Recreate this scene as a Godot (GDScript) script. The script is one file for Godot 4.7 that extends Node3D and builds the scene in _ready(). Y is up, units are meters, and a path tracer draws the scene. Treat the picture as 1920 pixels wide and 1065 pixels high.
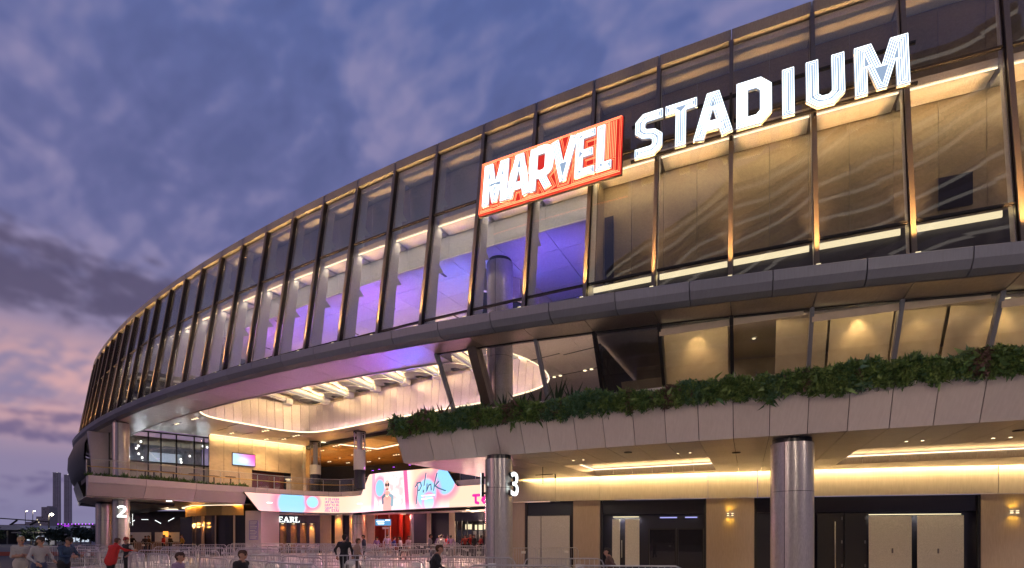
extends Node3D
# A stadium front at dusk: a curved glazed upper storey over a planted canopy, a hall with an oval skylight, a plaza with barriers and people.
# Metres; the viewpoint stands at the origin, the building runs from near right to far left. Plan points are Vector2(x, distance forward).

var M := {}
var building: Node3D
var plan_p := PackedVector2Array()
var plan_n := PackedVector2Array()
const SUB := 20
const U0 := -6.0
const BAY := 2.42885
const HC := 10.9        # hall ceiling
const HS := 4.8         # canopy soffit
const HF := 5.92        # canopy fascia top
const AREA_K := 5.0
const OMNI_K := 3.0
const SPOT_K := 5.0
const PLAZA := Vector3(0, 2, -4)
var rng := RandomNumberGenerator.new()
var used := {}

func _ready() -> void:
	rng.seed = 7
	var cam := Camera3D.new(); cam.name = "camera"
	cam.projection = Camera3D.PROJECTION_FRUSTUM
	cam.near = 0.1; cam.far = 4000.0
	cam.size = 0.1065
	cam.frustum_offset = Vector2(0, 0.04715)
	cam.position = Vector3(0, 1.75, 0)
	add_child(cam); cam.current = true
	var env := Environment.new()
	env.background_mode = Environment.BG_SKY
	env.sky = Sky.new()
	env.sky.sky_material = sky_material()
	env.tonemap_mode = Environment.TONE_MAPPER_LINEAR
	env.tonemap_exposure = 1.25
	env.background_energy_multiplier = 1.0
	env.sdfgi_enabled = true; env.ssao_enabled = true; env.ssil_enabled = true
	var we := WorldEnvironment.new(); we.name = "world"; we.environment = env; add_child(we)
	var sun := DirectionalLight3D.new(); sun.name = "afterglow"
	sun.light_energy = 0.06; sun.light_color = Color(1.0, 0.72, 0.66); sun.light_angular_distance = 12.0
	sun.shadow_enabled = true
	add_child(sun); sun.look_at_from_position(Vector3(-40, 10, 20), Vector3.ZERO)
	make_plan(); make_materials()
	building = thing("stadium_building", "curved glass-fronted stadium with gold-lit fins, planted canopy and open hall", "building", Vector3.ZERO)
	build_ground()
	build_upper()
	build_windows()
	build_canopy()
	build_front()
	build_hall()
	build_terrace()
	build_shops()
	build_signs()
	build_plants()
	build_city()
	build_barriers()
	build_people()
	build_masts()
	build_towers()

# ---------- naming ----------
func numbered(called: String) -> String:
	var n: int = used.get(called, 0)
	used[called] = n + 1
	return called if n == 0 else "%s_%03d" % [called, n]

func tag(o: Node, label: String, category: String, group := "", kind := "") -> void:
	if label: o.set_meta("label", label)
	if category: o.set_meta("category", category)
	if group: o.set_meta("group", group)
	if kind: o.set_meta("kind", kind)

func thing(called: String, label: String, category: String, at := Vector3.ZERO, turn := 0.0, group := "") -> Node3D:
	var o := Node3D.new(); o.name = numbered(called); add_child(o, true)
	o.position = at; o.rotation.y = turn
	tag(o, label, category, group)
	return o

func part(called: String, parent: Node) -> Node3D:
	var o := Node3D.new(); o.name = called; parent.add_child(o, true); return o

func new_st(smooth := false) -> SurfaceTool:
	var st := SurfaceTool.new(); st.begin(Mesh.PRIMITIVE_TRIANGLES)
	st.set_smooth_group(0 if smooth else -1)
	st.set_meta("smooth", smooth)
	return st

func obj(called: String, st, m: Material, parent: Node = self) -> MeshInstance3D:
	var o := MeshInstance3D.new()
	if st is SurfaceTool:
		st.generate_normals(); o.mesh = st.commit()
	else: o.mesh = st
	o.material_override = m
	o.name = numbered(called) if parent == self else called
	parent.add_child(o, true)
	return o

# ---------- shapes ----------
func v3(p: Vector2, h: float) -> Vector3: return Vector3(p.x, h, -p.y)

func tri(st: SurfaceTool, a: Vector3, b: Vector3, c: Vector3) -> void:
	st.add_vertex(a); st.add_vertex(b); st.add_vertex(c)

func face(st: SurfaceTool, a: Vector3, b: Vector3, c: Vector3, d: Vector3, out: Vector3) -> void:
	if (b - a).cross(d - a).dot(out) > 0.0 or ((b - a).cross(c - a).dot(out) > 0.0):
		tri(st, a, c, b); tri(st, a, d, c)
	else:
		tri(st, a, b, c); tri(st, a, c, d)

func hexa(st: SurfaceTool, p: Array) -> void:
	var mid := Vector3.ZERO
	for q in p: mid += q
	mid /= 8.0
	for f in [[0, 1, 2, 3], [4, 5, 6, 7], [0, 1, 5, 4], [1, 2, 6, 5], [2, 3, 7, 6], [3, 0, 4, 7]]:
		face(st, p[f[0]], p[f[1]], p[f[2]], p[f[3]], (p[f[0]] + p[f[1]] + p[f[2]] + p[f[3]]) / 4.0 - mid)

func slab(st: SurfaceTool, a: Vector3, b: Vector3, c: Vector3, d: Vector3, t: Vector3) -> void:
	hexa(st, [a, b, c, d, a + t, b + t, c + t, d + t])

func box(st: SurfaceTool, at: Vector3, size: Vector3, basis := Basis.IDENTITY) -> void:
	var p := []
	for y in [-0.5, 0.5]:
		for q in [[-0.5, -0.5], [0.5, -0.5], [0.5, 0.5], [-0.5, 0.5]]:
			p.append(at + basis * (Vector3(q[0], y, q[1]) * size))
	hexa(st, p)

func bar(st: SurfaceTool, a: Vector3, b: Vector3, w: float, d: float, face_to: Vector3) -> void:
	# a bar from a to b: d deep along face_to, w wide across it
	var ax := (b - a).normalized()
	var s := ax.cross(face_to).normalized() * w * 0.5
	var u := s.cross(ax).normalized() * d * 0.5
	hexa(st, [a - s - u, a + s - u, a + s + u, a - s + u, b - s - u, b + s - u, b + s + u, b - s + u])

func tube(st: SurfaceTool, pts: PackedVector3Array, r: float, sides := 6, r1 := -1.0, closed := false) -> void:
	var n := pts.size()
	if r1 < 0.0: r1 = r
	var rings := []
	var ref := Vector3.UP
	for i in n:
		var a := pts[(i - 1 + n) % n] if (i > 0 or closed) else pts[i]
		var b := pts[(i + 1) % n] if (i < n - 1 or closed) else pts[i]
		var t := (b - a).normalized()
		if i == 0:
			ref = Vector3.UP if absf(t.y) < 0.9 else Vector3.RIGHT
		var s := t.cross(ref).normalized()
		var u := s.cross(t).normalized()
		ref = u
		var ring := PackedVector3Array()
		var rr := lerpf(r, r1, float(i) / maxf(1.0, n - 1))
		for k in sides:
			var an := TAU * k / sides
			ring.append(pts[i] + (s * cos(an) + u * sin(an)) * rr)
		rings.append(ring)
	var m := n if closed else n - 1
	for i in m:
		var j := (i + 1) % n
		for k in sides:
			var k2 := (k + 1) % sides
			var o: Vector3 = (rings[i][k] + rings[i][k2]) * 0.5 - pts[i]
			face(st, rings[i][k], rings[i][k2], rings[j][k2], rings[j][k], o)
	if not closed:
		for e in [0, n - 1]:
			var out := pts[0] - pts[1] if e == 0 else pts[n - 1] - pts[n - 2]
			for k in range(1, sides - 1):
				var a2: Vector3 = rings[e][0]
				var b2: Vector3 = rings[e][k]
				var c2: Vector3 = rings[e][k + 1]
				if (b2 - a2).cross(c2 - a2).dot(out) > 0.0: tri(st, a2, c2, b2)
				else: tri(st, a2, b2, c2)

func lathe(st: SurfaceTool, at: Vector3, prof: Array, sides := 32, a0 := 0.0, a1 := TAU) -> void:
	# prof: Vector2(radius, height) from the bottom up
	var grp := 0
	for i in prof.size() - 1:
		var p: Vector2 = prof[i]
		var q: Vector2 = prof[i + 1]
		if i > 0 and absf((p - (prof[i - 1] as Vector2)).angle_to(q - p)) > 0.6: grp += 1
		if st.get_meta("smooth", false): st.set_smooth_group(grp)
		for k in sides:
			var s0 := lerpf(a0, a1, float(k) / sides)
			var s1 := lerpf(a0, a1, float(k + 1) / sides)
			var e0 := Vector3(cos(s0), 0, sin(s0))
			var e1 := Vector3(cos(s1), 0, sin(s1))
			var up := Vector3.UP
			var o := (e0 + e1) * (q.y - p.y) - up * (q.x - p.x)
			face(st, at + e0 * p.x + up * p.y, at + e1 * p.x + up * p.y, at + e1 * q.x + up * q.y, at + e0 * q.x + up * q.y, o)

func prism(st: SurfaceTool, poly: PackedVector2Array, xf: Transform3D, depth: float) -> void:
	# a flat outline in the xy plane of xf, its front at z = 0 and its back at z = -depth
	var idx := Geometry2D.triangulate_polygon(poly)
	var zf := xf.basis.z
	for i in range(0, idx.size(), 3):
		var a := xf * Vector3(poly[idx[i]].x, poly[idx[i]].y, 0)
		var b := xf * Vector3(poly[idx[i + 1]].x, poly[idx[i + 1]].y, 0)
		var c := xf * Vector3(poly[idx[i + 2]].x, poly[idx[i + 2]].y, 0)
		if (b - a).cross(c - a).dot(zf) > 0.0: tri(st, a, c, b); tri(st, a - zf * depth, b - zf * depth, c - zf * depth)
		else: tri(st, a, b, c); tri(st, a - zf * depth, c - zf * depth, b - zf * depth)
	var ccw := not Geometry2D.is_polygon_clockwise(poly)
	for i in poly.size():
		var p := poly[i]
		var q := poly[(i + 1) % poly.size()]
		if p.distance_to(q) < 1e-5: continue
		var n2 := Vector2(q.y - p.y, p.x - q.x) * (1.0 if ccw else -1.0)
		face(st, xf * Vector3(p.x, p.y, 0), xf * Vector3(q.x, q.y, 0), xf * Vector3(q.x, q.y, -depth), xf * Vector3(p.x, p.y, -depth), xf.basis * Vector3(n2.x, n2.y, 0))

func keyhole(outer: PackedVector2Array, hole: PackedVector2Array) -> PackedVector2Array:
	var best := 1e9; var bi := 0; var bj := 0
	for i in outer.size():
		for j in hole.size():
			var d := outer[i].distance_squared_to(hole[j])
			if d < best: best = d; bi = i; bj = j
	var h := hole.duplicate()
	if Geometry2D.is_polygon_clockwise(h) == Geometry2D.is_polygon_clockwise(outer): h.reverse(); bj = hole.size() - 1 - bj
	var r := PackedVector2Array()
	for i in outer.size() + 1: r.append(outer[(bi + i) % outer.size()])
	for j in h.size() + 1: r.append(h[(bj + j) % h.size()])
	return r

# ---------- plan curves ----------
func ang(u: float) -> float:
	var a := 22.1887 + 0.90342 * (u - 1.0)
	if u > 28.0: a += 3.5 * pow(u - 28.0, 1.2)
	return deg_to_rad(a)

func make_plan() -> void:
	var n := 42 * SUB + 1
	plan_p.resize(n)
	var k1 := int((1.0 - U0) * SUB)
	plan_p[k1] = Vector2(11.5312, 15.3363)
	for k in range(k1 + 1, n):
		var a := ang(U0 + (k - 0.5) / SUB)
		plan_p[k] = plan_p[k - 1] + Vector2(-cos(a), sin(a)) * BAY / SUB
	for k in range(k1 - 1, -1, -1):
		var a := ang(U0 + (k + 0.5) / SUB)
		plan_p[k] = plan_p[k + 1] - Vector2(-cos(a), sin(a)) * BAY / SUB

func pl(u: float, off := 0.0) -> Vector2:
	var t := clampf((u - U0) * SUB, 0.0, plan_p.size() - 1.001)
	var k := int(t)
	var a := ang(u)
	return plan_p[k].lerp(plan_p[k + 1], t - k) + Vector2(-sin(a), -cos(a)) * off

func pt(u: float, off: float, h: float) -> Vector3: return v3(pl(u, off), h)

func nrm(u: float) -> Vector3: return Vector3(-sin(ang(u)), 0, cos(ang(u)))   # outwards, to the plaza

func along(u: float) -> Vector3: return Vector3(cos(ang(u)), 0, sin(ang(u)))  # to the right for one who faces the building

func ledge_h(u: float) -> float:
	var t := clampf((u - 1.0) / 25.0, -0.3, 1.05)
	return 9.65 + 3.693 * t - 3.158 * t * t + 0.928 * t * t * t

func lean(u: float, h: float) -> float:      # how far the glass leans back at that height
	return -1.22 * (h - ledge_h(u)) / (18.65 - ledge_h(u))

func smooth_line(c: PackedVector2Array, step: float, closed := false) -> PackedVector2Array:
	var d := PackedVector2Array()
	var n := c.size()
	var m := n if closed else n - 1
	for i in m:
		var p0 := c[(i - 1 + n) % n] if (closed or i > 0) else c[0] * 2.0 - c[1]
		var p3 := c[(i + 2) % n] if (closed or i + 2 < n) else c[n - 1] * 2.0 - c[n - 2]
		for k in 16: d.append(c[i].cubic_interpolate(c[(i + 1) % n], p0, p3, k / 16.0))
	d.append(c[0] if closed else c[n - 1])
	var total := 0.0
	for i in d.size() - 1: total += d[i].distance_to(d[i + 1])
	var count := maxi(1, roundi(total / step))
	var r := PackedVector2Array([d[0]])
	var want := total / count
	var acc := 0.0
	for i in d.size() - 1:
		var l := d[i].distance_to(d[i + 1])
		while acc + l >= want * r.size() - 1e-6 and r.size() < count:
			r.append(d[i].lerp(d[i + 1], (want * r.size() - acc) / l))
		acc += l
	if not closed: r.append(d[d.size() - 1])
	return r

func lift(line: PackedVector2Array, h: float) -> PackedVector3Array:
	var r := PackedVector3Array()
	for p in line: r.append(v3(p, h))
	return r

func shift_line(line: PackedVector2Array, d: float) -> PackedVector2Array:
	# moved by d towards the side that faces the plaza
	var r := PackedVector2Array()
	for i in line.size():
		var t := (line[mini(i + 1, line.size() - 1)] - line[maxi(i - 1, 0)]).normalized()
		var n := Vector2(t.y, -t.x)
		if n.dot(-line[i]) < 0: n = -n
		r.append(line[i] + n * d)
	return r

func panels(called: String, parent: Node, lo: PackedVector3Array, hi: PackedVector3Array, mats: Array, gap := 0.014, thick := 0.04, ref := PLAZA, every := 1) -> void:
	# one slab for every stretch between two points of the lower and upper line, with open joints
	for k in range(0, lo.size() - 1, every):
		var e := mini(k + every, lo.size() - 1)
		var a := lo[k]; var b := lo[e]; var c := hi[e]; var d := hi[k]
		var n := (b - a).cross(d - a).normalized()
		if n.dot(ref - a) < 0: n = -n
		var ab := (b - a).normalized() * gap * 0.5
		var dc := (c - d).normalized() * gap * 0.5
		var st := new_st()
		var j := n * rng.randf_range(-0.002, 0.002)
		slab(st, a + ab + j, b - ab + j, c - dc + j, d + dc + j, -n * thick)
		obj(called, st, mats[rng.randi() % mats.size()], parent)

func sheet(called: String, parent: Node, lo: PackedVector3Array, hi: PackedVector3Array, m: Material, back: float, thick := 0.05, ref := PLAZA) -> MeshInstance3D:
	# a continuous sheet behind a run of panels, or a plain curved wall
	var st := new_st()
	for k in lo.size() - 1:
		var n := (lo[k + 1] - lo[k]).cross(hi[k] - lo[k]).normalized()
		if n.dot(ref - lo[k]) < 0: n = -n
		slab(st, lo[k] - n * back, lo[k + 1] - n * back, hi[k + 1] - n * back, hi[k] - n * back, -n * thick)
	return obj(called, st, m, parent)

func us(a: float, b: float, step := 1.0) -> PackedFloat32Array:
	var r := PackedFloat32Array()
	var n := maxi(1, roundi(absf(b - a) / step))
	for i in n + 1: r.append(a + (b - a) * i / n)
	return r

func run(ul: PackedFloat32Array, off: float, h: float, on_ledge := false) -> PackedVector3Array:
	var r := PackedVector3Array()
	for u in ul: r.append(pt(u, off, h + (ledge_h(u) if on_ledge else 0.0)))
	return r

# ---------- lamps ----------
func area(a: Vector3, b: Vector3, width: float, dir: Vector3, energy: float, col: Color, parent: Node = self) -> void:
	# a soft strip lamp from a to b that shines along dir
	var l := AreaLight3D.new(); l.name = "strip_light"
	parent.add_child(l, true)
	var x := (b - a).normalized()
	var z := -(dir - x * dir.dot(x)).normalized()
	l.transform = Transform3D(Basis(x, z.cross(x), z), (a + b) * 0.5)
	l.area_size = Vector2(a.distance_to(b), width)
	l.light_energy = energy * AREA_K; l.light_color = col; l.shadow_enabled = true
	l.area_range = 60.0

func omni(at: Vector3, energy: float, col: Color, size := 0.05) -> void:
	var l := OmniLight3D.new(); l.name = "lamp_light"; add_child(l, true)
	l.position = at; l.light_energy = energy * OMNI_K; l.light_color = col; l.light_size = size
	l.omni_range = 60.0; l.omni_attenuation = 2.0; l.shadow_enabled = true

func spot(at: Vector3, to: Vector3, angle: float, energy: float, col: Color, size := 0.05, soft := 0.8) -> void:
	var l := SpotLight3D.new(); l.name = "spot_light"; add_child(l, true)
	l.look_at_from_position(at, to, Vector3.UP if absf((to - at).normalized().y) < 0.99 else Vector3.RIGHT)
	l.spot_angle = angle; l.light_energy = energy * SPOT_K; l.light_color = col; l.light_size = size
	l.spot_angle_attenuation = soft; l.spot_range = 60.0; l.spot_attenuation = 2.0; l.shadow_enabled = true

# ---------- materials ----------
func noise_tex(freq: float, lo: Color, hi: Color, seed_: int, stretch := Vector2.ONE, octaves := 4, size := 256) -> ImageTexture:
	var n := FastNoiseLite.new(); n.seed = seed_; n.frequency = 1.0; n.fractal_octaves = octaves
	n.noise_type = FastNoiseLite.TYPE_SIMPLEX_SMOOTH
	var im := Image.create(size, size, false, Image.FORMAT_RGB8)
	for y in size:
		for x in size:
			# seamless: the plane is wrapped on a torus
			var a := TAU * x / size; var b := TAU * y / size
			var r := freq * stretch.x; var q := freq * stretch.y
			var t := n.get_noise_3d(cos(a) * r + cos(b) * q * 0.37, sin(a) * r + sin(b) * q * 0.71, cos(b) * q + sin(b) * q * 0.6) * 0.9 + 0.5
			im.set_pixel(x, y, lo.lerp(hi, clampf(t, 0.0, 1.0)))
	return ImageTexture.create_from_image(im)

func mat(called: String, c: Color, rough := 0.6, metal := 0.0, tex: Texture2D = null, scale := 0.5, bump: Texture2D = null, bump_cm := 0.3) -> StandardMaterial3D:
	var m := StandardMaterial3D.new(); m.resource_name = called
	m.albedo_color = c.linear_to_srgb(); m.roughness = rough; m.metallic = metal
	if tex:
		m.albedo_texture = tex
	if tex or bump:
		m.uv1_triplanar = true; m.uv1_world_triplanar = true; m.uv1_scale = Vector3.ONE * scale
	if bump:
		m.heightmap_enabled = true; m.heightmap_texture = bump; m.heightmap_scale = bump_cm
	M[called] = m
	return m

func tones(called: String, c: Color, rough: float, metal: float, tex: Texture2D, scale: float, spread := 0.06, n := 3) -> Array:
	var r := []
	for i in n:
		var k := 1.0 + spread * (i - (n - 1) * 0.5)
		r.append(mat(called + str(i), Color(c.r * k, c.g * k, c.b * k), rough + 0.01 * (i - 1), metal, tex, scale))
	M[called] = r[0]; M[called + "_set"] = r
	return r

func glow(called: String, c: Color, energy: float) -> StandardMaterial3D:
	var m := StandardMaterial3D.new(); m.resource_name = called
	m.albedo_color = Color(0.1, 0.1, 0.1); m.emission_enabled = true; m.emission = c.linear_to_srgb(); m.emission_energy_multiplier = energy
	M[called] = m
	return m

func glass(called: String, c: Color, alpha: float, rough := 0.0, metal := 0.0) -> StandardMaterial3D:
	var m := StandardMaterial3D.new(); m.resource_name = called
	m.transparency = BaseMaterial3D.TRANSPARENCY_ALPHA
	var s := c.linear_to_srgb(); s.a = alpha
	m.albedo_color = s; m.roughness = rough; m.metallic = metal; m.metallic_specular = 0.5
	M[called] = m
	return m

func make_materials() -> void:
	var grain := noise_tex(9.0, Color(0.86, 0.86, 0.86), Color(1, 1, 1), 3)
	var brushed := noise_tex(5.0, Color(0.84, 0.84, 0.84), Color(1, 1, 1), 5, Vector2(6, 0.6))
	var blotch := noise_tex(2.2, Color(0.90, 0.895, 0.89), Color(1, 1, 1), 11, Vector2.ONE, 6)
	var wood := noise_tex(4.0, Color(0.6, 0.55, 0.5), Color(1, 1, 1), 17, Vector2(0.5, 9), 5)
	var pores := noise_tex(14.0, Color(0.3, 0.3, 0.3), Color(1, 1, 1), 23)
	var streak := noise_tex(3.0, Color(0.935, 0.93, 0.925), Color(1, 1, 1), 31, Vector2(4, 0.5), 4)
	M.grain = grain; M.blotch = blotch; M.pores = pores
	mat("fin_web", Color(0.035, 0.03, 0.028), 0.4, 0.3, grain, 0.8)
	var hull := mat("hull", Color(0.008, 0.008, 0.010), 0.42)
	hull.metallic_specular = 0.3
	mat("fin", Color(0.24, 0.20, 0.16), 0.34, 0.75, brushed, 0.8)
	mat("frame", Color(0.025, 0.024, 0.026), 0.4, 0.4, grain, 0.7)
	mat("black", Color(0.012, 0.012, 0.014), 0.35, 0.0, grain, 0.7)
	tones("ledge", Color(0.22, 0.24, 0.295), 0.42, 0.1, streak, 0.25)  # blue in the base colour stands in for blue sky light
	tones("coping", Color(0.19, 0.20, 0.22), 0.4, 0.3, brushed, 0.25)
	tones("fascia", Color(0.62, 0.57, 0.525), 0.45, 0.1, streak, 0.22, 0.07)
	tones("soffit", Color(0.48, 0.41, 0.35), 0.3, 0.5, brushed, 0.3, 0.03)
	tones("band", Color(0.68, 0.62, 0.53), 0.42, 0.1, streak, 0.2, 0.04)
	tones("pilaster", Color(0.49, 0.40, 0.31), 0.5, 0.1, streak, 0.2, 0.05)
	tones("drum", Color(0.60, 0.56, 0.57), 0.40, 0.25, brushed, 0.3, 0.05)
	tones("terrace", Color(0.58, 0.53, 0.56), 0.45, 0.1, streak, 0.4, 0.04)  # purple tint stands in for the pink sky the metal mirrors
	tones("column", Color(0.50, 0.47, 0.46), 0.27, 0.4, brushed, 0.3, 0.03)
	tones("panelwall", Color(0.58, 0.50, 0.39), 0.5, 0.0, blotch, 0.2, 0.06)
	tones("ceiling", Color(0.56, 0.50, 0.46), 0.38, 0.3, grain, 0.3, 0.03)
	tones("timber", Color(0.40, 0.25, 0.13), 0.45, 0.0, wood, 0.4, 0.12)
	tones("brownwall", Color(0.25, 0.205, 0.145), 0.5, 0.0, grain, 0.2, 0.06)
	tones("greywall", Color(0.42, 0.45, 0.53), 0.5, 0.0, grain, 0.3, 0.05)  # bluish tint stands in for sky mirrored in the glass
	tones("underpanel", Color(0.68, 0.66, 0.70), 0.5, 0.0, grain, 0.3, 0.04)
	tones("paver", Color(0.47, 0.43, 0.40), 0.38, 0.0, blotch, 0.35, 0.12, 4)
	tones("white_panel", Color(0.62, 0.61, 0.57), 0.5, 0.0, grain, 0.4, 0.04)
	mat("asphalt", Color(0.05, 0.05, 0.055), 0.8, 0.0, blotch, 0.6)
	mat("joint", Color(0.03, 0.028, 0.027), 0.8)
	mat("rib", Color(0.66, 0.67, 0.69), 0.5, 0.0, grain, 0.4)
	mat("wall_inner", Color(0.55, 0.45, 0.30), 0.6, 0.0, blotch, 0.3)
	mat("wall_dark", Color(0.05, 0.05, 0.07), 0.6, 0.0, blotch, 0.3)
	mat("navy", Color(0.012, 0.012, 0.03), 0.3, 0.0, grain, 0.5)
	mat("red_wall", Color(0.25, 0.03, 0.025), 0.5, 0.0, blotch, 0.3)
	mat("steel", Color(0.56, 0.56, 0.57), 0.38, 0.7, grain, 1.2)
	mat("steel_dark", Color(0.22, 0.21, 0.21), 0.4, 0.8, grain, 1.2)
	mat("white_paint", Color(0.75, 0.75, 0.73), 0.5, 0.0, grain, 0.6)
	mat("concrete", Color(0.32, 0.31, 0.30), 0.8, 0.0, blotch, 0.3)
	mat("carpet", Color(0.10, 0.09, 0.09), 0.9, 0.0, blotch, 0.6)
	mat("cushion", Color(0.76, 0.70, 0.60), 0.5, 0.0, grain, 0.3)
	M.cushion.backlight_enabled = true; M.cushion.backlight = Color(0.6, 0.55, 0.45)
	mat("cushion_dark", Color(0.17, 0.18, 0.20), 0.35, 0.0, grain, 0.4)
	mat("gold_sheet", Color(0.62, 0.42, 0.16), 0.38, 0.3, brushed, 0.3)
	mat("city_block", Color(0.28, 0.28, 0.28), 0.7, 0.0, blotch, 0.02)
	mat("tower", Color(0.42, 0.41, 0.40), 0.7, 0.0, blotch, 0.01)
	glass("pane", Color(0.05, 0.05, 0.06), 0.10)
	glass("pane_dark", Color(0.03, 0.03, 0.035), 0.30)
	glass("pane_clear", Color(0.3, 0.32, 0.33), 0.06)
	var fr := mat("frosted", Color(0.70, 0.69, 0.64), 0.6, 0.0, grain, 0.4)
	fr.backlight_enabled = true; fr.backlight = Color(0.5, 0.5, 0.48)
	glow("led_warm", Color(1.0, 0.80, 0.52), 2.0)
	glow("led_soft", Color(1.0, 0.84, 0.52), 1.0)
	glow("rib_led", Color(1.0, 0.86, 0.62), 0.7)
	glow("led_white", Color(0.88, 0.96, 1.0), 2.2)
	glow("neon_face", Color(0.36, 0.48, 0.68), 0.75)
	glow("neon_white", Color(0.90, 0.97, 1.0), 2.0)
	glow("neon_red", Color(1.0, 0.03, 0.02), 0.55)
	glow("neon_red_line", Color(1.0, 0.20, 0.09), 2.6)
	glow("number", Color(0.95, 1.0, 0.98), 1.8)
	glow("lamp_white", Color(1.0, 0.97, 0.92), 3.0)
	glow("lamp_warm", Color(1.0, 0.80, 0.48), 2.2)
	glow("lamp_purple", Color(0.5, 0.08, 1.0), 4.0)
	glow("lamp_magenta", Color(1.0, 0.1, 0.75), 3.0)
	glow("exit", Color(0.25, 1.0, 0.7), 1.2)

func sky_material() -> PanoramaSkyMaterial:
	var w := 1536; var h := 768
	var im := Image.create(w, h, false, Image.FORMAT_RGB8)
	var n := FastNoiseLite.new(); n.seed = 41; n.frequency = 1.0; n.fractal_octaves = 5; n.noise_type = FastNoiseLite.TYPE_SIMPLEX_SMOOTH
	var f := FastNoiseLite.new(); f.seed = 12; f.frequency = 1.0; f.fractal_octaves = 3; f.noise_type = FastNoiseLite.TYPE_SIMPLEX_SMOOTH
	var top := Color8(76, 93, 146); var mid := Color8(97, 99, 142); var low := Color8(130, 119, 148); var rim := Color8(120, 116, 148)
	# low banks all round the sky: azimuth, sine of height, half width, half height
	var banks := [[-0.86, 0.272, 0.12, 0.05], [-1.15, 0.38, 0.2, 0.03], [-1.5, 0.30, 0.5, 0.05], [-2.3, 0.33, 0.4, 0.05], [-2.9, 0.28, 0.5, 0.04], [0.25, 0.30, 0.35, 0.045], [0.9, 0.33, 0.5, 0.05], [1.7, 0.29, 0.4, 0.04], [2.5, 0.34, 0.45, 0.05]]
	for y in h:
		var el := (0.5 - (y + 0.5) / h) * PI
		if el <= 0.0:
			for x in w: im.set_pixel(x, y, rim)
			continue
		var s := sin(el)
		var base := rim.lerp(low, smoothstep(0.0, 0.12, s)).lerp(mid, smoothstep(0.26, 0.46, s)).lerp(top, smoothstep(0.44, 0.85, s))
		var k := cos(el) / (s + 0.22)
		for x in w:
			var az := ((x + 0.5) / w - 0.5) * TAU
			var c := base
			var ca := cos(az); var sa := sin(az)
			# a broken high layer, seen in perspective, drawn out along the wind
			var p := Vector2(sa, -ca) * k
			var q := Vector2(p.x * 0.8 + p.y * 0.5, p.y * 0.9 - p.x * 0.5)
			var warp := f.get_noise_2d(q.x * 1.6, q.y * 1.6)
			var wide := n.get_noise_2d(q.x * 0.9 + 3.0, q.y * 1.5 + warp)
			var fine := n.get_noise_2d(q.x * 4.6 + warp * 1.6, q.y * 11.0 + 11.0)
			var tiny := f.get_noise_2d(q.x * 12.0 + 5.0, q.y * 26.0 + warp)
			var wisp := wide * 0.70 + fine * 0.50 + tiny * 0.24
			c = c.lerp(Color8(150, 138, 168), clampf(wisp * 1.0 + 0.08, 0.0, 0.55) * smoothstep(0.10, 0.34, s))
			c = c.lerp(Color8(70, 78, 120), clampf(-wisp * 0.9 - 0.04, 0.0, 0.45) * smoothstep(0.22, 0.5, s))
			# afterglow on the undersides near the horizon, with grey rolls between
			var roll := n.get_noise_3d(ca * 2.0 + 4.0, s * 13.0, sa * 2.0) + 0.4 * fine
			c = c.lerp(Color8(214, 162, 156), smoothstep(-0.25, 0.35, roll) * 0.72 * smoothstep(0.10, 0.18, s) * (1.0 - smoothstep(0.24, 0.31, s)))
			var grey := n.get_noise_3d(ca * 2.4, s * 24.0 + 9.0, sa * 2.4) + 0.35 * fine
			c = c.lerp(Color8(88, 80, 118), smoothstep(0.02, 0.4, grey) * 0.7 * smoothstep(0.02, 0.07, s) * (1.0 - smoothstep(0.17, 0.27, s)))
			for b in banks:
				var da := wrapf(az - b[0], -PI, PI)
				if absf(da) > b[2] * 2.0 or absf(s - b[1]) > b[3] * 3.2: continue
				var d := Vector2(da / b[2], (s - b[1]) / b[3])
				if d.y < 0.0: d.y *= 1.25
				var e := d.length() + 0.9 * n.get_noise_2d(az * 5.5 + 3.0, s * 15.0) + 0.55 * n.get_noise_2d(az * 16.0, s * 38.0) + 0.2 * f.get_noise_2d(az * 45.0, s * 90.0)
				c = c.lerp(Color8(74, 68, 94), smoothstep(1.25, 0.3, e) * 0.8)
			im.set_pixel(x, y, c)
	var m := PanoramaSkyMaterial.new()
	m.panorama = ImageTexture.create_from_image(im)
	return m

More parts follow.
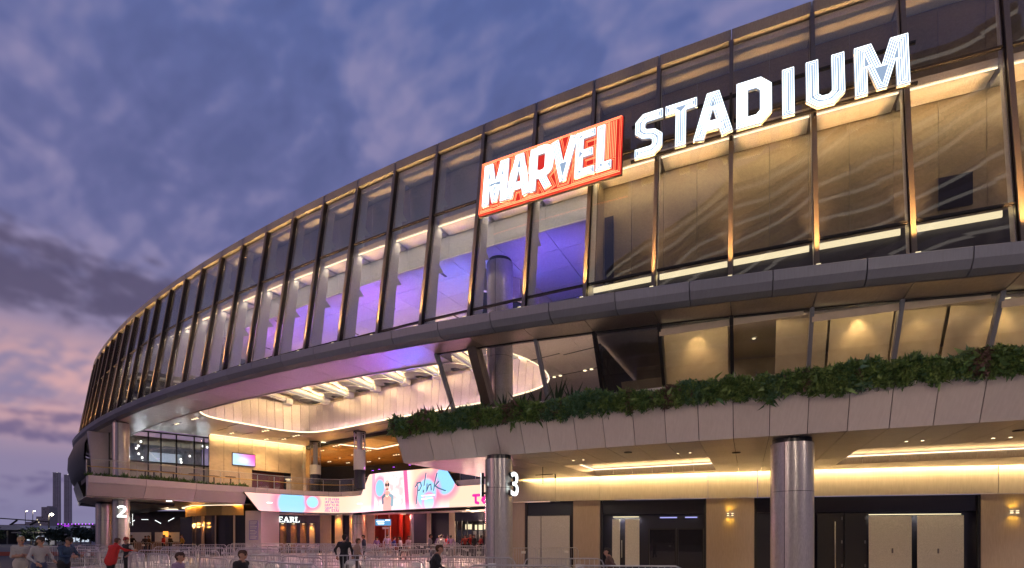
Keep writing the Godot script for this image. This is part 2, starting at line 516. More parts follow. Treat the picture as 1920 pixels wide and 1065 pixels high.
# ---------- ground ----------
func build_ground() -> void:
	var st := new_st()
	face(st, Vector3(-3000, 0, 600), Vector3(3000, 0, 600), Vector3(3000, 0, -3500), Vector3(-3000, 0, -3500), Vector3.UP)
	var g := obj("ground", st, M.asphalt); g.set_meta("kind", "structure")
	# the plaza: large pale pavers
	var plaza := Node3D.new(); plaza.name = "plaza_pavement"; add_child(plaza, true); plaza.set_meta("kind", "structure")
	var base := new_st(); box(base, Vector3(4, -0.02, -36), Vector3(56, 0.05, 78)); obj("paving_bed", base, M.joint, plaza)
	var tile := new_st(); box(tile, Vector3.ZERO, Vector3(1.985, 0.04, 1.985))
	tile.generate_normals()
	var tm: ArrayMesh = tile.commit()
	var set_: Array = M.paver_set
	var far := {}
	for i in 28:
		for j in 39:
			var at := Vector3(-23 + 2.0 * i, 0.012 + 0.002 * ((i * 7 + j * 5) % 3), 2.0 - 2.0 * j)
			if j >= 4 and j < 16 and i < 24 and plaza.get_child_count() < 290:
				var o := MeshInstance3D.new(); o.mesh = tm; o.material_override = set_[(i * 3 + j * 5 + (i * j) % 3) % set_.size()]
				o.name = "paver"; o.position = at; plaza.add_child(o, true)
			else:
				var k := (i * 3 + j * 5 + (i * j) % 3) % set_.size()
				if not far.has(k): far[k] = new_st()
				box(far[k], at, Vector3(1.985, 0.04, 1.985))
	for k in far:
		var o := obj("far_pavers", far[k], set_[k], plaza); o.set_meta("kind", "stuff")
	# a street with a kerb and a red brick verge at the far left
	var road := new_st(); box(road, Vector3(-60, 0.004, -48), Vector3(60, 0.02, 9), Basis(Vector3.UP, 0.5))
	obj("road", road, M.asphalt).set_meta("kind", "structure")

# ---------- the glazed upper storey ----------
func loft_u(st: SurfaceTool, prof: Array, ua: float, ub: float, on_ledge := true) -> void:
	# a convex cross-section (offset, height) carried from ua to ub
	var n := prof.size()
	var a := []; var b := []
	for q in prof:
		a.append(pt(ua, q.x, q.y + (ledge_h(ua) if on_ledge else 0.0)))
		b.append(pt(ub, q.x, q.y + (ledge_h(ub) if on_ledge else 0.0)))
	var mid := Vector3.ZERO
	for i in n: mid += a[i] + b[i]
	mid /= 2.0 * n
	for i in n:
		var j := (i + 1) % n
		face(st, a[i], a[j], b[j], b[i], (a[i] + a[j] + b[i] + b[j]) / 4.0 - mid)
	for i in range(1, n - 1):
		var out := -along(ua) * -1.0
		face(st, a[0], a[i], a[i + 1], a[i + 1], out)
		face(st, b[0], b[i], b[i + 1], b[i + 1], -out)

func build_upper() -> void:
	var glz := part("upper_glazing", building)
	var cop := part("coping", building)
	var led := part("ledge", building)
	var inn := part("upper_interior", building)
	var amber := Color(1.0, 0.74, 0.44)
	var warm := Color(1.0, 0.85, 0.60)
	for i in range(-3, 36):
		var u := float(i)
		var hl := ledge_h(u)
		# bronze fin with a chamfered nose and a small uplight at its foot
		var st := new_st()
		bar(st, pt(u, 0.07, hl + 0.01), pt(u, 0.07 - 1.22, 18.66), 0.06, 0.16, nrm(u))
		bar(st, pt(u, -0.03, hl + 0.014), pt(u, -0.03 - 1.22, 18.65), 0.12, 0.06, nrm(u))
		var fin := obj("fin", st, M.fin_web, glz)
		var nose := new_st()
		bar(nose, pt(u, 0.165, hl + 0.012), pt(u, 0.165 - 1.22, 18.655), 0.13, 0.04, nrm(u))
		obj("fin_nose", nose, M.fin, glz)
		if i <= 30:
			var foot := pt(u, 0.45, hl + 0.022)
			var lamp := new_st(); box(lamp, foot, Vector3(0.12, 0.024, 0.05), Basis(along(u), Vector3.UP, nrm(u)))
			obj("fin_uplight", lamp, M.led_soft, glz)
			spot(foot + Vector3(0, 0.03, 0), pt(u, -0.05, hl + 2.6), 20.0, 38.0 * rng.randf_range(0.75, 1.25), amber, 0.03, 1.0)
	for i in range(-3, 35):
		var ua := i + 0.035; var ub := i + 1 - 0.035
		var um := i + 0.5
		var hl := ledge_h(um)
		var low := maxf(10.85, hl + 0.26)
		var rows := [[hl + 0.02, low - 0.03], [low + 0.03, 15.66], [15.74, 18.64]]
		for r in rows:
			var st := new_st()
			var a := pt(ua, lean(ua, r[0]), r[0]); var b := pt(ub, lean(ub, r[0]), r[0])
			var c := pt(ub, lean(ub, r[1]), r[1]); var d := pt(ua, lean(ua, r[1]), r[1])
			slab(st, a, b, c, d, -nrm(um) * 0.024)
			obj("glass_pane", st, M.pane if i < 17 else M.pane_dark, glz)
		for h in [low, 15.70]:
			var st := new_st()
			bar(st, pt(ua, lean(ua, h), h), pt(ub, lean(ub, h), h), 0.07, 0.10, nrm(um))
			obj("transom", st, M.frame, glz)
		# coping above, ledge below
		var g := 0.006
		var cs := new_st()
		loft_u(cs, [Vector2(-1.09, 18.69), Vector2(-1.11, 19.08), Vector2(-1.16, 19.11), Vector2(-2.6, 19.16), Vector2(-2.6, 18.71)], i + g, i + 1 - g, false)
		obj("coping_panel", cs, M.coping_set[rng.randi() % 3], cop)
		var ls := new_st()
		loft_u(ls, [Vector2(0.50, 0.0), Vector2(0.55, -0.04), Vector2(0.52, -0.34), Vector2(0.36, -0.55), Vector2(0.10, -0.63), Vector2(-0.3, -0.63), Vector2(-0.3, 0.0)], i + g - 0.5, i + 0.5 - g)
		obj("ledge_panel", ls, M.ledge_set[rng.randi() % 3], led)
	# soffit under the ledge: narrow over the windows, wide over the open hall
	for i in range(-4, 30):
		var inner := -1.15 if i < 8 else -2.1
		var ss := new_st()
		loft_u(ss, [Vector2(0.0, -0.615), Vector2(inner, -0.645), Vector2(inner, -0.72), Vector2(0.05, -0.655)], i + 0.006, i + 0.994)
		obj("ledge_soffit_panel", ss, (M.soffit_set if i < 8 else M.drum_set)[rng.randi() % 3], led)
		if i >= 8:
			var lip := new_st()
			loft_u(lip, [Vector2(-2.12, -0.76), Vector2(-2.2, -0.76), Vector2(-2.2, 0.35), Vector2(-2.12, 0.35)], i, i + 1)
			obj("soffit_lip", lip, M.drum, led)
	# ribs, brackets and the lit edge of the floor between them
	for i in range(-3, 24):
		var u := float(i)
		var st := new_st()
		var h0 := ledge_h(u) + 0.1
		var s := along(u) * 0.045
		var w := 0.66 if i > 4 else 0.26
		hexa(st, [pt(u, -0.16, h0) - s, pt(u, -0.16, h0) + s, pt(u, -0.16 - w, h0) + s, pt(u, -0.16 - w, h0) - s,
			pt(u, -1.36, 18.5) - s, pt(u, -1.36, 18.5) + s, pt(u, -1.36 - w * 0.6, 18.5) + s, pt(u, -1.36 - w * 0.6, 18.5) - s])
		obj("rib", st, M.rib, inn)
		if i > 4:
			for hb in [13.7, 16.9]:
				var bs := new_st()
				var o := lean(u, hb) - 0.16 - w * lerpf(1.0, 0.6, (hb - h0) / (18.5 - h0))
				hexa(bs, [pt(u, o + 0.06, hb - 0.34) - s * 0.8, pt(u, o + 0.06, hb - 0.34) + s * 0.8, pt(u, o - 0.05, hb - 0.30) + s * 0.8, pt(u, o - 0.05, hb - 0.30) - s * 0.8,
					pt(u, o + 0.06, hb + 0.1) - s * 0.8, pt(u, o + 0.06, hb + 0.1) + s * 0.8, pt(u, o - 0.30, hb - 0.18) + s * 0.8, pt(u, o - 0.30, hb - 0.18) - s * 0.8])
				obj("bracket", bs, M.rib, inn)
	for i in range(-3, 23):
		var um := i + 0.5
		var ua := i + 0.03; var ub := i + 0.97
		var o := lean(um, 15.4)
		var st := new_st()
		loft_u(st, [Vector2(o - 0.30, 15.40), Vector2(o - 0.30, 15.62), Vector2(o - 1.2, 15.62), Vector2(o - 1.2, 15.40)], ua, ub, false)
		obj("floor_edge", st, M.rib, inn)
		var ls := new_st()
		bar(ls, pt(ua, o - 0.36, 15.37), pt(ub, o - 0.36, 15.37), 0.035, 0.035, Vector3.UP)
		obj("light_strip", ls, M.led_warm, inn)
		var away := (pt(um, -2.2, 13.9) - pt(um, o - 0.40, 15.3)).normalized()
		area(pt(ua, o - 0.42, 15.33), pt(ub, o - 0.42, 15.33), 0.05, away, 0.46 if i < 5 else 0.24, warm if i < 5 else Color(1.0, 0.90, 0.76))
		area(pt(ua, o - 0.8, 15.66), pt(ub, o - 0.8, 15.66), 0.05, Vector3.UP, 0.05 * rng.randf_range(0.7, 1.2), warm if i < 5 else Color(1.0, 0.92, 0.82))
		if i < 5:
			var bs := new_st()
			var hb := 10.9
			loft_u(bs, [Vector2(-0.72, hb - 0.09), Vector2(-0.72, hb + 0.09), Vector2(-0.78, hb + 0.09), Vector2(-0.78, hb - 0.09)], ua + 0.02, ub, false)
			obj("low_light_strip", bs, M.led_soft, inn)
			area(pt(ua, -0.70, hb), pt(ub, -0.70, hb), 0.14, nrm(um), 0.05, Color(1, 0.85, 0.5))
			var dk := new_st()
			loft_u(dk, [Vector2(-0.85, 9.6), Vector2(-0.85, 11.05), Vector2(-6.0, 11.05), Vector2(-6.0, 9.6)], float(i), i + 1.0, false)
			obj("floor_slab", dk, M.wall_dark, inn)
	# back walls of panels: timber brown on the right and far left, grey in between
	var ul := us(-4.0, 5.0, 0.5)
	panels("timber_panel", inn, run(ul, -1.95, 11.05), run(ul, -2.1, 18.4), M.brownwall_set, 0.01, 0.04)
	ul = us(5.0, 17.0, 1.0)
	panels("grey_panel", inn, run(ul, -2.0, 14.42), run(ul, -2.1, 18.4), M.greywall_set, 0.012, 0.05)
	ul = us(17.0, 34.0, 1.0)
	panels("dark_panel", inn, run(ul, -2.2, 10.6), run(ul, -2.2, 18.4), M.greywall_set, 0.012, 0.05)
	# a pale lining under the roof and the roof itself
	for i in range(-4, 34):
		var st := new_st()
		loft_u(st, [Vector2(-1.30, 18.46), Vector2(-4.4, 18.46), Vector2(-4.4, 18.66), Vector2(-1.30, 18.66)], i + 0.01, i + 0.99, false)
		obj("roof_lining", st, M.rib, inn)
	var rf := new_st()
	for i in range(-5, 35):
		loft_u(rf, [Vector2(-2.5, 18.9), Vector2(-22.0, 19.4), Vector2(-22.0, 19.1), Vector2(-2.5, 18.7)], i, i + 1, false)
	obj("roof", rf, M.concrete, building)
	# the high ceiling behind, seen from below through the lower glass
	for i in range(5, 17):
		for r in 4:
			var st := new_st()
			var o0 := -2.0 - r * 1.6
			loft_u(st, [Vector2(o0, 14.4), Vector2(o0 - 1.57, 14.4), Vector2(o0 - 1.57, 14.46), Vector2(o0, 14.46)], i + 0.006, i + 0.994, false)
			obj("upper_ceiling_panel", st, M.underpanel_set[rng.randi() % 3], inn)
			if (i * 2 + r) % 5 == 1:
				var df := new_st()
				loft_u(df, [Vector2(o0 - 0.3, 14.375), Vector2(o0 - 1.3, 14.375), Vector2(o0 - 1.3, 14.395), Vector2(o0 - 0.3, 14.395)], i + 0.44, i + 0.49, false)
				obj("air_slot", df, M.black, inn)
	ul = us(5.0, 17.0, 1.0)
	sheet("rear_wall", inn, run(ul, -8.45, 14.4), run(ul, -8.45, 18.6), M.greywall, 0.0)
	for uu in [5.0, 17.0]:
		var st := new_st()
		slab(st, pt(uu, -2.0, 14.42), pt(uu, -8.45, 14.42), pt(uu, -8.45, 18.5), pt(uu, -2.1, 18.5), along(uu) * 0.08)
		obj("cross_wall", st, M.greywall, inn)
	for q in [[4.93, 4.78, 11.1, 14.2], [0.52, 0.16, 11.9, 12.9], [-0.5, -0.9, 12.1, 13.1]]:
		var dk := new_st()
		loft_u(dk, [Vector2(-1.88, q[2]), Vector2(-1.88, q[3]), Vector2(-1.93, q[3]), Vector2(-1.93, q[2])], q[1], q[0], false)
		obj("dark_opening", dk, M.navy, inn)
	var pw := new_st()
	slab(pw, pt(5.0, -0.9, 11.1), pt(5.0, -2.2, 11.1), pt(5.0, -2.2, 18.4), pt(5.0, -1.7, 18.4), along(5.0) * 0.1)
	obj("cross_wall", pw, M.brownwall, inn)
	# purple and blue floods on the hall side of the lip wash that ceiling and the soffit
	var fl := [[6.2, Color(0.50, 0.40, 1.0), 2.2], [8.2, Color(0.36, 0.44, 1.0), 2.2], [10.2, Color(0.68, 0.40, 1.0), 2.2], [12.3, Color(0.50, 0.42, 1.0), 2.2], [14.4, Color(0.70, 0.45, 1.0), 2.2]]
	for q in fl:
		var at := pt(q[0], -2.6, 11.0)
		var st := new_st(); lathe(st, at, [Vector2(0.0, -0.02), Vector2(0.13, -0.02), Vector2(0.15, 0.12), Vector2(0.0, 0.12)], 12)
		obj("flood_lamp", st, M.lamp_purple, inn)
		spot(at + Vector3(0, 0.2, 0), pt(q[0], -5.6, 14.4), 70.0, q[2] * 1.5, q[1], 0.12)

# ---------- window band under the ledge ----------
func win_off(u: float, h: float) -> float: return -1.02 - (ledge_h(u) - 0.65 - h) * 0.6

func build_windows() -> void:
	var w := part("window_band", building)
	for i in range(-4, 9):
		var u := float(i)
		var h1 := ledge_h(u) - 0.66
		var st := new_st()
		var wide := 0.12; var deep := 0.22
		if i == 7: continue
		bar(st, pt(u, win_off(u, 5.9), 5.9), pt(u, win_off(u, h1), h1), wide, deep, nrm(u))
		obj("mullion", st, M.ledge if i > 5 or i < 3 else M.frame, w)
	var cs := new_st()
	bar(cs, pt(7.2, win_off(7.2, 5.9) - 0.05, 5.9), pt(7.2, win_off(7.2, 9.8) - 0.05, 9.8), 0.42, 0.5, nrm(7.2))
	obj("raking_column", cs, M.fin, w)
	var edges := [-4.0, -3.0, -2.0, -1.0, 0.0, 1.0, 2.0, 3.0, 4.0, 5.0, 6.0, 7.2, 8.0]
	for k in edges.size() - 1:
		var ua: float = edges[k] + 0.03; var ub: float = edges[k + 1] - 0.03
		var um := (ua + ub) * 0.5
		var ha := ledge_h(ua) - 0.72; var hb := ledge_h(ub) - 0.72
		var st := new_st()
		slab(st, pt(ua, win_off(ua, 5.95), 5.95), pt(ub, win_off(ub, 5.95), 5.95), pt(ub, win_off(ub, hb), hb), pt(ua, win_off(ua, ha), ha), -nrm(um) * 0.024)
		obj("window_pane", st, M.pane if edges[k] != 4.0 else M.pane_dark, w)
		var hd := new_st()
		bar(hd, pt(ua, win_off(ua, ha), ha + 0.02), pt(ub, win_off(ub, hb), hb + 0.02), 0.09, 0.16, nrm(um))
		obj("window_head", hd, M.frame, w)
	# the room behind: floor, ceiling, lit back wall with projecting bays, partitions
	var inn := part("window_room", building)
	var ul := us(-4.0, 5.0, 0.5)
	var fs := new_st()
	for i in range(-5, 9): loft_u(fs, [Vector2(0.2, 5.55), Vector2(0.2, 5.88), Vector2(-7.6, 5.88), Vector2(-7.6, 5.55)], i, minf(i + 1, 8.2), false)
	obj("upper_floor", fs, M.carpet, inn)
	for i in range(-4, 5):
		var st := new_st()
		loft_u(st, [Vector2(-1.3, -0.78), Vector2(-7.6, -0.78), Vector2(-7.6, -0.7), Vector2(-1.3, -0.7)], i, i + 1)
		obj("room_ceiling", st, M.ceiling, inn)
	for q in [[-4.0, -3.25], [-3.22, -2.2], [-2.17, -1.45], [-1.42, -0.62], [-0.59, 0.42], [0.45, 1.0], [1.03, 1.75], [1.78, 2.42], [3.06, 3.98], [4.02, 4.72]]:
		var bl := us(q[0], q[1], 0.25)
		var lo := PackedVector3Array(); var hi := PackedVector3Array()
		var back: float = rng.randf_range(0.42, 0.62)
		for uu in bl:
			var h1 := ledge_h(uu) - 0.72
			var h0 := 5.9
			if q[0] > 4.0: h1 = 7.85
			lo.append(pt(uu, win_off(uu, h0) - back, h0)); hi.append(pt(uu, win_off(uu, h1) - back, h1))
		sheet("roller_blind", inn, lo, hi, M.panelwall_set[rng.randi() % 3], 0.0, 0.02)
	ul = us(-4.0, 4.75, 0.35)
	panels("lining_panel", inn, run(ul, -5.6, 5.9), run(ul, -5.6, -0.8, true), M.panelwall_set, 0.01, 0.05)
	for uu in [5.0]:
		var st := new_st()
		slab(st, pt(uu, -3.3, 5.9), pt(uu, -7.0, 5.9), pt(uu, -7.0, 9.2), pt(uu, -1.6, 9.2), along(uu) * 0.1)
		obj("partition", st, M.wall_dark, inn)
	for q in [[3.5, -1.32, 0.9], [1.42, -1.30, 0.8], [0.72, -1.32, 0.35], [-0.1, -1.32, 0.5], [2.7, -3.2, 1.2]]:
		var at := pt(q[0], q[1], ledge_h(q[0]) - 0.80)
		var st := new_st(); lathe(st, at, [Vector2(0.0, -0.02), Vector2(0.05, -0.02), Vector2(0.07, 0.0), Vector2(0, 0.0)], 12)
		obj("downlight", st, M.led_soft, inn)
		spot(at - Vector3(0, 0.06, 0), at + Vector3(0, -2.4, 0) - nrm(q[0]) * 1.75, 40.0, q[2] * 0.55, Color(1.0, 0.84, 0.56), 0.05)
	for k in 4:
		# a soft line lamp on the floor behind the planting washes the lining from below
		var ua := 4.0 - k * 2.0; var ub := ua - 1.9
		var st := new_st(); bar(st, pt(ua, -3.18, 5.95), pt(ub, -3.18, 5.95), 0.06, 0.06, Vector3.UP); obj("floor_strip", st, M.led_soft, inn)
		area(pt(ua, -3.12, 6.02), pt(ub, -3.12, 6.02), 0.06, Vector3.UP + nrm(ua) * 0.45, 0.30, Color(1.0, 0.82, 0.55))
		var hc := ledge_h(ua - 0.95) - 0.86
		area(pt(ua, -1.22, hc - 0.02), pt(ub, -1.22, hc - 0.02), 0.05, Vector3.DOWN - nrm(ua) * 0.75, 0.34, Color(1.0, 0.86, 0.62))
		var cst := new_st(); bar(cst, pt(ua, -1.22, hc + 0.05), pt(ub, -1.22, hc + 0.05), 0.05, 0.03, Vector3.UP); obj("head_strip", cst, M.led_soft, inn)  # added line lamp at the window head, brightens the blinds
		var bb := new_st(); bar(bb, pt(ua, -1.09, hc - 0.02), pt(ub, -1.09, hc - 0.02), 0.02, 0.24, Vector3.UP); obj("lamp_shield", bb, M.panelwall, inn)  # added bar that keeps the line lamp out of sight

# ---------- canopy ----------
func wall_off(u: float) -> float: return -8.0 - 0.33 * (8.0 - u)

func build_canopy() -> void:
	var fa := part("canopy_fascia", building)
	var so := part("canopy_soffit", building)
	var warm := Color(1.0, 0.80, 0.54)
	var ul := PackedFloat32Array()
	var u := 2.54 - 0.42 * 15
	while u < 8.2:
		ul.append(u); u += 0.42
	ul[ul.size() - 1] = 8.25
	panels("fascia_panel", fa, run(ul, 0.45, HS), run(ul, 0.95, HF), M.fascia_set, 0.022, 0.05)
	sheet("fascia_backing", fa, run(ul, 0.42, HS + 0.02), run(ul, 0.92, HF - 0.02), M.joint, 0.06)
	var capst := new_st()
	for k in ul.size() - 1:
		loft_u(capst, [Vector2(0.97, HF + 0.005), Vector2(0.97, HF + 0.05), Vector2(0.3, HF + 0.05), Vector2(0.3, HF + 0.005)], ul[k], ul[k + 1], false)
	obj("fascia_cap", capst, M.fascia, fa)
	# upstand behind the planting, its top edge catches the light
	var up := new_st()
	for k in ul.size() - 1:
		loft_u(up, [Vector2(0.34, HF), Vector2(0.34, HF + 0.78), Vector2(0.22, HF + 0.78), Vector2(0.22, HF)], ul[k], ul[k + 1], false)
	obj("planter_upstand", up, M.fascia, fa)
	# the left end, turned back along the hall
	var e := [pt(8.25, 0.45, HS), pt(8.25, 0.95, HF), pt(8.25, -8.0, HF), pt(8.25, -8.0, HS)]
	var es := new_st(); slab(es, e[0] + along(8.25) * 0.02, e[3] + along(8.25) * 0.02, e[2] + along(8.25) * 0.02, e[1] + along(8.25) * 0.02, along(8.25) * 0.05)
	obj("fascia_end", es, M.fascia, fa)
	# soffit: rows of panels square to the edge, two coffers with lit lips left open in it
	var t0 := [0.0, 1.3, 2.6, 3.9, 6.2, 8.4]
	for k in ul.size() - 1:
		var um := (ul[k] + ul[k + 1]) * 0.5
		var depth := 0.45 - wall_off(um) - 0.42
		for r in t0.size():
			var in_coffer := (r == 3 or r == 4) and ((um > 3.2 and um < 6.0) or (um < 1.3 and um > -3.0))
			if in_coffer: continue
			var a0: float = 0.45 - t0[r]
			var b0: float = 0.45 - (t0[r + 1] if r + 1 < t0.size() else depth)
			if b0 > a0 - 0.05: continue
			var st := new_st()
			loft_u(st, [Vector2(a0 - 0.008, HS), Vector2(b0 + 0.008, HS), Vector2(b0 + 0.008, HS + 0.04), Vector2(a0 - 0.008, HS + 0.04)], ul[k] + 0.004, ul[k + 1] - 0.004, false)
			obj("soffit_panel", st, M.soffit_set[rng.randi() % 3], so)
	var slabst := new_st()
	for i in range(-4, 9): loft_u(slabst, [Vector2(0.3, HS + 0.5), Vector2(0.3, HS + 0.62), Vector2(-14, HS + 0.62), Vector2(-14, HS + 0.5)], i, minf(i + 1, 8.25), false)
	obj("canopy_deck", slabst, M.joint, so)
	for q in [[3.2, 6.0], [-3.0, 1.3]]:
		# soffit joints run at 2.54 + 0.42 k: take the whole panels
		var ua := 2.54 + 0.42 * roundf((q[0] - 2.54) / 0.42); var ub := 2.54 + 0.42 * roundf((q[1] - 2.54) / 0.42)
		var n := roundi((ub - ua) / 0.42)
		var top := HS + 0.36
		for k in n:
			var va := ua + 0.42 * k; var vb := va + 0.42
			var st := new_st()
			loft_u(st, [Vector2(-3.45, top), Vector2(-7.95, top), Vector2(-7.95, top + 0.03), Vector2(-3.45, top + 0.03)], va + 0.004, vb - 0.004, false)
			obj("coffer_panel", st, M.soffit_set[k % 3], so)
			for side in [[-3.45, -3.40], [-7.95, -7.90]]:
				var ws := new_st()
				loft_u(ws, [Vector2(side[0], HS + 0.03), Vector2(side[0], top), Vector2(side[1], top), Vector2(side[1], HS + 0.03)], va + 0.004, vb - 0.004, false)
				obj("coffer_side", ws, M.soffit_set[(k + 1) % 3], so)
		var ls := new_st()
		for k in n:
			bar(ls, pt(ua + 0.42 * k, -7.82, top - 0.05), pt(ua + 0.42 * (k + 1), -7.82, top - 0.05), 0.045, 0.045, Vector3.UP)
			bar(ls, pt(ua + 0.42 * k, -3.58, top - 0.05), pt(ua + 0.42 * (k + 1), -3.58, top - 0.05), 0.045, 0.045, Vector3.UP)
		for uu in [ua, ub]:
			bar(ls, pt(uu, -3.5, top - 0.05), pt(uu, -7.9, top - 0.05), 0.045, 0.045, Vector3.UP)
			var ws := new_st(); slab(ws, pt(uu, -3.45, HS + 0.03), pt(uu, -7.95, HS + 0.03), pt(uu, -7.95, top), pt(uu, -3.45, top), along(uu) * 0.03 * (1.0 if uu == ua else -1.0))
			obj("coffer_side", ws, M.soffit, so)
		obj("coffer_light_strip", ls, M.led_warm, so)
		for k in 2:
			var va := lerpf(ua, ub, k / 2.0); var vb := lerpf(ua, ub, (k + 1) / 2.0)
			area(pt(va, -7.6, top - 0.1), pt(vb, -7.6, top - 0.1), 0.06, Vector3(0, 0.5, 0) + nrm(va) * 0.8, 0.16, warm)
			area(pt(va, -3.8, top - 0.1), pt(vb, -3.8, top - 0.1), 0.06, Vector3(0, 0.5, 0) - nrm(va) * 0.8, 0.16, warm)
	# twin downlights and ceiling discs
	for q in [[5.41, -2.1], [3.69, -2.0], [0.73, -2.3], [-0.25, -2.6]]:
		for s in [-0.09, 0.09]:
			var at := pt(q[0] + s, q[1], HS - 0.004)
			var st := new_st(); box(st, at, Vector3(0.075, 0.014, 0.075), Basis(along(q[0]), Vector3.UP, nrm(q[0])))
			obj("soffit_downlight", st, M.lamp_warm, so)
		spot(pt(q[0], q[1], HS - 0.03), pt(q[0], q[1], 0), 58.0, 3.2, warm, 0.08)
	for q in [[4.45, -0.9], [2.95, -2.6], [-0.2, -1.3]]:
		var st := new_st(true); lathe(st, pt(q[0], q[1], HS - 0.035), [Vector2(0, 0), Vector2(0.13, 0), Vector2(0.15, 0.012), Vector2(0.15, 0.034)], 20)
		obj("ceiling_disc", st, M.black, so)
	# added strip behind the planting, brightens the hall ceiling that shows through the glass
	for q in [[5.15, 6.4], [6.45, 7.8]]:
		var fs := new_st(); bar(fs, pt(q[0], -4.2, 5.96), pt(q[1], -4.2, 5.96), 0.08, 0.08, Vector3.UP); obj("floor_strip", fs, M.led_soft, so)
		area(pt(q[0], -4.2, 6.05), pt(q[1], -4.2, 6.05), 0.08, Vector3.UP - nrm(6.0) * 0.5, 2.4, Color(1.0, 0.86, 0.74))
	# camera rig on a drop rod
	var rig := new_st(true)
	tube(rig, PackedVector3Array([pt(6.3, -3.4, HS), pt(6.3, -3.4, HS - 0.75)]), 0.02)
	tube(rig, PackedVector3Array([pt(6.45, -3.4, HS - 0.35), pt(6.1, -3.4, HS - 0.35)]), 0.02)
	tube(rig, PackedVector3Array([pt(6.05, -3.4, HS - 0.35), pt(6.05, -3.4, HS - 0.55)]), 0.035)
	obj("ceiling_camera_rig", rig, M.black, so)

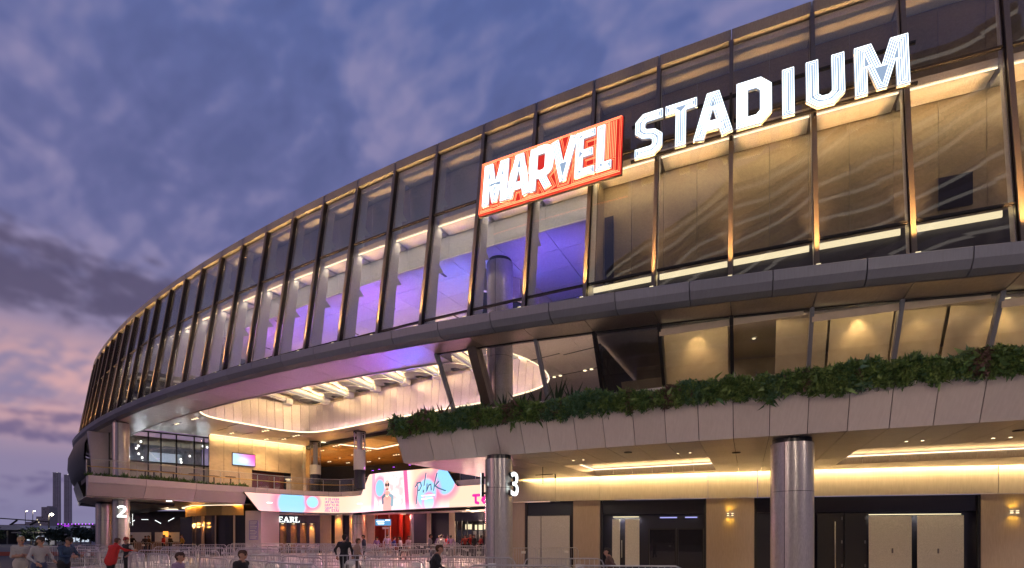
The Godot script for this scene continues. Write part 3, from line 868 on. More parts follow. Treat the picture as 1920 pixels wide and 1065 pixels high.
# ---------- the wall under the canopy ----------
func build_front() -> void:
	var b := part("wall_band", building)
	var warm := Color(1.0, 0.84, 0.58)
	var joints := [8.0, 6.92, 5.9, 3.58, 2.6, -1.7, -3.6]
	for k in joints.size() - 1:
		var ul := us(joints[k], joints[k + 1], 0.5)
		var st := new_st()
		for i in ul.size() - 1:
			var g0 := -0.006 if i == 0 else 0.0
			var g1 := 0.006 if i == ul.size() - 2 else 0.0
			var a := ul[i] + g0; var c := ul[i + 1] + g1
			hexa(st, [pt(a, wall_off(a) + 0.05, 3.6), pt(c, wall_off(c) + 0.05, 3.6), pt(c, wall_off(c) - 0.1, 3.6), pt(a, wall_off(a) - 0.1, 3.6),
				pt(a, wall_off(a) + 0.05, 5.3), pt(c, wall_off(c) + 0.05, 5.3), pt(c, wall_off(c) - 0.1, 5.3), pt(a, wall_off(a) - 0.1, 5.3)])
		obj("band_panel", st, M.band_set[k % 3], b)
	# the slot at the ceiling hides a strip lamp that washes the band
	for k in 12:
		var ua := 7.95 - k * 0.96; var ub := ua - 0.93
		var st := new_st()
		bar(st, pt(ua, wall_off(ua) + 0.30, HS + 0.16), pt(ub, wall_off(ub) + 0.30, HS + 0.16), 0.06, 0.06, Vector3.UP)
		obj("cove_strip", st, M.led_warm, b)
		area(pt(ua, wall_off(ua) + 0.28, HS + 0.11), pt(ub, wall_off(ub) + 0.28, HS + 0.11), 0.08, Vector3(0, -1, 0) - nrm(ua) * 0.75, 0.62, warm)
	# piers between the openings
	var piers := part("piers", building)
	for q in [[8.0, 7.68], [6.5, 5.89], [3.61, 2.66], [-1.42, -2.5]]:
		var st := new_st()
		hexa(st, [pt(q[0], wall_off(q[0]), 0), pt(q[1], wall_off(q[1]), 0), pt(q[1], wall_off(q[1]) - 0.5, 0), pt(q[0], wall_off(q[0]) - 0.5, 0),
			pt(q[0], wall_off(q[0]), 3.585), pt(q[1], wall_off(q[1]), 3.585), pt(q[1], wall_off(q[1]) - 0.5, 3.585), pt(q[0], wall_off(q[0]) - 0.5, 3.585)])
		obj("pier", st, M.pilaster_set[rng.randi() % 3], piers)
	# shopfronts: back wall, header, frames, leaves
	var fronts := [[7.68, 6.5], [5.89, 3.61], [2.66, -1.42], [-2.5, -4.2]]
	for k in fronts.size():
		var q: Array = fronts[k]
		var f := part("shopfront", building)
		var st := new_st()
		var g := func(u: float, o: float, h: float) -> Vector3: return pt(u, wall_off(u) + o, h)
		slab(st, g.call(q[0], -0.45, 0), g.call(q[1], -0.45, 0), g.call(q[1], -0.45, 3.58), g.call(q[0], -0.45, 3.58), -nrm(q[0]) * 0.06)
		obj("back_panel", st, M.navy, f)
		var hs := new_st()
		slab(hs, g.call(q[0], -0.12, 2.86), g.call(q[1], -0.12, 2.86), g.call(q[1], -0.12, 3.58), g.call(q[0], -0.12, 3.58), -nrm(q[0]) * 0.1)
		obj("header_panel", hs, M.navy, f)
		var th := new_st(); slab(th, g.call(q[0], -0.40, 0.0), g.call(q[1], -0.40, 0.0), g.call(q[1], -0.40, 0.05), g.call(q[0], -0.40, 0.05), nrm(q[0]) * 0.36); obj("threshold", th, M.steel_dark, f)
		var fs := new_st()
		for uu in [q[0] - 0.03, q[1] + 0.03]:
			bar(fs, g.call(uu, -0.1, 0), g.call(uu, -0.1, 3.56), 0.1, 0.16, nrm(uu))
		obj("frame", fs, M.black, f)
		if k == 0:
			for z in [[7.62, 7.30], [7.28, 6.60]]:
				var ps := new_st(); slab(ps, g.call(z[0], -0.08, 0.02), g.call(z[1], -0.08, 0.02), g.call(z[1], -0.08, 2.82), g.call(z[0], -0.08, 2.82), -nrm(z[0]) * 0.04)
				obj("white_panel", ps, M.white_panel_set[rng.randi() % 3], f)
		elif k == 1:
			for z in [[5.63, 5.46, 2.6], [5.34, 5.03, 2.6]]:
				var ps := new_st(); slab(ps, g.call(z[0], -0.16, 0.15), g.call(z[1], -0.16, 0.15), g.call(z[1], -0.16, z[2]), g.call(z[0], -0.16, z[2]), -nrm(z[0]) * 0.03)
				obj("frosted_pane", ps, M.frosted, f)
			var hd := new_st(true)
			tube(hd, PackedVector3Array([g.call(5.40, -0.02, 0.6), g.call(5.40, -0.02, 1.5)]), 0.018)
			obj("door_handle", hd, M.steel, f)
			for z in [[4.82, 4.25], [4.21, 3.68]]:
				var ps := new_st(); slab(ps, g.call(z[0], -0.14, 0.1), g.call(z[1], -0.14, 0.1), g.call(z[1], -0.14, 2.05), g.call(z[0], -0.14, 2.05), -nrm(z[0]) * 0.02)
				obj("dark_pane", ps, M.pane_dark, f)
				var rs := new_st()
				for e in [[z[0], 0.05, z[0], 2.1], [z[1], 0.05, z[1], 2.1], [z[0], 2.08, z[1], 2.08]]:
					bar(rs, g.call(e[0], -0.13, e[1]), g.call(e[2], -0.13, e[3]), 0.05, 0.07, nrm(z[0]))
				obj("door_frame", rs, M.frame, f)
			var ticker := new_st()
			for z in [[4.58, 4.22], [4.05, 3.80]]:
				slab(ticker, g.call(z[0], -0.10, 2.63), g.call(z[1], -0.10, 2.63), g.call(z[1], -0.10, 2.69), g.call(z[0], -0.10, 2.69), -nrm(4.0) * 0.02)
			obj("ticker_screen", ticker, glow("ticker", Color(0.45, 0.45, 1.0), 0.8), f)
		elif k == 2:
			for z in [[0.52, -0.24], [-0.34, -1.14]]:
				var ps := new_st(); slab(ps, g.call(z[0], -0.08, 0.06), g.call(z[1], -0.08, 0.06), g.call(z[1], -0.08, 2.66), g.call(z[0], -0.08, 2.66), -nrm(z[0]) * 0.03)
				obj("frosted_pane", ps, M.frosted, f)
			for z in [0.10, -0.70]:
				var lk := new_st(); box(lk, g.call(z, -0.06, 1.05), Vector3(0.06, 0.22, 0.03)); obj("lock_plate", lk, M.steel_dark, f)
			var hd := new_st(true)
			tube(hd, PackedVector3Array([g.call(1.14, 0.06, 0.15), g.call(1.14, 0.06, 2.4)]), 0.022)
			for hh in [0.4, 2.1]: tube(hd, PackedVector3Array([g.call(1.14, 0.06, hh), g.call(1.14, -0.1, hh)]), 0.014)
			obj("door_handle", hd, M.steel, f)
			for z in [[1.46, 0.98], [0.96, 0.56]]:
				var ps := new_st(); slab(ps, g.call(z[0], -0.06, 0.04), g.call(z[1], -0.06, 0.04), g.call(z[1], -0.06, 2.8), g.call(z[0], -0.06, 2.8), -nrm(z[0]) * 0.05)
				obj("door", ps, M.black, f)
				for hh in [0.35, 1.45, 2.55]:
					var hg := new_st(); box(hg, g.call(z[1] + 0.03, -0.05, hh), Vector3(0.05, 0.14, 0.05)); obj("hinge", hg, M.steel_dark, f)
	# a strip lamp inside the head of each frosted pair
	for q in [[0.5, -1.12], [5.62, 5.05]]:
		var st := new_st(); bar(st, pt(q[0], wall_off(q[0]) - 0.27, 2.72), pt(q[1], wall_off(q[1]) - 0.27, 2.72), 0.05, 0.04, Vector3.UP); obj("head_strip", st, M.led_soft, piers)
		area(pt(q[0], wall_off(q[0]) - 0.27, 2.68), pt(q[1], wall_off(q[1]) - 0.27, 2.68), 0.06, Vector3.DOWN, 0.55, Color(1.0, 0.96, 0.86))
	# sconces: a small bracket with two lamps up and two down
	for uu in [3.13, -1.96]:
		var sc := thing("wall_sconce", "twin up-and-down wall light on the tan pier %s" % ("between the two dark shopfronts" if uu > 0 else "at the right picture edge"), "wall light", pt(uu, wall_off(uu) + 0.03, 2.78), 0.0, "sconces on the tan piers")
		var st := new_st(); box(st, nrm(uu) * 0.05, Vector3(0.34, 0.05, 0.10), Basis(along(uu), Vector3.UP, nrm(uu)))
		obj("bracket", st, M.fin, sc)
		for s in [-0.1, 0.1]:
			for y in [-1.0, 1.0]:
				var ls := new_st(); box(ls, nrm(uu) * 0.06 + along(uu) * s + Vector3(0, 0.04 * y, 0), Vector3(0.09, 0.03, 0.07), Basis(along(uu), Vector3.UP, nrm(uu)))
				obj("lamp", ls, M.lamp_warm, sc)
				var at: Vector3 = pt(uu, wall_off(uu) + 0.10, 2.78 + 0.07 * y) + along(uu) * s
				spot(at, at + Vector3(0, y, 0) - nrm(uu) * 0.06, 50.0, 0.055, Color(1.0, 0.78, 0.25), 0.03, 1.0)
	# columns that carry the canopy edge
	column(Vector2(-0.56, 24.6), 0.60, 5.88, 14.4, 9.9, "big round column seen through the upper and lower glass above the number 3")
	column(Vector2(-0.5, 20.4), 0.52, 0.0, HS, 3.55, "tall round metal-clad column beside the glowing number 3")
	column(Vector2(8.87, 16.9), 0.62, 0.0, HS, 3.12, "tall round metal-clad column between the two dark shopfronts under the canopy")

func column(p: Vector2, r: float, h0: float, h1: float, joint: float, label: String) -> void:
	var c := thing("column", label, "column", v3(p, h0))
	var h := h1 - h0
	var mt: Array = M.column_set
	# two half shells below and above a joint, with a recessed collar under the ceiling
	var face_a := atan2(p.y, -p.x)
	for seg in [[0.0, joint - h0 - 0.008], [joint - h0 + 0.008, h - 0.16]]:
		for k in 3:
			var a0 := face_a + 0.35 + k * TAU / 3.0; var a1 := a0 + TAU / 3.0 - 0.03
			var st := new_st(true)
			lathe(st, Vector3.ZERO, [Vector2(r, seg[0]), Vector2(r, seg[1])], 14, a0, a1)
			obj("cladding_shell", st, mt[k % 3], c)
	var core := new_st(true); lathe(core, Vector3.ZERO, [Vector2(r - 0.03, 0), Vector2(r - 0.03, h - 0.14), Vector2(r - 0.06, h - 0.14), Vector2(r - 0.06, h)], 32)
	obj("core", core, M.black, c)

# ---------- the hall: ceiling, oval light well, skylight ----------
const FLAT := Basis(Vector3(1, 0, 0), Vector3(0, 0, -1), Vector3(0, 1, 0))   # plan (x, forward) laid flat

func uo(u: float, o: float) -> Vector2: return pl(u, o)

func oval() -> PackedVector2Array:
	var c := PackedVector2Array()
	for q in [[8.2, -3.2], [10.0, -2.7], [13.0, -2.7], [16.5, -2.7], [18.0, -2.95], [19.1, -4.6], [19.35, -8.0], [19.4, -11.2], [18.9, -13.0], [17.6, -13.55], [15.0, -13.5], [12.0, -13.4], [9.6, -13.0], [7.9, -11.6], [7.3, -9.0], [7.4, -5.6]]:
		c.append(uo(q[0], q[1]))
	return smooth_line(c, 0.72, true)

func build_hall() -> void:
	var hall := part("hall_ceiling", building)
	var well := part("light_well", building)
	var warm := Color(1.0, 0.76, 0.46)
	var hole := oval()
	# ceiling panels, cut along the oval
	for i in range(5, 23):
		for r in 7:
			var o0 := -2.15 - r * 2.05
			var o1 := o0 - 2.04
			var cell := PackedVector2Array([uo(i + 0.004, o0), uo(i + 0.996, o0), uo(i + 0.996, o1), uo(i + 0.004, o1)])
			for poly in Geometry2D.clip_polygons(cell, hole):
				if Geometry2D.is_polygon_clockwise(poly): continue
				var st := new_st()
				prism(st, poly, Transform3D(FLAT, Vector3(0, HC + 0.05, 0)), 0.05)
				obj("ceiling_panel", st, M.ceiling_set[rng.randi() % 3], hall)
	# the drum: tall satin panels, a set-back upper band, the warm light line at its foot
	var mid := v3(uo(13.3, -8.0), 12.0)
	var top := PackedVector2Array()
	for k in hole.size():
		var c := Vector2(mid.x, -mid.z)
		top.append(hole[k] + (hole[k] - c).normalized() * 0.18)
	# the side next to the facade stays open
	var open_from := 0
	while hole[open_from].distance_to(uo(18.6, -3.9)) > 0.7 and open_from < hole.size() - 1: open_from += 1
	var ring_full := lift(hole, HC + 0.03)
	hole = hole.slice(open_from)
	top = top.slice(open_from)
	panels("drum_panel", well, lift(hole, HC + 0.10), lift(top, 13.35), M.drum_set, 0.03, 0.05, mid)
	var back := PackedVector2Array(); var back2 := PackedVector2Array()
	for k in hole.size():
		var c := Vector2(mid.x, -mid.z)
		back.append(hole[k] + (hole[k] - c).normalized() * 0.32); back2.append(hole[k] + (hole[k] - c).normalized() * 0.6)
	panels("upper_drum_panel", well, lift(back2, 13.4), lift(back2, 14.5), M.panelwall_set, 0.03, 0.05, mid, 2)
	sheet("drum_backing", well, lift(back, HC + 0.1), lift(back, 13.4), M.joint, 0.0, 0.05, mid)
	var led := new_st(true)
	var ring := ring_full
	ring.resize(ring.size() - 1)
	tube(led, ring, 0.055, 6, -1.0, true)
	obj("light_line", led, M.led_warm, well)
	for k in 9:
		var i0 := int(hole.size() * (k + 0.04) / 9.0); var i1 := int(hole.size() * (k + 0.96) / 9.0)
		var a := v3(hole[i0], HC + 0.18); var b := v3(hole[i1], HC + 0.18)
		var inw := (mid - (a + b) * 0.5); inw.y = 0
		inw = inw.normalized()
		area(a + inw * 0.35, b + inw * 0.35, 0.08, Vector3(0, 0.8, 0) - inw, 0.34, Color(1.0, 0.82, 0.76))
	# skylight: beams across, pillows of film between them, dark lens at the far end of each
	var sky := part("skylight", building)
	var beams := [7.6, 9.1, 10.6, 12.1, 13.6, 15.1, 16.6, 18.1, 19.3]
	for k in beams.size():
		var u: float = beams[k]
		var far := -13.45 if k > 0 and k < 8 else -11.5
		var near := -8.3
		var st := new_st()
		bar(st, pt(u, far, 13.55), pt(u, near, 13.98), 0.42, 0.30, Vector3.UP)
		bar(st, pt(u, far, 13.36), pt(u, near, 13.79), 0.20, 0.10, Vector3.UP)
		obj("beam", st, M.rib, sky)
		if k > 0:
			var kn := new_st(); bar(kn, pt(u, far - 0.1, 13.42), pt(u, far + 0.5, 13.44), 0.62, 0.42, Vector3.UP)
			obj("beam_shoe", kn, M.white_paint, sky)
	for k in beams.size() - 1:
		var ua: float = beams[k] + 0.1; var ub: float = beams[k + 1] - 0.1
		var st := new_st(true)
		var nu := 8; var no := 16
		var g := []
		for i in nu + 1:
			var row := []
			for j in no + 1:
				var t := float(j) / no
				var s := float(i) / nu
				var bulge := sin(PI * s) * pow(sin(PI * clampf(t * 1.02, 0.0, 1.0)), 0.6) * 0.14
				row.append(pt(lerpf(ua, ub, s), lerpf(-13.5, -8.3, t), lerpf(13.75, 14.15, t) - bulge + 0.05))
			g.append(row)
		for i in nu:
			for j in no: face(st, g[i][j], g[i + 1][j], g[i + 1][j + 1], g[i][j + 1], Vector3.DOWN)
		obj("film_pillow", st, M.cushion, sky)
		var ls := new_st(true)
		var um := (ua + ub) * 0.5
		for a in 16:
			var t0 := PI * a / 16.0; var t1 := PI * (a + 1) / 16.0
			# half oval lens, thick in the middle
			for r in 4:
				var q := []
				for e in [[t0, r], [t1, r], [t1, r + 1], [t0, r + 1]]:
					var rr: float = e[1] / 4.0
					q.append(pt(um + cos(e[0]) * 0.62 * rr, -13.3 + sin(e[0]) * 2.3 * rr, 13.66 - 0.16 * (1.0 - rr * rr) + 0.045 * sin(e[0]) * rr))
				face(ls, q[0], q[1], q[2], q[3], Vector3.DOWN)
		obj("lens", ls, M.cushion_dark, sky)
		var hoop := new_st(true)
		var hp := PackedVector3Array()
		for a in 13:
			var t0 := PI * (0.12 + 0.76 * a / 12.0)
			hp.append(pt(um + cos(t0) * 0.55, -13.2 + sin(t0) * 1.5, 13.52 + 0.04 * sin(t0)))
		tube(hoop, hp, 0.02, 5)
		obj("lens_glint", hoop, M.rib, sky)  # pale hoop shaped to stand in for a mirrored arc of light
	for k in range(1, beams.size() - 1):
		var u: float = beams[k]
		for s in [-1.0, 1.0]:
			var st := new_st(); bar(st, pt(u, -12.9, 13.36) + along(u) * 0.19 * s, pt(u, -8.6, 13.72) + along(u) * 0.26 * s, 0.05, 0.05, Vector3.UP)
			obj("beam_light_strip", st, M.rib_led, sky)
			area(pt(u, -12.8, 13.40) + along(u) * 0.25 * s, pt(u, -8.6, 13.76) + along(u) * 0.32 * s, 0.06, along(u) * s + Vector3(0, 0.8, 0), 2.2, Color(1.0, 0.82, 0.56))
	# slots with small triple downlights in the hall ceiling
	for q in [[-24.8, 41.7, 3], [-23.1, 44.2, 0], [-24.9, 45.9, 0], [-21.5, 46.5, 3], [-19.75, 48.8, 3], [-23.7, 47.8, 0], [-21.6, 50.5, 2], [-25.0, 47.6, 2], [-23.3, 50.6, 2], [-27.4, 43.6, 2], [-14.0, 46.6, 0], [-10.5, 43.6, 0]]:
		ceiling_slot(Vector2(q[0], q[1]), HC - 0.008, q[2], hall, 1.5)
	for q in [[2.6, 30.6, 2], [4.2, 29.4, 2], [3.4, 26.4, 0], [1.6, 27.4, 0]]:
		ceiling_slot(Vector2(q[0], q[1]), HC - 0.008, q[2], hall, 1.1)
	# black edge beam, then the lower timber ceiling of the concourse
	var tim := part("timber_ceiling", building)
	for i in range(8, 23):
		var st := new_st()
		loft_u(st, [Vector2(-16.5, HC - 0.32), Vector2(-16.5, HC + 0.2), Vector2(-17.0, HC + 0.2), Vector2(-17.0, HC - 0.32)], i, i + 0.995, false)
		obj("edge_beam", st, M.black, tim)
	var region := PackedVector2Array()
	for i in range(8, 24): region.append(uo(i, -17.0))
	for p in [Vector2(-40, 72), Vector2(-40, 80), Vector2(8, 80), Vector2(8, 44)]: region.append(p)
	var td := Vector2(-0.80, 0.60); var tn := Vector2(0.60, 0.80)
	for i in range(-4, 20):
		for r in 14:
			var c0 := Vector2(-2.0, 40.0) + td * (i * 2.4) + tn * (r * 2.2 - 2.0)
			var cell := PackedVector2Array([c0, c0 + td * 2.38, c0 + td * 2.38 + tn * 2.18, c0 + tn * 2.18])
			for poly in Geometry2D.intersect_polygons(cell, region):
				var st := new_st()
				prism(st, poly, Transform3D(FLAT, Vector3(0, HC + 0.05, 0)), 0.05)
				obj("timber_panel", st, M.timber_set[rng.randi() % 3], tim)
	var cv := new_st()
	for e in [[Vector2(-18.6, 52.0), Vector2(-14.2, 56.2)], [Vector2(-14.2, 56.2), Vector2(-10.2, 52.4)], [Vector2(-13.2, 49.2), Vector2(-9.8, 46.6)]]:
		bar(cv, v3(e[0], HC - 0.04), v3(e[1], HC - 0.04), 0.16, 0.06, Vector3.UP)
	obj("cove_line", cv, M.led_warm, tim)
	var rs := new_st()
	hexa(rs, [v3(Vector2(-17.6, 52.0), HC - 0.03), v3(Vector2(-14.2, 55.4), HC - 0.03), v3(Vector2(-11.2, 52.4), HC - 0.03), v3(Vector2(-14.4, 48.8), HC - 0.03),
		v3(Vector2(-16.9, 52.0), HC + 0.02), v3(Vector2(-14.2, 54.8), HC + 0.02), v3(Vector2(-11.8, 52.4), HC + 0.02), v3(Vector2(-14.4, 49.6), HC + 0.02)])
	obj("raised_panel", rs, M.panelwall, tim)
	for q in [[-17.9, 54.3, 3], [-20.4, 57.3, 2], [-17.95, 60.3, 2], [-15.5, 57.4, 3], [-12.2, 49.2, 3], [-13.1, 60.4, 3], [-22.6, 66.0, 2], [-20.6, 67.0, 2], [-17.7, 66.0, 2], [-20.3, 62.9, 1], [-15.7, 63.1, 1]]:
		ceiling_slot(Vector2(q[0], q[1]), HC - 0.008, q[2], tim, 0.0)
	for q in [[-24.0, 62.0], [-19.0, 56.0], [-14.0, 53.5], [-17.0, 62.5], [-12.5, 58.0], [-21.5, 63.0]]:
		spot(Vector3(q[0], 7.0, -q[1]), Vector3(q[0], HC, -q[1]), 80.0, 3.0, Color(1.0, 0.70, 0.36), 0.3)
	# end and back walls of the concourse
	var bw := part("concourse_wall", building)
	var far_wall := PackedVector2Array([Vector2(-42, 74), Vector2(-30, 72), Vector2(-18, 69.5), Vector2(-6, 63), Vector2(6, 52)])
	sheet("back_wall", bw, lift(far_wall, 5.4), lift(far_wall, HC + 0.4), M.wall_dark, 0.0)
	var pb := us(10.0, 15.0, 0.5)
	panels("tan_pier", bw, run(pb, -28.6, 5.9), run(pb, -28.6, HC), M.panelwall_set, 0.5, 0.3, PLAZA, 1)
	for k in 6:
		var st := new_st()
		var u := 10.5 + k * 0.8
		loft_u(st, [Vector2(-26.5, 8.2), Vector2(-26.5, 10.2), Vector2(-26.6, 10.2), Vector2(-26.6, 8.2)], u, u + 0.62, false)
		obj("blind", st, M.greywall, bw)
	var ex := new_st(); box(ex, v3(Vector2(-23.4, 59.0), 9.35), Vector3(0.85, 0.3, 0.08), Basis(Vector3.UP, 0.3))
	obj("exit_sign", ex, M.exit, bw)

func ceiling_slot(p: Vector2, h: float, lamps: int, parent: Node, energy: float) -> void:
	var a := along(18.0)
	var st := new_st()
	box(st, v3(p, h), Vector3(2.0, 0.012, 0.09), Basis(a, Vector3.UP, a.cross(Vector3.UP)))
	obj("ceiling_slot", st, M.black, parent)
	for k in lamps:
		var at := v3(p, h - 0.02) + a * (k - (lamps - 1) * 0.5) * 0.42
		var ls := new_st(); lathe(ls, at, [Vector2(0, -0.015), Vector2(0.09, -0.015), Vector2(0.10, 0.01), Vector2(0, 0.01)], 10)
		obj("downlight", ls, M.lamp_warm, parent)
	if lamps > 0 and energy > 0.0:
		spot(v3(p, h - 0.06), v3(p, 0), 62.0, energy * 2.0, Color(1.0, 0.78, 0.5), 0.1)

# ---------- terrace level ----------
func terrace_line() -> PackedVector2Array:
	return PackedVector2Array([Vector2(-29.46, 37.1), Vector2(-27.34, 39.9), Vector2(-25.44, 43.0), Vector2(-22.81, 46.0)])

func screen_line(step: float) -> PackedVector2Array:
	return smooth_line(PackedVector2Array([Vector2(-22.9, 45.6), Vector2(-20.9, 48.2), Vector2(-18.9, 50.2), Vector2(-16.8, 51.2), Vector2(-14.6, 50.0), Vector2(-11.3, 46.4), Vector2(-8.3, 43.8), Vector2(-5.5, 41.4), Vector2(-2.1, 38.9), Vector2(0.9, 36.2), Vector2(2.5, 34.6)]), step)

func build_terrace() -> void:
	var te := part("terrace_fascia", building)
	var tl := terrace_line()
	var lower := shift_line(tl, -0.55)
	panels("terrace_panel", te, lift(shift_line(tl, -0.02), 5.47), lift(tl, 5.95), M.terrace_set, 0.03, 0.06)
	panels("terrace_panel", te, lift(lower, 4.55), lift(shift_line(tl, -0.03), 5.44), M.terrace_set, 0.03, 0.06)
	sheet("terrace_backing", te, lift(lower, 4.58), lift(shift_line(tl, -0.04), 5.93), M.joint, 0.07)
	var e := new_st()
	hexa(e, [v3(tl[0], 5.95), v3(tl[0], 5.45), v3(lower[0], 4.55), v3(lower[0], 5.95),
		v3(tl[0], 5.95) + Vector3(-0.04, 0, -0.3), v3(tl[0], 5.45) + Vector3(-0.04, 0, -0.3), v3(lower[0], 4.55) + Vector3(-0.04, 0, -0.3), v3(lower[0], 5.95) + Vector3(-0.04, 0, -0.3)])
	obj("terrace_end", e, M.terrace, te)
	var sl := screen_line(1.1)
	panels("terrace_panel", te, lift(shift_line(sl, -0.25), 5.47), lift(shift_line(sl, -0.25), 5.95), M.terrace_set, 0.02, 0.06)
	sheet("terrace_backing", te, lift(shift_line(sl, -0.3).slice(3), 3.9), lift(shift_line(sl, -0.3).slice(3), 5.9), M.joint, 0.06)
	# floor slab, from the edge to the walls
	var poly := PackedVector2Array()
	for p in shift_line(tl, -0.6): poly.append(p)
	for p in shift_line(screen_line(2.0), -0.5).slice(1): poly.append(p)
	for p in [Vector2(4.0, 44), Vector2(-8, 66), Vector2(-26, 72), Vector2(-40, 52), Vector2(-35, 43)]: poly.append(p)
	var fs := new_st(); prism(fs, poly, Transform3D(FLAT, Vector3(0, 5.85, 0)), 0.3)
	obj("terrace_floor", fs, M.carpet, te)
	var cs := new_st(); prism(cs, poly, Transform3D(FLAT, Vector3(0, 4.52, 0)), 0.04)
	obj("undercroft_ceiling", cs, M.soffit, te)
	# glass balustrade with two rails
	var ba := part("balustrade", building)
	var all := PackedVector2Array()
	for p in shift_line(tl, -0.45): all.append(p)
	var s2 := shift_line(screen_line(1.5), -0.6)
	for i in range(1, s2.size()): all.append(s2[i])
	all = smooth_line(all, 1.55)
	for k in all.size() - 1:
		var a := all[k]; var b := all[k + 1]
		var t := (b - a).normalized() * 0.02
		var st := new_st()
		slab(st, v3(a + t, 5.96), v3(b - t, 5.96), v3(b - t, 7.15), v3(a + t, 7.15), Vector3(0.004, 0, 0.014))
		obj("glass_panel", st, M.pane_clear, ba)
		var ps := new_st(); box(ps, v3(a, 6.5), Vector3(0.05, 1.15, 0.05)); obj("post", ps, M.steel, ba)
	var rl := new_st(true); tube(rl, lift(all, 7.18), 0.03, 6); obj("top_rail", rl, M.steel, ba)
	var hr := new_st(true); tube(hr, lift(shift_line(all, 0.12), 6.62), 0.04, 6); obj("handrail", hr, M.gold_sheet, ba)
	# radial panelled wall with a light cove, opening and the glazed bar beside it
	var pw := part("panelled_wall", building)
	var w0 := Vector2(-27.4, 48.23); var w1 := Vector2(-21.44, 54.69)
	var wl := PackedVector2Array()
	for k in 8: wl.append(w0.lerp(w1, k / 7.0))
	for k in 7:
		var low := 8.02 if k >= 3 and k < 6 else 5.9
		panels("wall_panel", pw, lift(wl.slice(k, k + 2), low), lift(wl.slice(k, k + 2), 10.86), M.panelwall_set, 0.03, 0.06)
	sheet("wall_backing", pw, lift(PackedVector2Array([w0, wl[3]]), 5.9), lift(PackedVector2Array([w0, wl[3]]), HC), M.joint, 0.08)
	sheet("wall_backing", pw, lift(PackedVector2Array([wl[6], w1]), 5.9), lift(PackedVector2Array([wl[6], w1]), HC), M.joint, 0.08)
	sheet("opening_back", pw, lift(shift_line(PackedVector2Array([wl[3], wl[6]]), -1.6), 5.9), lift(shift_line(PackedVector2Array([wl[3], wl[6]]), -1.6), 8.3), M.red_wall, 0.0)
	sheet("opening_head", pw, lift(shift_line(PackedVector2Array([wl[3], wl[6]]), -0.1), 8.0), lift(shift_line(PackedVector2Array([wl[3], wl[6]]), -1.6), 8.0), M.black, 0.0)
	var cst := new_st()
	var cl := shift_line(PackedVector2Array([w0, w1]), 0.32)
	bar(cst, v3(cl[0], HC - 0.04), v3(cl[1], HC - 0.04), 0.06, 0.05, Vector3.UP)
	obj("cove_strip", cst, M.led_warm, pw)
	var into := v3(w1 - w0, 0).normalized().cross(Vector3.UP)
	if into.dot(Vector3(0, 0, 1)) > 0: into = -into
	for k in 3: area(v3(cl[0].lerp(cl[1], k / 3.0), HC - 0.08), v3(cl[0].lerp(cl[1], (k + 1) / 3.0), HC - 0.08), 0.08, Vector3(0, -1, 0) + into * 0.55, 0.85, Color(1.0, 0.82, 0.55))
	var ret := new_st(); box(ret, v3(w1 + Vector2(0.15, 0.5), 8.4), Vector3(0.3, 5.0, 1.0)); obj("wall_return", ret, M.panelwall, pw)
	# glazed bar
	var gb := part("glazed_bar", building)
	var g0 := Vector2(-33.9, 44.9); var g1 := Vector2(-28.0, 49.98)
	var gl := PackedVector2Array()
	for t in [0.0, 0.16, 0.35, 0.47, 0.62, 0.80, 0.90, 1.0]: gl.append(g0.lerp(g1, t))
	for k in gl.size() - 1:
		var st := new_st(); slab(st, v3(gl[k], 8.25), v3(gl[k + 1], 8.25), v3(gl[k + 1], HC), v3(gl[k], HC), Vector3(0.02, 0, -0.02)); obj("glass_pane", st, M.pane, gb)
		var lo := new_st(); slab(lo, v3(gl[k], 5.9), v3(gl[k + 1], 5.9), v3(gl[k + 1], 8.12), v3(gl[k], 8.12), Vector3(0.02, 0, -0.02)); obj("frosted_pane", lo, M.frosted, gb)
		var ms := new_st(); bar(ms, v3(gl[k], 5.9), v3(gl[k], HC), 0.11, 0.16, Vector3(0.6, 0, 0.8)); obj("mullion", ms, M.frame, gb)
	var rl2 := new_st(); bar(rl2, v3(g0, 8.18), v3(g1, 8.18), 0.16, 0.14, Vector3.UP); bar(rl2, v3(g0, HC - 0.06), v3(g1, HC - 0.06), 0.16, 0.12, Vector3.UP); obj("rail", rl2, M.frame, gb)
	var room := shift_line(PackedVector2Array([g0, g1]), -5.0)
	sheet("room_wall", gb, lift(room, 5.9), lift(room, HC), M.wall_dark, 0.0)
	var wb := new_st(); slab(wb, v3(room[0].lerp(room[1], 0.42), 7.6) + Vector3(0, 0, 0.1), v3(room[0].lerp(room[1], 0.78), 7.6) + Vector3(0, 0, 0.1), v3(room[0].lerp(room[1], 0.78), 9.7) + Vector3(0, 0, 0.1), v3(room[0].lerp(room[1], 0.42), 9.7) + Vector3(0, 0, 0.1), Vector3(0, 0, -0.05))
	obj("menu_board", wb, M.greywall, gb)
	for k in 5:
		var rb := new_st(); var p0 := shift_line(PackedVector2Array([g0, g1]), -0.6 - k * 0.9)
		bar(rb, v3(p0[0], HC - 0.5), v3(p0[1], HC - 0.5), 0.08, 0.18, Vector3.UP); obj("ceiling_batten", rb, M.brownwall, gb)
	var track := [[0.30, 1.4, 10.1], [0.26, 1.6, 9.5], [0.28, 1.8, 9.75], [0.29, 2.2, 9.1], [0.32, 2.0, 8.75], [0.33, 2.4, 8.45], [0.70, 1.8, 8.85], [0.71, 2.0, 8.6], [0.68, 2.4, 8.35], [0.79, 1.6, 9.2], [0.92, 1.2, 10.2], [0.96, 1.0, 10.1]]
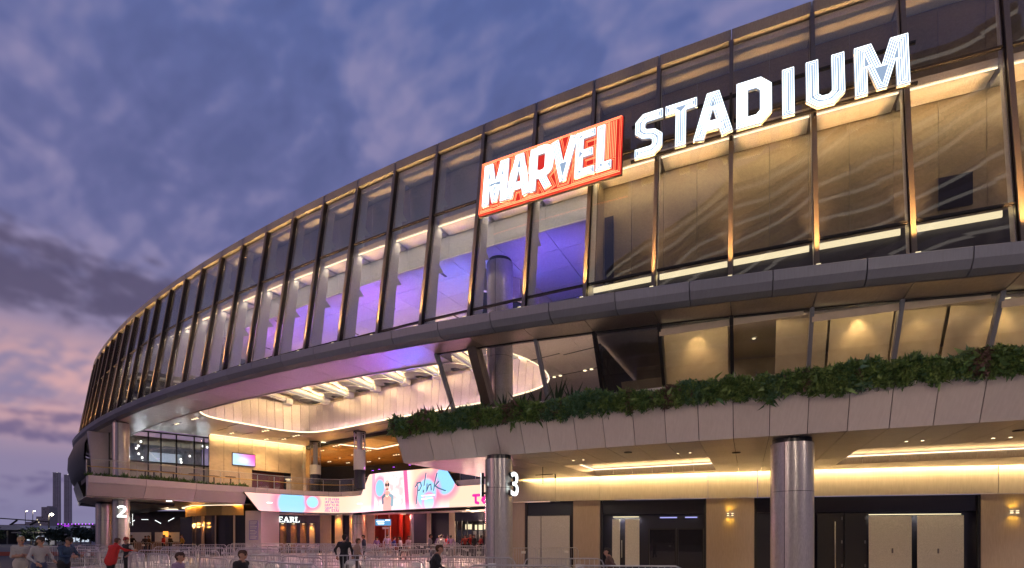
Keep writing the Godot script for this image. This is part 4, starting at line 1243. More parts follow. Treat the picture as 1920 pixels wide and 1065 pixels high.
	for q in track:
		var base := shift_line(PackedVector2Array([g0, g1]), -q[1])
		var at: Vector3 = v3(base[0].lerp(base[1], q[0]), q[2])
		var st := new_st(true); lathe(st, at, [Vector2(0, -0.09), Vector2(0.07, -0.07), Vector2(0.09, 0.02), Vector2(0.05, 0.1), Vector2(0, 0.11)], 10)
		obj("track_lamp", st, M.lamp_white, gb)
		var rod := new_st(); box(rod, Vector3(at.x, (at.y + 0.1 + HC - 0.3) * 0.5, at.z), Vector3(0.02, HC - 0.4 - at.y, 0.02)); obj("lamp_rod", rod, M.black, gb)
	for q in [[0.3, 2.5, 8.6], [0.72, 2.5, 8.4], [0.93, 1.4, 9.8], [0.5, 2.6, 9.2]]:
		var base := shift_line(PackedVector2Array([g0, g1]), -q[1])
		omni(v3(base[0].lerp(base[1], q[0]), q[2] - 0.25), 0.8, Color(0.92, 0.97, 1.0), 0.12)
	var gs := shift_line(PackedVector2Array([g0, g1]), -0.5)
	var gst := new_st(); bar(gst, v3(gs[0], 5.95), v3(gs[1], 5.95), 0.06, 0.06, Vector3.UP); obj("floor_strip", gst, M.led_white, gb)
	area(v3(gs[0], 6.02), v3(gs[1], 6.02), 0.06, Vector3.UP, 1.0, Color(0.9, 0.95, 1.0))
	# west end: a dark curved hull that closes the building, with a mauve raking plate
	var hull := part("end_hull", building)
	for i in range(24, 35):
		var st := new_st(true)
		var prof := [Vector2(0.45, 10.5), Vector2(0.85, 9.4), Vector2(0.9, 8.2), Vector2(0.6, 7.0), Vector2(-0.1, 5.9), Vector2(-1.2, 5.0), Vector2(-2.8, 4.4), Vector2(-5.0, 4.1)]
		for k in prof.size() - 1:
			var p: Vector2 = prof[k]; var q: Vector2 = prof[k + 1]
			var ua := i - 0.2; var ub := i + 0.8
			face(st, pt(ua, p.x, p.y), pt(ub, p.x, p.y), pt(ub, q.x, q.y), pt(ua, q.x, q.y), nrm(i) + Vector3(0, -0.3 if k > 3 else 0.0, 0))
			face(st, pt(ua, p.x - 0.12, p.y), pt(ub, p.x - 0.12, p.y), pt(ub, q.x - 0.12, q.y), pt(ua, q.x - 0.12, q.y), -nrm(i))
		obj("hull_panel", st, M.hull, hull)
	var ep := new_st()
	hexa(ep, [pt(23.6, 0.7, 10.4), pt(23.6, -1.4, 10.4), pt(23.6, -2.6, 5.9), pt(23.6, 0.3, 5.9), pt(23.78, 0.7, 10.4), pt(23.78, -1.4, 10.4), pt(23.78, -2.6, 5.9), pt(23.78, 0.3, 5.9)])
	obj("raking_plate", ep, M.terrace, hull)
	var ed := new_st(); bar(ed, pt(23.6, -1.45, 10.4), pt(23.6, -2.65, 5.9), 0.28, 0.2, nrm(23.6)); obj("plate_edge", ed, M.rib, hull)
	var sl2 := new_st()
	hexa(sl2, [pt(22.0, 1.6, 4.6), pt(27.5, 0.2, 4.6), pt(27.5, -4.5, 4.2), pt(22.0, -4.5, 4.2), pt(22.0, 2.0, 5.85), pt(27.5, 0.6, 6.2), pt(27.5, -4.5, 6.2), pt(22.0, -4.5, 5.85)])
	obj("end_belly", sl2, M.frame, hull)
	# columns through both levels, and the two glass lantern columns
	column(Vector2(-29.9, 40.8), 0.55, 0.0, 10.45, 3.0, "mauve-lit round column at the left end, bearing the glowing number 2")
	column(Vector2(-33.6, 43.9), 0.55, 0.0, 4.5, 3.0, "dim round column behind the one with the number 2, at the building's left corner")
	column(Vector2(-14.9, 52.2), 0.72, 0.0, 3.9, 2.9, "round column under the bright screen, left of the red room")
	column(Vector2(-8.9, 50.3), 0.70, 0.0, 3.9, 2.9, "round column under the bright screen, right of the red room")
	lantern(Vector2(-19.2, 52.1), 0.48, 7.7, 8.6, "glass-topped round column next to the panelled wall, the smaller-looking of two")
	lantern(Vector2(-13.4, 46.9), 0.47, 7.5, 9.25, "glass-topped round column in front of the timber ceiling, nearer the canopy")
	# furniture on the terrace
	var spots := [Vector2(-29.0, 43.2), Vector2(-28.2, 44.8), Vector2(-26.9, 45.2), Vector2(-26.2, 46.9), Vector2(-25.0, 47.4)]
	var names := ["left of two close together before the glazed bar", "between two others before the glazed bar", "in front of the corner of the panelled wall", "beneath the wall-mounted television", "just right of the wall-mounted television"]
	for k in spots.size():
		var t := thing("high_table", "dark round high table on the terrace, " + names[k], "table", v3(spots[k], 5.85), 0.0, "high tables on the terrace")
		var a := new_st(true); lathe(a, Vector3.ZERO, [Vector2(0, 1.08), Vector2(0.44, 1.08), Vector2(0.45, 1.12), Vector2(0, 1.12)], 20); obj("table_top", a, M.brownwall, t)
		var b := new_st(true); lathe(b, Vector3.ZERO, [Vector2(0.28, 0.0), Vector2(0.28, 0.03), Vector2(0.05, 0.06), Vector2(0.05, 1.08)], 14); obj("pedestal", b, M.frame, t)
	var ct := thing("bar_counter", "long orange timber bar counter behind the terrace plants near the mauve column", "counter", Vector3(-29.3, 5.85, -42.6), 0.6)
	var a2 := new_st(); box(a2, Vector3(0, 1.05, 0), Vector3(4.0, 0.07, 0.5)); obj("counter_top", a2, M.timber, ct)
	for s in [-1.9, 0.0, 1.9]:
		var b2 := new_st(); box(b2, Vector3(s, 0.51, 0), Vector3(0.09, 1.02, 0.4)); obj("leg", b2, M.frame, ct)
	var hd := thing("host_stand", "pale stand with a lit lamp beside the dark opening in the panelled wall", "stand", v3(Vector2(-21.2, 50.6), 5.85))
	var h1 := new_st(); box(h1, Vector3(0, 0.55, 0), Vector3(0.3, 1.1, 0.3)); obj("pedestal", h1, M.white_paint, hd)
	var h2 := new_st(true); lathe(h2, Vector3(0, 1.1, 0), [Vector2(0.05, 0), Vector2(0.28, 0.1), Vector2(0.28, 0.16), Vector2(0, 0.2)], 14); obj("lamp", h2, M.led_soft, hd)

func lantern(p: Vector2, r: float, h0: float, h1: float, label: String) -> void:
	var c := thing("lantern_column", label, "column", v3(p, 5.85))
	var y := 5.85
	var a := new_st(true); lathe(a, Vector3.ZERO, [Vector2(r, 0), Vector2(r, h0 - y)], 24); obj("dark_base", a, M.navy, c)
	var b := new_st(true); lathe(b, Vector3.ZERO, [Vector2(r + 0.04, h0 - y), Vector2(r + 0.04, h1 - y), Vector2(0, h1 - y)], 24); obj("white_drum", b, M.white_paint, c)
	var k := new_st(true); lathe(k, Vector3.ZERO, [Vector2(r * 0.42, h1 - y), Vector2(r * 0.42, HC - y)], 18); obj("core", k, M.steel, c)
	for i in 8:
		var an := TAU * i / 8.0
		var st := new_st(); box(st, Vector3(cos(an) * r, (h1 + HC) * 0.5 - y, sin(an) * r), Vector3(0.045, HC - h1, 0.045)); obj("rod", st, M.steel, c)
	for hh in [h1 + 0.85]:
		var st := new_st(true)
		var ring := PackedVector3Array()
		for i in 20: ring.append(Vector3(cos(TAU * i / 20) * r, hh - y, sin(TAU * i / 20) * r))
		tube(st, ring, 0.03, 5, -1.0, true); obj("hoop", st, M.steel, c)
	var t := new_st(true); lathe(t, Vector3.ZERO, [Vector2(r + 0.06, HC - y - 0.12), Vector2(r + 0.06, HC - y - 0.01)], 24); obj("collar", t, M.black, c)

# ---------- ground floor under the terrace ----------
var shop_pts := PackedVector2Array([Vector2(-23.5, 50), Vector2(-19.1, 53), Vector2(-13.5, 52), Vector2(-7.7, 48), Vector2(-2.5, 45), Vector2(1.0, 40)])

func gp(s: float, o := 0.0) -> Vector2:
	for i in shop_pts.size() - 1:
		var l := shop_pts[i].distance_to(shop_pts[i + 1])
		if s <= l or i == shop_pts.size() - 2:
			var t := (shop_pts[i + 1] - shop_pts[i]) / l
			return shop_pts[i] + t * s + Vector2(t.y, -t.x) * o
		s -= l
	return shop_pts[0]

func shop_panel(called: String, parent: Node, a: float, b: float, h0: float, h1: float, o: float, m: Material, thick := 0.08) -> void:
	var st := new_st()
	var n := maxi(1, roundi((b - a) / 1.5))
	for i in n:
		var s0 := lerpf(a, b, float(i) / n); var s1 := lerpf(a, b, float(i + 1) / n)
		var d := v3(gp((s0 + s1) * 0.5, -thick) - gp((s0 + s1) * 0.5), 0)
		slab(st, v3(gp(s0, o), h0), v3(gp(s1, o), h0), v3(gp(s1, o), h1), v3(gp(s0, o), h1), d)
	obj(called, st, m, parent)

func build_shops() -> void:
	var warm := Color(1.0, 0.66, 0.30)
	var cafe := part("cafe_front", building)
	shop_panel("header", cafe, 0.0, 5.35, 2.95, 3.9, 0.0, M.navy)
	for q in [[0.0, 0.47], [0.69, 1.3], [1.64, 2.21], [2.6, 3.18], [3.47, 4.07], [4.33, 4.89]]:
		shop_panel("warm_pane", cafe, q[0], q[1], 0.3, 2.75, -0.25, M.timber if q[0] > 0.3 and q[0] < 4.2 else M.panelwall)
	for q in [[0.47, 0.69], [1.3, 1.64], [2.21, 2.6], [3.18, 3.47], [4.07, 4.33], [4.89, 5.35]]:
		shop_panel("dark_frame", cafe, q[0], q[1], 0.0, 2.95, 0.0, M.navy)
	shop_panel("back_wall", cafe, 0.0, 5.35, 0.0, 3.0, -0.6, M.timber)
	for s in [0.25, 1.0, 1.9, 2.9, 3.8, 4.6]:
		var st := new_st(); box(st, v3(gp(s, -0.16), 2.88), Vector3(0.2, 0.04, 0.06)); obj("downlight", st, M.lamp_warm, cafe)
		spot(v3(gp(s, -0.12), 2.84), v3(gp(s, -0.26), 0.0), 40.0, 0.8 if s in [0.25, 4.6] else 0.3, warm, 0.06)
	var arcade := part("arcade", building)
	var seq := [[5.35, 6.49, M.pilaster], [6.49, 6.95, M.navy], [6.95, 7.74, M.panelwall], [7.74, 8.48, M.navy], [8.48, 8.77, M.panelwall], [8.77, 10.43, M.pilaster], [10.43, 11.14, M.pilaster], [17.83, 18.09, M.navy], [18.09, 18.51, M.pilaster], [20.58, 21.21, M.pilaster]]
	for q in seq: shop_panel("wall_panel", arcade, q[0], q[1], 0.0, 3.9, 0.0 if q[2] != M.navy else -0.3, q[2], 0.12)
	for s in [6.95, 8.5]:
		var st := new_st(); box(st, v3(gp(s + 0.35, 0.15), 3.75), Vector3(0.12, 0.06, 0.12)); obj("downlight", st, M.lamp_warm, arcade)
		spot(v3(gp(s + 0.35, 0.3), 3.7), v3(gp(s + 0.35, 0.0), 0.0), 45.0, 1.3, warm, 0.06)
	# the red room
	shop_panel("red_back", arcade, 8.8, 18.0, 0.0, 3.9, -3.0, M.red_wall)
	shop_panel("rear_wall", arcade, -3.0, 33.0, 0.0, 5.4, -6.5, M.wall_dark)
	for k in 4: shop_panel("red_panel", arcade, 11.14 + k * 0.45, 11.14 + (k + 1) * 0.45 - 0.02, 0.0, 3.9, -2.9 + 0.3 * k, M.red_wall)
	shop_panel("gold_post", arcade, 12.0, 12.25, 0.0, 2.6, -1.0, M.panelwall)
	shop_panel("orange_side", arcade, 11.14, 12.0, 0.0, 2.9, -1.3, mat("orange_wall", Color(0.42, 0.10, 0.03), 0.5), 0.06)
	var rl := new_st(); box(rl, v3(gp(13.6, -1.4), 3.84), Vector3(0.5, 0.05, 0.5)); obj("downlight", rl, M.lamp_warm, arcade)
	omni(v3(gp(13.6, -1.2), 3.5), 2.4, Color(1.0, 0.5, 0.35), 0.2)
	# dark wall and the lit entrance gate
	shop_panel("dark_wall", arcade, 16.07, 20.6, 0.0, 3.9, -0.4, M.navy)
	var en := part("entrance_gate", building)
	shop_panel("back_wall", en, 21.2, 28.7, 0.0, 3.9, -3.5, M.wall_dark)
	shop_panel("header", en, 21.2, 28.7, 3.0, 3.9, 0.0, M.navy)
	for k in 6:
		shop_panel("post", en, 21.33 + k * 0.55, 21.43 + k * 0.55, 0.0, 3.0, 0.0, M.frame)
		shop_panel("pane", en, 21.45 + k * 0.55, 21.86 + k * 0.55, 0.1, 2.2, -0.02, M.pane, 0.02)
	for q in [[21.9, 2.5, 0.32], [22.3, 2.5, 0.25], [22.9, 2.45, 0.8], [23.7, 2.5, 0.4]]:
		shop_panel("lit_panel", en, q[0], q[0] + q[2], q[1] - 0.22, q[1] + 0.22, -0.6, M.led_soft, 0.05)
	for q in [[22.55, 0.42], [23.05, 0.55]]: shop_panel("pale_leaf", en, q[0], q[0] + q[1], 0.2, 2.15, -0.7, M.white_panel, 0.05)
	omni(v3(gp(22.9, -1.4), 2.7), 1.4, Color(1.0, 0.9, 0.75), 0.15)
	omni(v3(gp(23.6, 1.5), 3.6), 1.2, Color(1.0, 0.85, 0.7), 0.15)
	var el := new_st(); box(el, v3(gp(23.6, 1.5), 3.84), Vector3(0.3, 0.05, 0.3)); obj("downlight", el, M.lamp_warm, en)
	shop_panel("blue_glazing", en, 28.64, 29.5, 0.6, 3.6, -0.2, M.pane_dark, 0.03)
	shop_panel("blue_back", en, 28.0, 30.2, 0.0, 3.9, -2.6, mat("blue_wall", Color(0.03, 0.05, 0.16), 0.6), 0.06)
	omni(v3(gp(29.2, -1.2), 3.2), 0.8, Color(0.6, 0.75, 1.0), 0.15)
	shop_panel("jamb", en, 29.48, 30.1, 0.0, 3.9, 0.1, M.black, 0.3)
	# gold curved soffit band and dark shopfront of the restaurant
	var go := part("gold_canopy", building)
	var gl := smooth_line(PackedVector2Array([Vector2(-23.85, 47.4), Vector2(-25.3, 47.1), Vector2(-27.0, 47.5), Vector2(-29.6, 49.4), Vector2(-32.4, 53.0), Vector2(-35.0, 57.5)]), 1.9)
	panels("gold_panel", go, lift(gl, 3.55), lift(gl, 4.42), [M.gold_sheet], 0.015, 0.05)
	for k in 3:
		var i0 := int((gl.size() - 1) * k / 3.0); var i1 := int((gl.size() - 1) * (k + 1) / 3.0)
		var c0 := shift_line(gl, 0.35)
		var ls := new_st(); bar(ls, v3(c0[i0], 4.46), v3(c0[i1], 4.46), 0.05, 0.05, Vector3.UP); obj("cove_strip", ls, M.led_warm, go)
		area(v3(c0[i0], 4.40), v3(c0[i1], 4.40), 0.08, Vector3(0, -1, -0.6), 0.7, Color(1.0, 0.66, 0.22))
	var under := shift_line(gl, -0.5)
	sheet("dark_shopfront", go, lift(under, 0.0), lift(under, 3.6), M.navy, 0.0)
	for q in [[0.8, 0.95], [2.6, 2.75], [4.3, 4.9], [6.6, 6.75], [8.3, 8.5]]:
		var i0 := under[0].lerp(under[0], 0.0)
		var t0: float = q[0] / 14.0; var t1: float = q[1] / 14.0
		var pa := under[mini(int(t0 * (under.size() - 1)), under.size() - 2)].lerp(under[mini(int(t0 * (under.size() - 1)) + 1, under.size() - 1)], fmod(t0 * (under.size() - 1), 1.0))
		var pb := under[mini(int(t1 * (under.size() - 1)), under.size() - 2)].lerp(under[mini(int(t1 * (under.size() - 1)) + 1, under.size() - 1)], fmod(t1 * (under.size() - 1), 1.0))
		var st := new_st(); slab(st, v3(pa, 0), v3(pb, 0), v3(pb, 3.55), v3(pa, 3.55), Vector3(0.1, 0, 0.2)); obj("shop_pier", st, M.pilaster, go)
		if q[0] > 4.0:
			var at: Vector3 = v3(pa.lerp(pb, 0.5), 2.7) + Vector3(0.25, 0, 0.45)
			var sc := new_st(true); lathe(sc, at, [Vector2(0, -0.1), Vector2(0.05, -0.1), Vector2(0.05, 0.1), Vector2(0, 0.1)], 8); obj("pier_lamp", sc, M.lamp_warm, go)
			omni(at + Vector3(0.05, 0.16, 0.1), 0.14, warm, 0.03); omni(at + Vector3(0.05, -0.16, 0.1), 0.14, warm, 0.03)
	# pilaster that carries the directory board
	var pi := new_st(); hexa(pi, [v3(Vector2(-23.75, 47.5), 0), v3(Vector2(-22.35, 47.5), 0), v3(Vector2(-22.0, 50.4), 0), v3(Vector2(-24.6, 50.4), 0), v3(Vector2(-23.75, 47.5), 3.95), v3(Vector2(-22.35, 47.5), 3.95), v3(Vector2(-22.0, 50.4), 3.95), v3(Vector2(-24.6, 50.4), 3.95)])
	obj("board_pilaster", pi, M.terrace, go)
	# the open restaurant at the left: back wall, white lower panels, ceiling light lines
	var re := part("restaurant", building)
	var bk := new_st(); slab(bk, Vector3(-46.5, 0, -60), Vector3(-34, 0, -60), Vector3(-34, 4.5, -60), Vector3(-46.5, 4.5, -60), Vector3(0, 0, -0.2)); obj("back_wall", bk, M.wall_dark, re)
	for k in 5:
		var st := new_st(); box(st, Vector3(-42.2 + k * 1.75 + (0.4 if k > 1 else 0.0), 1.25, -58.5), Vector3(1.7, 1.7, 0.08)); obj("white_screen", st, M.white_panel_set[k % 3], re)
	for k in 3:
		var st := new_st(); bar(st, Vector3(-35.5 - k * 2.6, 4.42, -48.0 - k * 3.4), Vector3(-32.0 - k * 1.2, 4.42, -48.0 - k * 3.4), 0.34, 0.05, Vector3.UP); obj("ceiling_light_line", st, M.led_warm, re)
		area(Vector3(-35.5 - k * 2.6, 4.34, -48.0 - k * 3.4), Vector3(-33.0, 4.34, -48.0 - k * 3.4), 0.1, Vector3.DOWN, 1.0, Color(1.0, 0.7, 0.34))
	for k in 5:
		var st := new_st(); box(st, Vector3(-40.5 + k * 1.4, 3.2 + 0.25 * (k % 2), -56.8), Vector3(0.7, 0.035, 0.05), Basis(Vector3.FORWARD, 0.5 * (k % 3 - 1))); obj("hanging_tube", st, M.led_white, re)
	var cn := new_st(); box(cn, Vector3(-37.5, 0.55, -55.5), Vector3(8.5, 1.1, 0.6)); obj("counter", cn, M.timber, re)
	var fl := new_st(); box(fl, Vector3(-37.6, 1.9, -57.9), Vector3(0.5, 0.6, 0.1)); obj("grill_glow", fl, glow("grill_lamp", Color(1.0, 0.35, 0.05), 1.5), re)
	# the tan pink fascia strip under the screen
	for k in 8: shop_panel("under_screen_panel", arcade, k * 3.7, (k + 1) * 3.7 - 0.03, 3.72, 3.9, 0.55, M.terrace_set[k % 3], 0.06)
	# soft white lamps of the undercroft light the plaza
	for q in [[-20, 44], [-13, 45.5], [-6.5, 39.5], [-27, 42]]:
		var st := new_st(); lathe(st, Vector3(q[0], 4.42, -q[1]), [Vector2(0, 0), Vector2(0.2, 0), Vector2(0.2, 0.06)], 14); obj("canopy_downlight", st, M.lamp_white, arcade)
		spot(Vector3(q[0], 4.4, -q[1]), Vector3(q[0], 0, -q[1] + 2.0), 74.0, 9.0, Color(1.0, 0.84, 0.72), 0.2)

# ---------- signs ----------
func text(called: String, s: String, height: float, depth: float, xf: Transform3D, m: Material, parent: Node, serif := false) -> MeshInstance3D:
	var t := TextMesh.new()
	var f := SystemFont.new(); f.font_names = PackedStringArray(["Droid Serif" if serif else "Droid Sans"]); f.font_weight = 700
	t.font = f; t.text = s; t.font_size = 64; t.pixel_size = height / 46.0; t.depth = depth; t.curve_step = 1.0
	t.horizontal_alignment = HORIZONTAL_ALIGNMENT_CENTER; t.vertical_alignment = VERTICAL_ALIGNMENT_CENTER
	var o := obj(called, t, m, parent)
	o.transform = xf
	return o

func strokes(ch: String, w: float, h: float, t: float) -> Array:
	# centre lines of block letters; a closed one repeats its first point
	var a := t * 0.5
	match ch:
		"S": return [[Vector2(w, h - a), Vector2(t * 0.95, h - a), Vector2(a, h - t * 0.95), Vector2(a, h * 0.5 + t * 0.55), Vector2(t * 0.95, h * 0.5 + a * 0.2), Vector2(w - t * 0.95, h * 0.5 - a * 0.2), Vector2(w - a, h * 0.5 - t * 0.55), Vector2(w - a, t * 0.95), Vector2(w - t * 0.95, a), Vector2(0, a)]]
		"T": return [[Vector2(0, h - a), Vector2(w, h - a)], [Vector2(w * 0.5, h - a), Vector2(w * 0.5, 0)]]
		"A": return [[Vector2(a, 0), Vector2(w * 0.5 - a * 0.35, h - a), Vector2(w * 0.5 + a * 0.35, h - a), Vector2(w - a, 0)], [Vector2(w * 0.26, h * 0.26), Vector2(w * 0.74, h * 0.26)]]
		"D": return [[Vector2(a, a), Vector2(a, h - a), Vector2(w - t * 1.1, h - a), Vector2(w - a, h - t * 1.15), Vector2(w - a, t * 1.15), Vector2(w - t * 1.1, a), Vector2(a, a)]]
		"I": return [[Vector2(w * 0.5, 0), Vector2(w * 0.5, h)]]
		"U": return [[Vector2(a, h), Vector2(a, t * 1.05), Vector2(t * 1.05, a), Vector2(w - t * 1.05, a), Vector2(w - a, t * 1.05), Vector2(w - a, h)]]
		"M": return [[Vector2(a, 0), Vector2(a, h - a * 1.1), Vector2(w * 0.24, h - a * 1.1), Vector2(w * 0.5, a * 1.4), Vector2(w * 0.76, h - a * 1.1), Vector2(w - a, h - a * 1.1), Vector2(w - a, 0)]]
		"R": return [[Vector2(a, h * 0.36), Vector2(a, h - a), Vector2(w - t, h - a), Vector2(w - a, h - t), Vector2(w - a, h * 0.36 + a), Vector2(w - t, h * 0.36), Vector2(a, h * 0.36)], [Vector2(a, h * 0.4), Vector2(a, 0)], [Vector2(w * 0.5, h * 0.36), Vector2(w - a, 0)]]
		"V": return [[Vector2(a * 0.9, h), Vector2(w * 0.5, a * 1.3), Vector2(w - a * 0.9, h)]]
		"E": return [[Vector2(w, h - a), Vector2(a, h - a), Vector2(a, a), Vector2(w, a)], [Vector2(a, h * 0.5), Vector2(w * 0.9, h * 0.5)]]
		"L": return [[Vector2(a, h), Vector2(a, a), Vector2(w, a)]]
	return []

func letter_shape(ch: String, w: float, h: float, t: float) -> Array:
	var polys: Array[PackedVector2Array] = []
	for s in strokes(ch, w, h, t):
		var line := PackedVector2Array(s)
		var shut := line[0].distance_to(line[line.size() - 1]) < 0.001
		if shut: line.remove_at(line.size() - 1)
		var got := Geometry2D.offset_polyline(line, t * 0.5, Geometry2D.JOIN_MITER, Geometry2D.END_JOINED if shut else Geometry2D.END_BUTT)
		if polys.is_empty(): polys = got
		else:
			var holes: Array[PackedVector2Array] = []
			var outer := PackedVector2Array()
			for p in polys:
				if Geometry2D.is_polygon_clockwise(p): holes.append(p)
				else: outer = p
			var merged := Geometry2D.merge_polygons(outer, got[0])
			polys = merged
			polys.append_array(holes)
	return polys

func letter(ch: String, xf: Transform3D, w: float, h: float, t: float, parent: Node, face_m: Material, tube_m: Material, lines := 6, step := 0.058) -> Array:
	var polys := letter_shape(ch, w, h, t)
	var outer := PackedVector2Array(); var holes := []
	for p in polys:
		if Geometry2D.is_polygon_clockwise(p): holes.append(p)
		elif p.size() > outer.size() or outer.is_empty(): outer = p
	var body := outer
	for hl in holes: body = keyhole(body, hl)
	var st := new_st(); prism(st, body, xf.translated_local(Vector3(0, 0, -0.012)), 0.07)
	var o := obj("letter", st, M.white_paint, parent)
	var fp := new_st(); prism(fp, body, xf, 0.010)
	obj("letter_face", fp, face_m, o)
	var ts := new_st(true)
	for k in lines:
		var d := 0.022 + step * k
		var loops := Geometry2D.offset_polygon(outer, -d, Geometry2D.JOIN_ROUND)
		for hl in holes:
			var hh: PackedVector2Array = hl.duplicate(); hh.reverse()
			loops.append_array(Geometry2D.offset_polygon(hh, d, Geometry2D.JOIN_ROUND))
		for lp in loops:
			var pts := PackedVector3Array()
			for q in lp:
				var v := xf * Vector3(q.x, q.y, 0.022)
				if pts.is_empty() or v.distance_to(pts[pts.size() - 1]) > 0.004: pts.append(v)
			if pts.size() > 3: tube(ts, pts, 0.0125, 5, -1.0, true)
	obj("neon_tube", ts, tube_m, o)
	return [outer, holes]

func sign_frame(ua: float, ub: float, h0: float, h1: float, off: float) -> Transform3D:
	# from the lower left corner: x to the right, y up the leaning glass
	var a := pt(ua, lean(ua, h0) + off, h0); var b := pt(ub, lean(ub, h0) + off, h0)
	var um := (ua + ub) * 0.5
	var y := (pt(um, lean(um, h1) + off, h1) - pt(um, lean(um, h0) + off, h0)).normalized()
	var x := (b - a).normalized()
	var z := x.cross(y).normalized()
	return Transform3D(Basis(x, y, z), a)

func build_signs() -> void:
	# seven white letters, each with rings of tube, on a dark rail
	var sg := thing("letter_sign", "row of seven white tube-lit block letters on the glass, right of the red box", "sign")
	var set_ := [["S", 4.28, 3.89], ["T", 3.86, 3.43], ["A", 3.48, 2.97], ["D", 2.93, 2.50], ["I", 2.385, 2.235], ["U", 2.11, 1.68], ["M", 1.58, 1.015]]
	for q in set_:
		var xf := sign_frame(q[1], q[2], 14.85, 16.5, 0.62)
		var w := pt(q[1], 0.0, 15).distance_to(pt(q[2], 0.0, 15))
		letter(q[0], xf, w, 1.66, 0.35 if q[0] != "M" else 0.33, sg, M.neon_face, M.neon_white)
	for h in [14.95, 16.3]:
		var rs := new_st()
		for k in 7:
			var ua := 4.35 - k * 0.49; var ub := ua - 0.49
			bar(rs, pt(ua, lean(ua, h) + 0.40, h), pt(ub, lean(ub, h) + 0.40, h), 0.08, 0.08, nrm(ua))
		obj("rail", rs, M.frame, sg)
	for u in [4.0, 3.0, 2.0]:
		var ps := new_st(); bar(ps, pt(u, lean(u, 15.6) + 0.1, 15.6), pt(u, lean(u, 15.6) + 0.42, 15.6), 0.08, 1.5, Vector3.UP); obj("stay", ps, M.frame, sg)
	for k in 3:
		var ua := 4.2 - k * 1.06; var ub := ua - 1.06
		area(pt(ua, lean(ua, 15.6) + 0.9, 15.7), pt(ub, lean(ub, 15.6) + 0.9, 15.7), 0.06, nrm(ua), 0.35, Color(0.85, 0.93, 1.0))
	# the red box with white letters
	var bx := thing("box_sign", "red tube-lit box sign with six white block letters on the glass", "sign")
	var xb := sign_frame(6.85, 4.44, 14.54, 16.78, 0.62)
	var bw := pt(6.85, 0, 15).distance_to(pt(4.44, 0, 15)) * 0.985
	var bh := 2.26
	var back := new_st(); prism(back, PackedVector2Array([Vector2(0, 0), Vector2(bw, 0), Vector2(bw, bh), Vector2(0, bh)]), xb.translated_local(Vector3(0, 0, -0.05)), 0.06)
	obj("red_box", back, M.neon_red, bx)
	var tray := new_st(); prism(tray, PackedVector2Array([Vector2(-0.03, -0.03), Vector2(bw + 0.03, -0.03), Vector2(bw + 0.03, bh + 0.03), Vector2(-0.03, bh + 0.03)]), xb.translated_local(Vector3(0, 0, -0.115)), 0.06)
	obj("tray", tray, M.frame, bx)
	var edge := new_st(true)
	for d in [0.03, 0.085]:
		tube(edge, PackedVector3Array([xb * Vector3(d, d, 0.0), xb * Vector3(bw - d, d, 0.0), xb * Vector3(bw - d, bh - d, 0.0), xb * Vector3(d, bh - d, 0.0)]), 0.013, 5, -1.0, true)
	obj("red_tube", edge, M.neon_red_line, bx)
	var ls := [["M", 0.035, 0.225], ["A", 0.215, 0.395], ["R", 0.385, 0.55], ["V", 0.535, 0.715], ["E", 0.705, 0.835], ["L", 0.845, 0.945]]
	var ring := new_st(true)
	for q in ls:
		var xl := xb.translated_local(Vector3(bw * q[1], bh * 0.10, 0.07))
		var got := letter(q[0], xl, bw * (q[2] - q[1]), bh * 0.80, 0.30, bx, M.neon_face, M.neon_white)
		for d in [0.06, 0.115]:
			for lp in Geometry2D.offset_polygon(got[0], d, Geometry2D.JOIN_MITER):
				var pts := PackedVector3Array()
				for v in lp: pts.append(xb.translated_local(Vector3(bw * q[1], bh * 0.10, -0.02 + d * 0.2)) * Vector3(v.x, v.y, 0))
				if pts.size() > 3: tube(ring, pts, 0.011, 4, -1.0, true)
	for k in 7:
		tube(ring, PackedVector3Array([xb * Vector3(bw * 0.90 + k * 0.06, bh * 0.30, 0.0), xb * Vector3(bw * 0.90 + k * 0.06, bh * 0.94, 0.0)]), 0.011, 4)
	obj("red_outline_tube", ring, M.neon_red_line, bx)
	area(pt(6.7, lean(6, 15.6) + 1.0, 15.6), pt(4.5, lean(5, 15.6) + 1.0, 15.6), 0.06, nrm(5.6), 0.35, Color(1.0, 0.3, 0.25))
	for k in 3:
		var ss := new_st(); bar(ss, pt(6.6 - k, lean(6.0, 15.6) + 0.1, 15.6), pt(6.6 - k, lean(6.0, 15.6) + 0.4, 15.6), 0.08, 1.4, Vector3.UP); obj("stay", ss, M.frame, bx)
	# glowing gate numbers on the columns
	number_sign("3", Vector2(-0.5, 20.4), 0.52, 62.0, 3.66, "white glowing number 3 standing proud of the tall round column, facing right")
	number_sign("3", Vector2(-0.5, 20.4), 0.52, -86.0, 3.66, "white glowing number seen edge-on at the left side of the tall round column")
	number_sign("2", Vector2(-29.9, 40.8), 0.55, 38.0, 3.54, "white glowing number 2 on the mauve-lit round column at the left end")
	number_sign("2", Vector2(-29.9, 40.8), 0.55, 127.0, 2.95, "white glowing number seen edge-on at the right side of the mauve-lit round column")
	build_screen()
	# violet and blue floods on the screen's top edge wash the soffit of the ledge
	for q in [[-11.6, 46.5, 12.6, Color(0.75, 0.35, 1.0)], [-10.0, 45.0, 11.0, Color(0.42, 0.36, 1.0)], [-8.4, 43.7, 9.4, Color(0.34, 0.40, 1.0)], [-12.4, 47.4, 14.2, Color(0.9, 0.35, 0.9)]]:
		var at := Vector3(q[0], 7.45, -q[1] - 0.1)
		var ff := thing("flood_lamp", "small %s flood lamp on the top edge of the bright display" % ["violet", "blue", "deep blue", "magenta"][[12.6, 11.0, 9.4, 14.2].find(q[2])], "lamp", at, 0.0, "floods on the display")
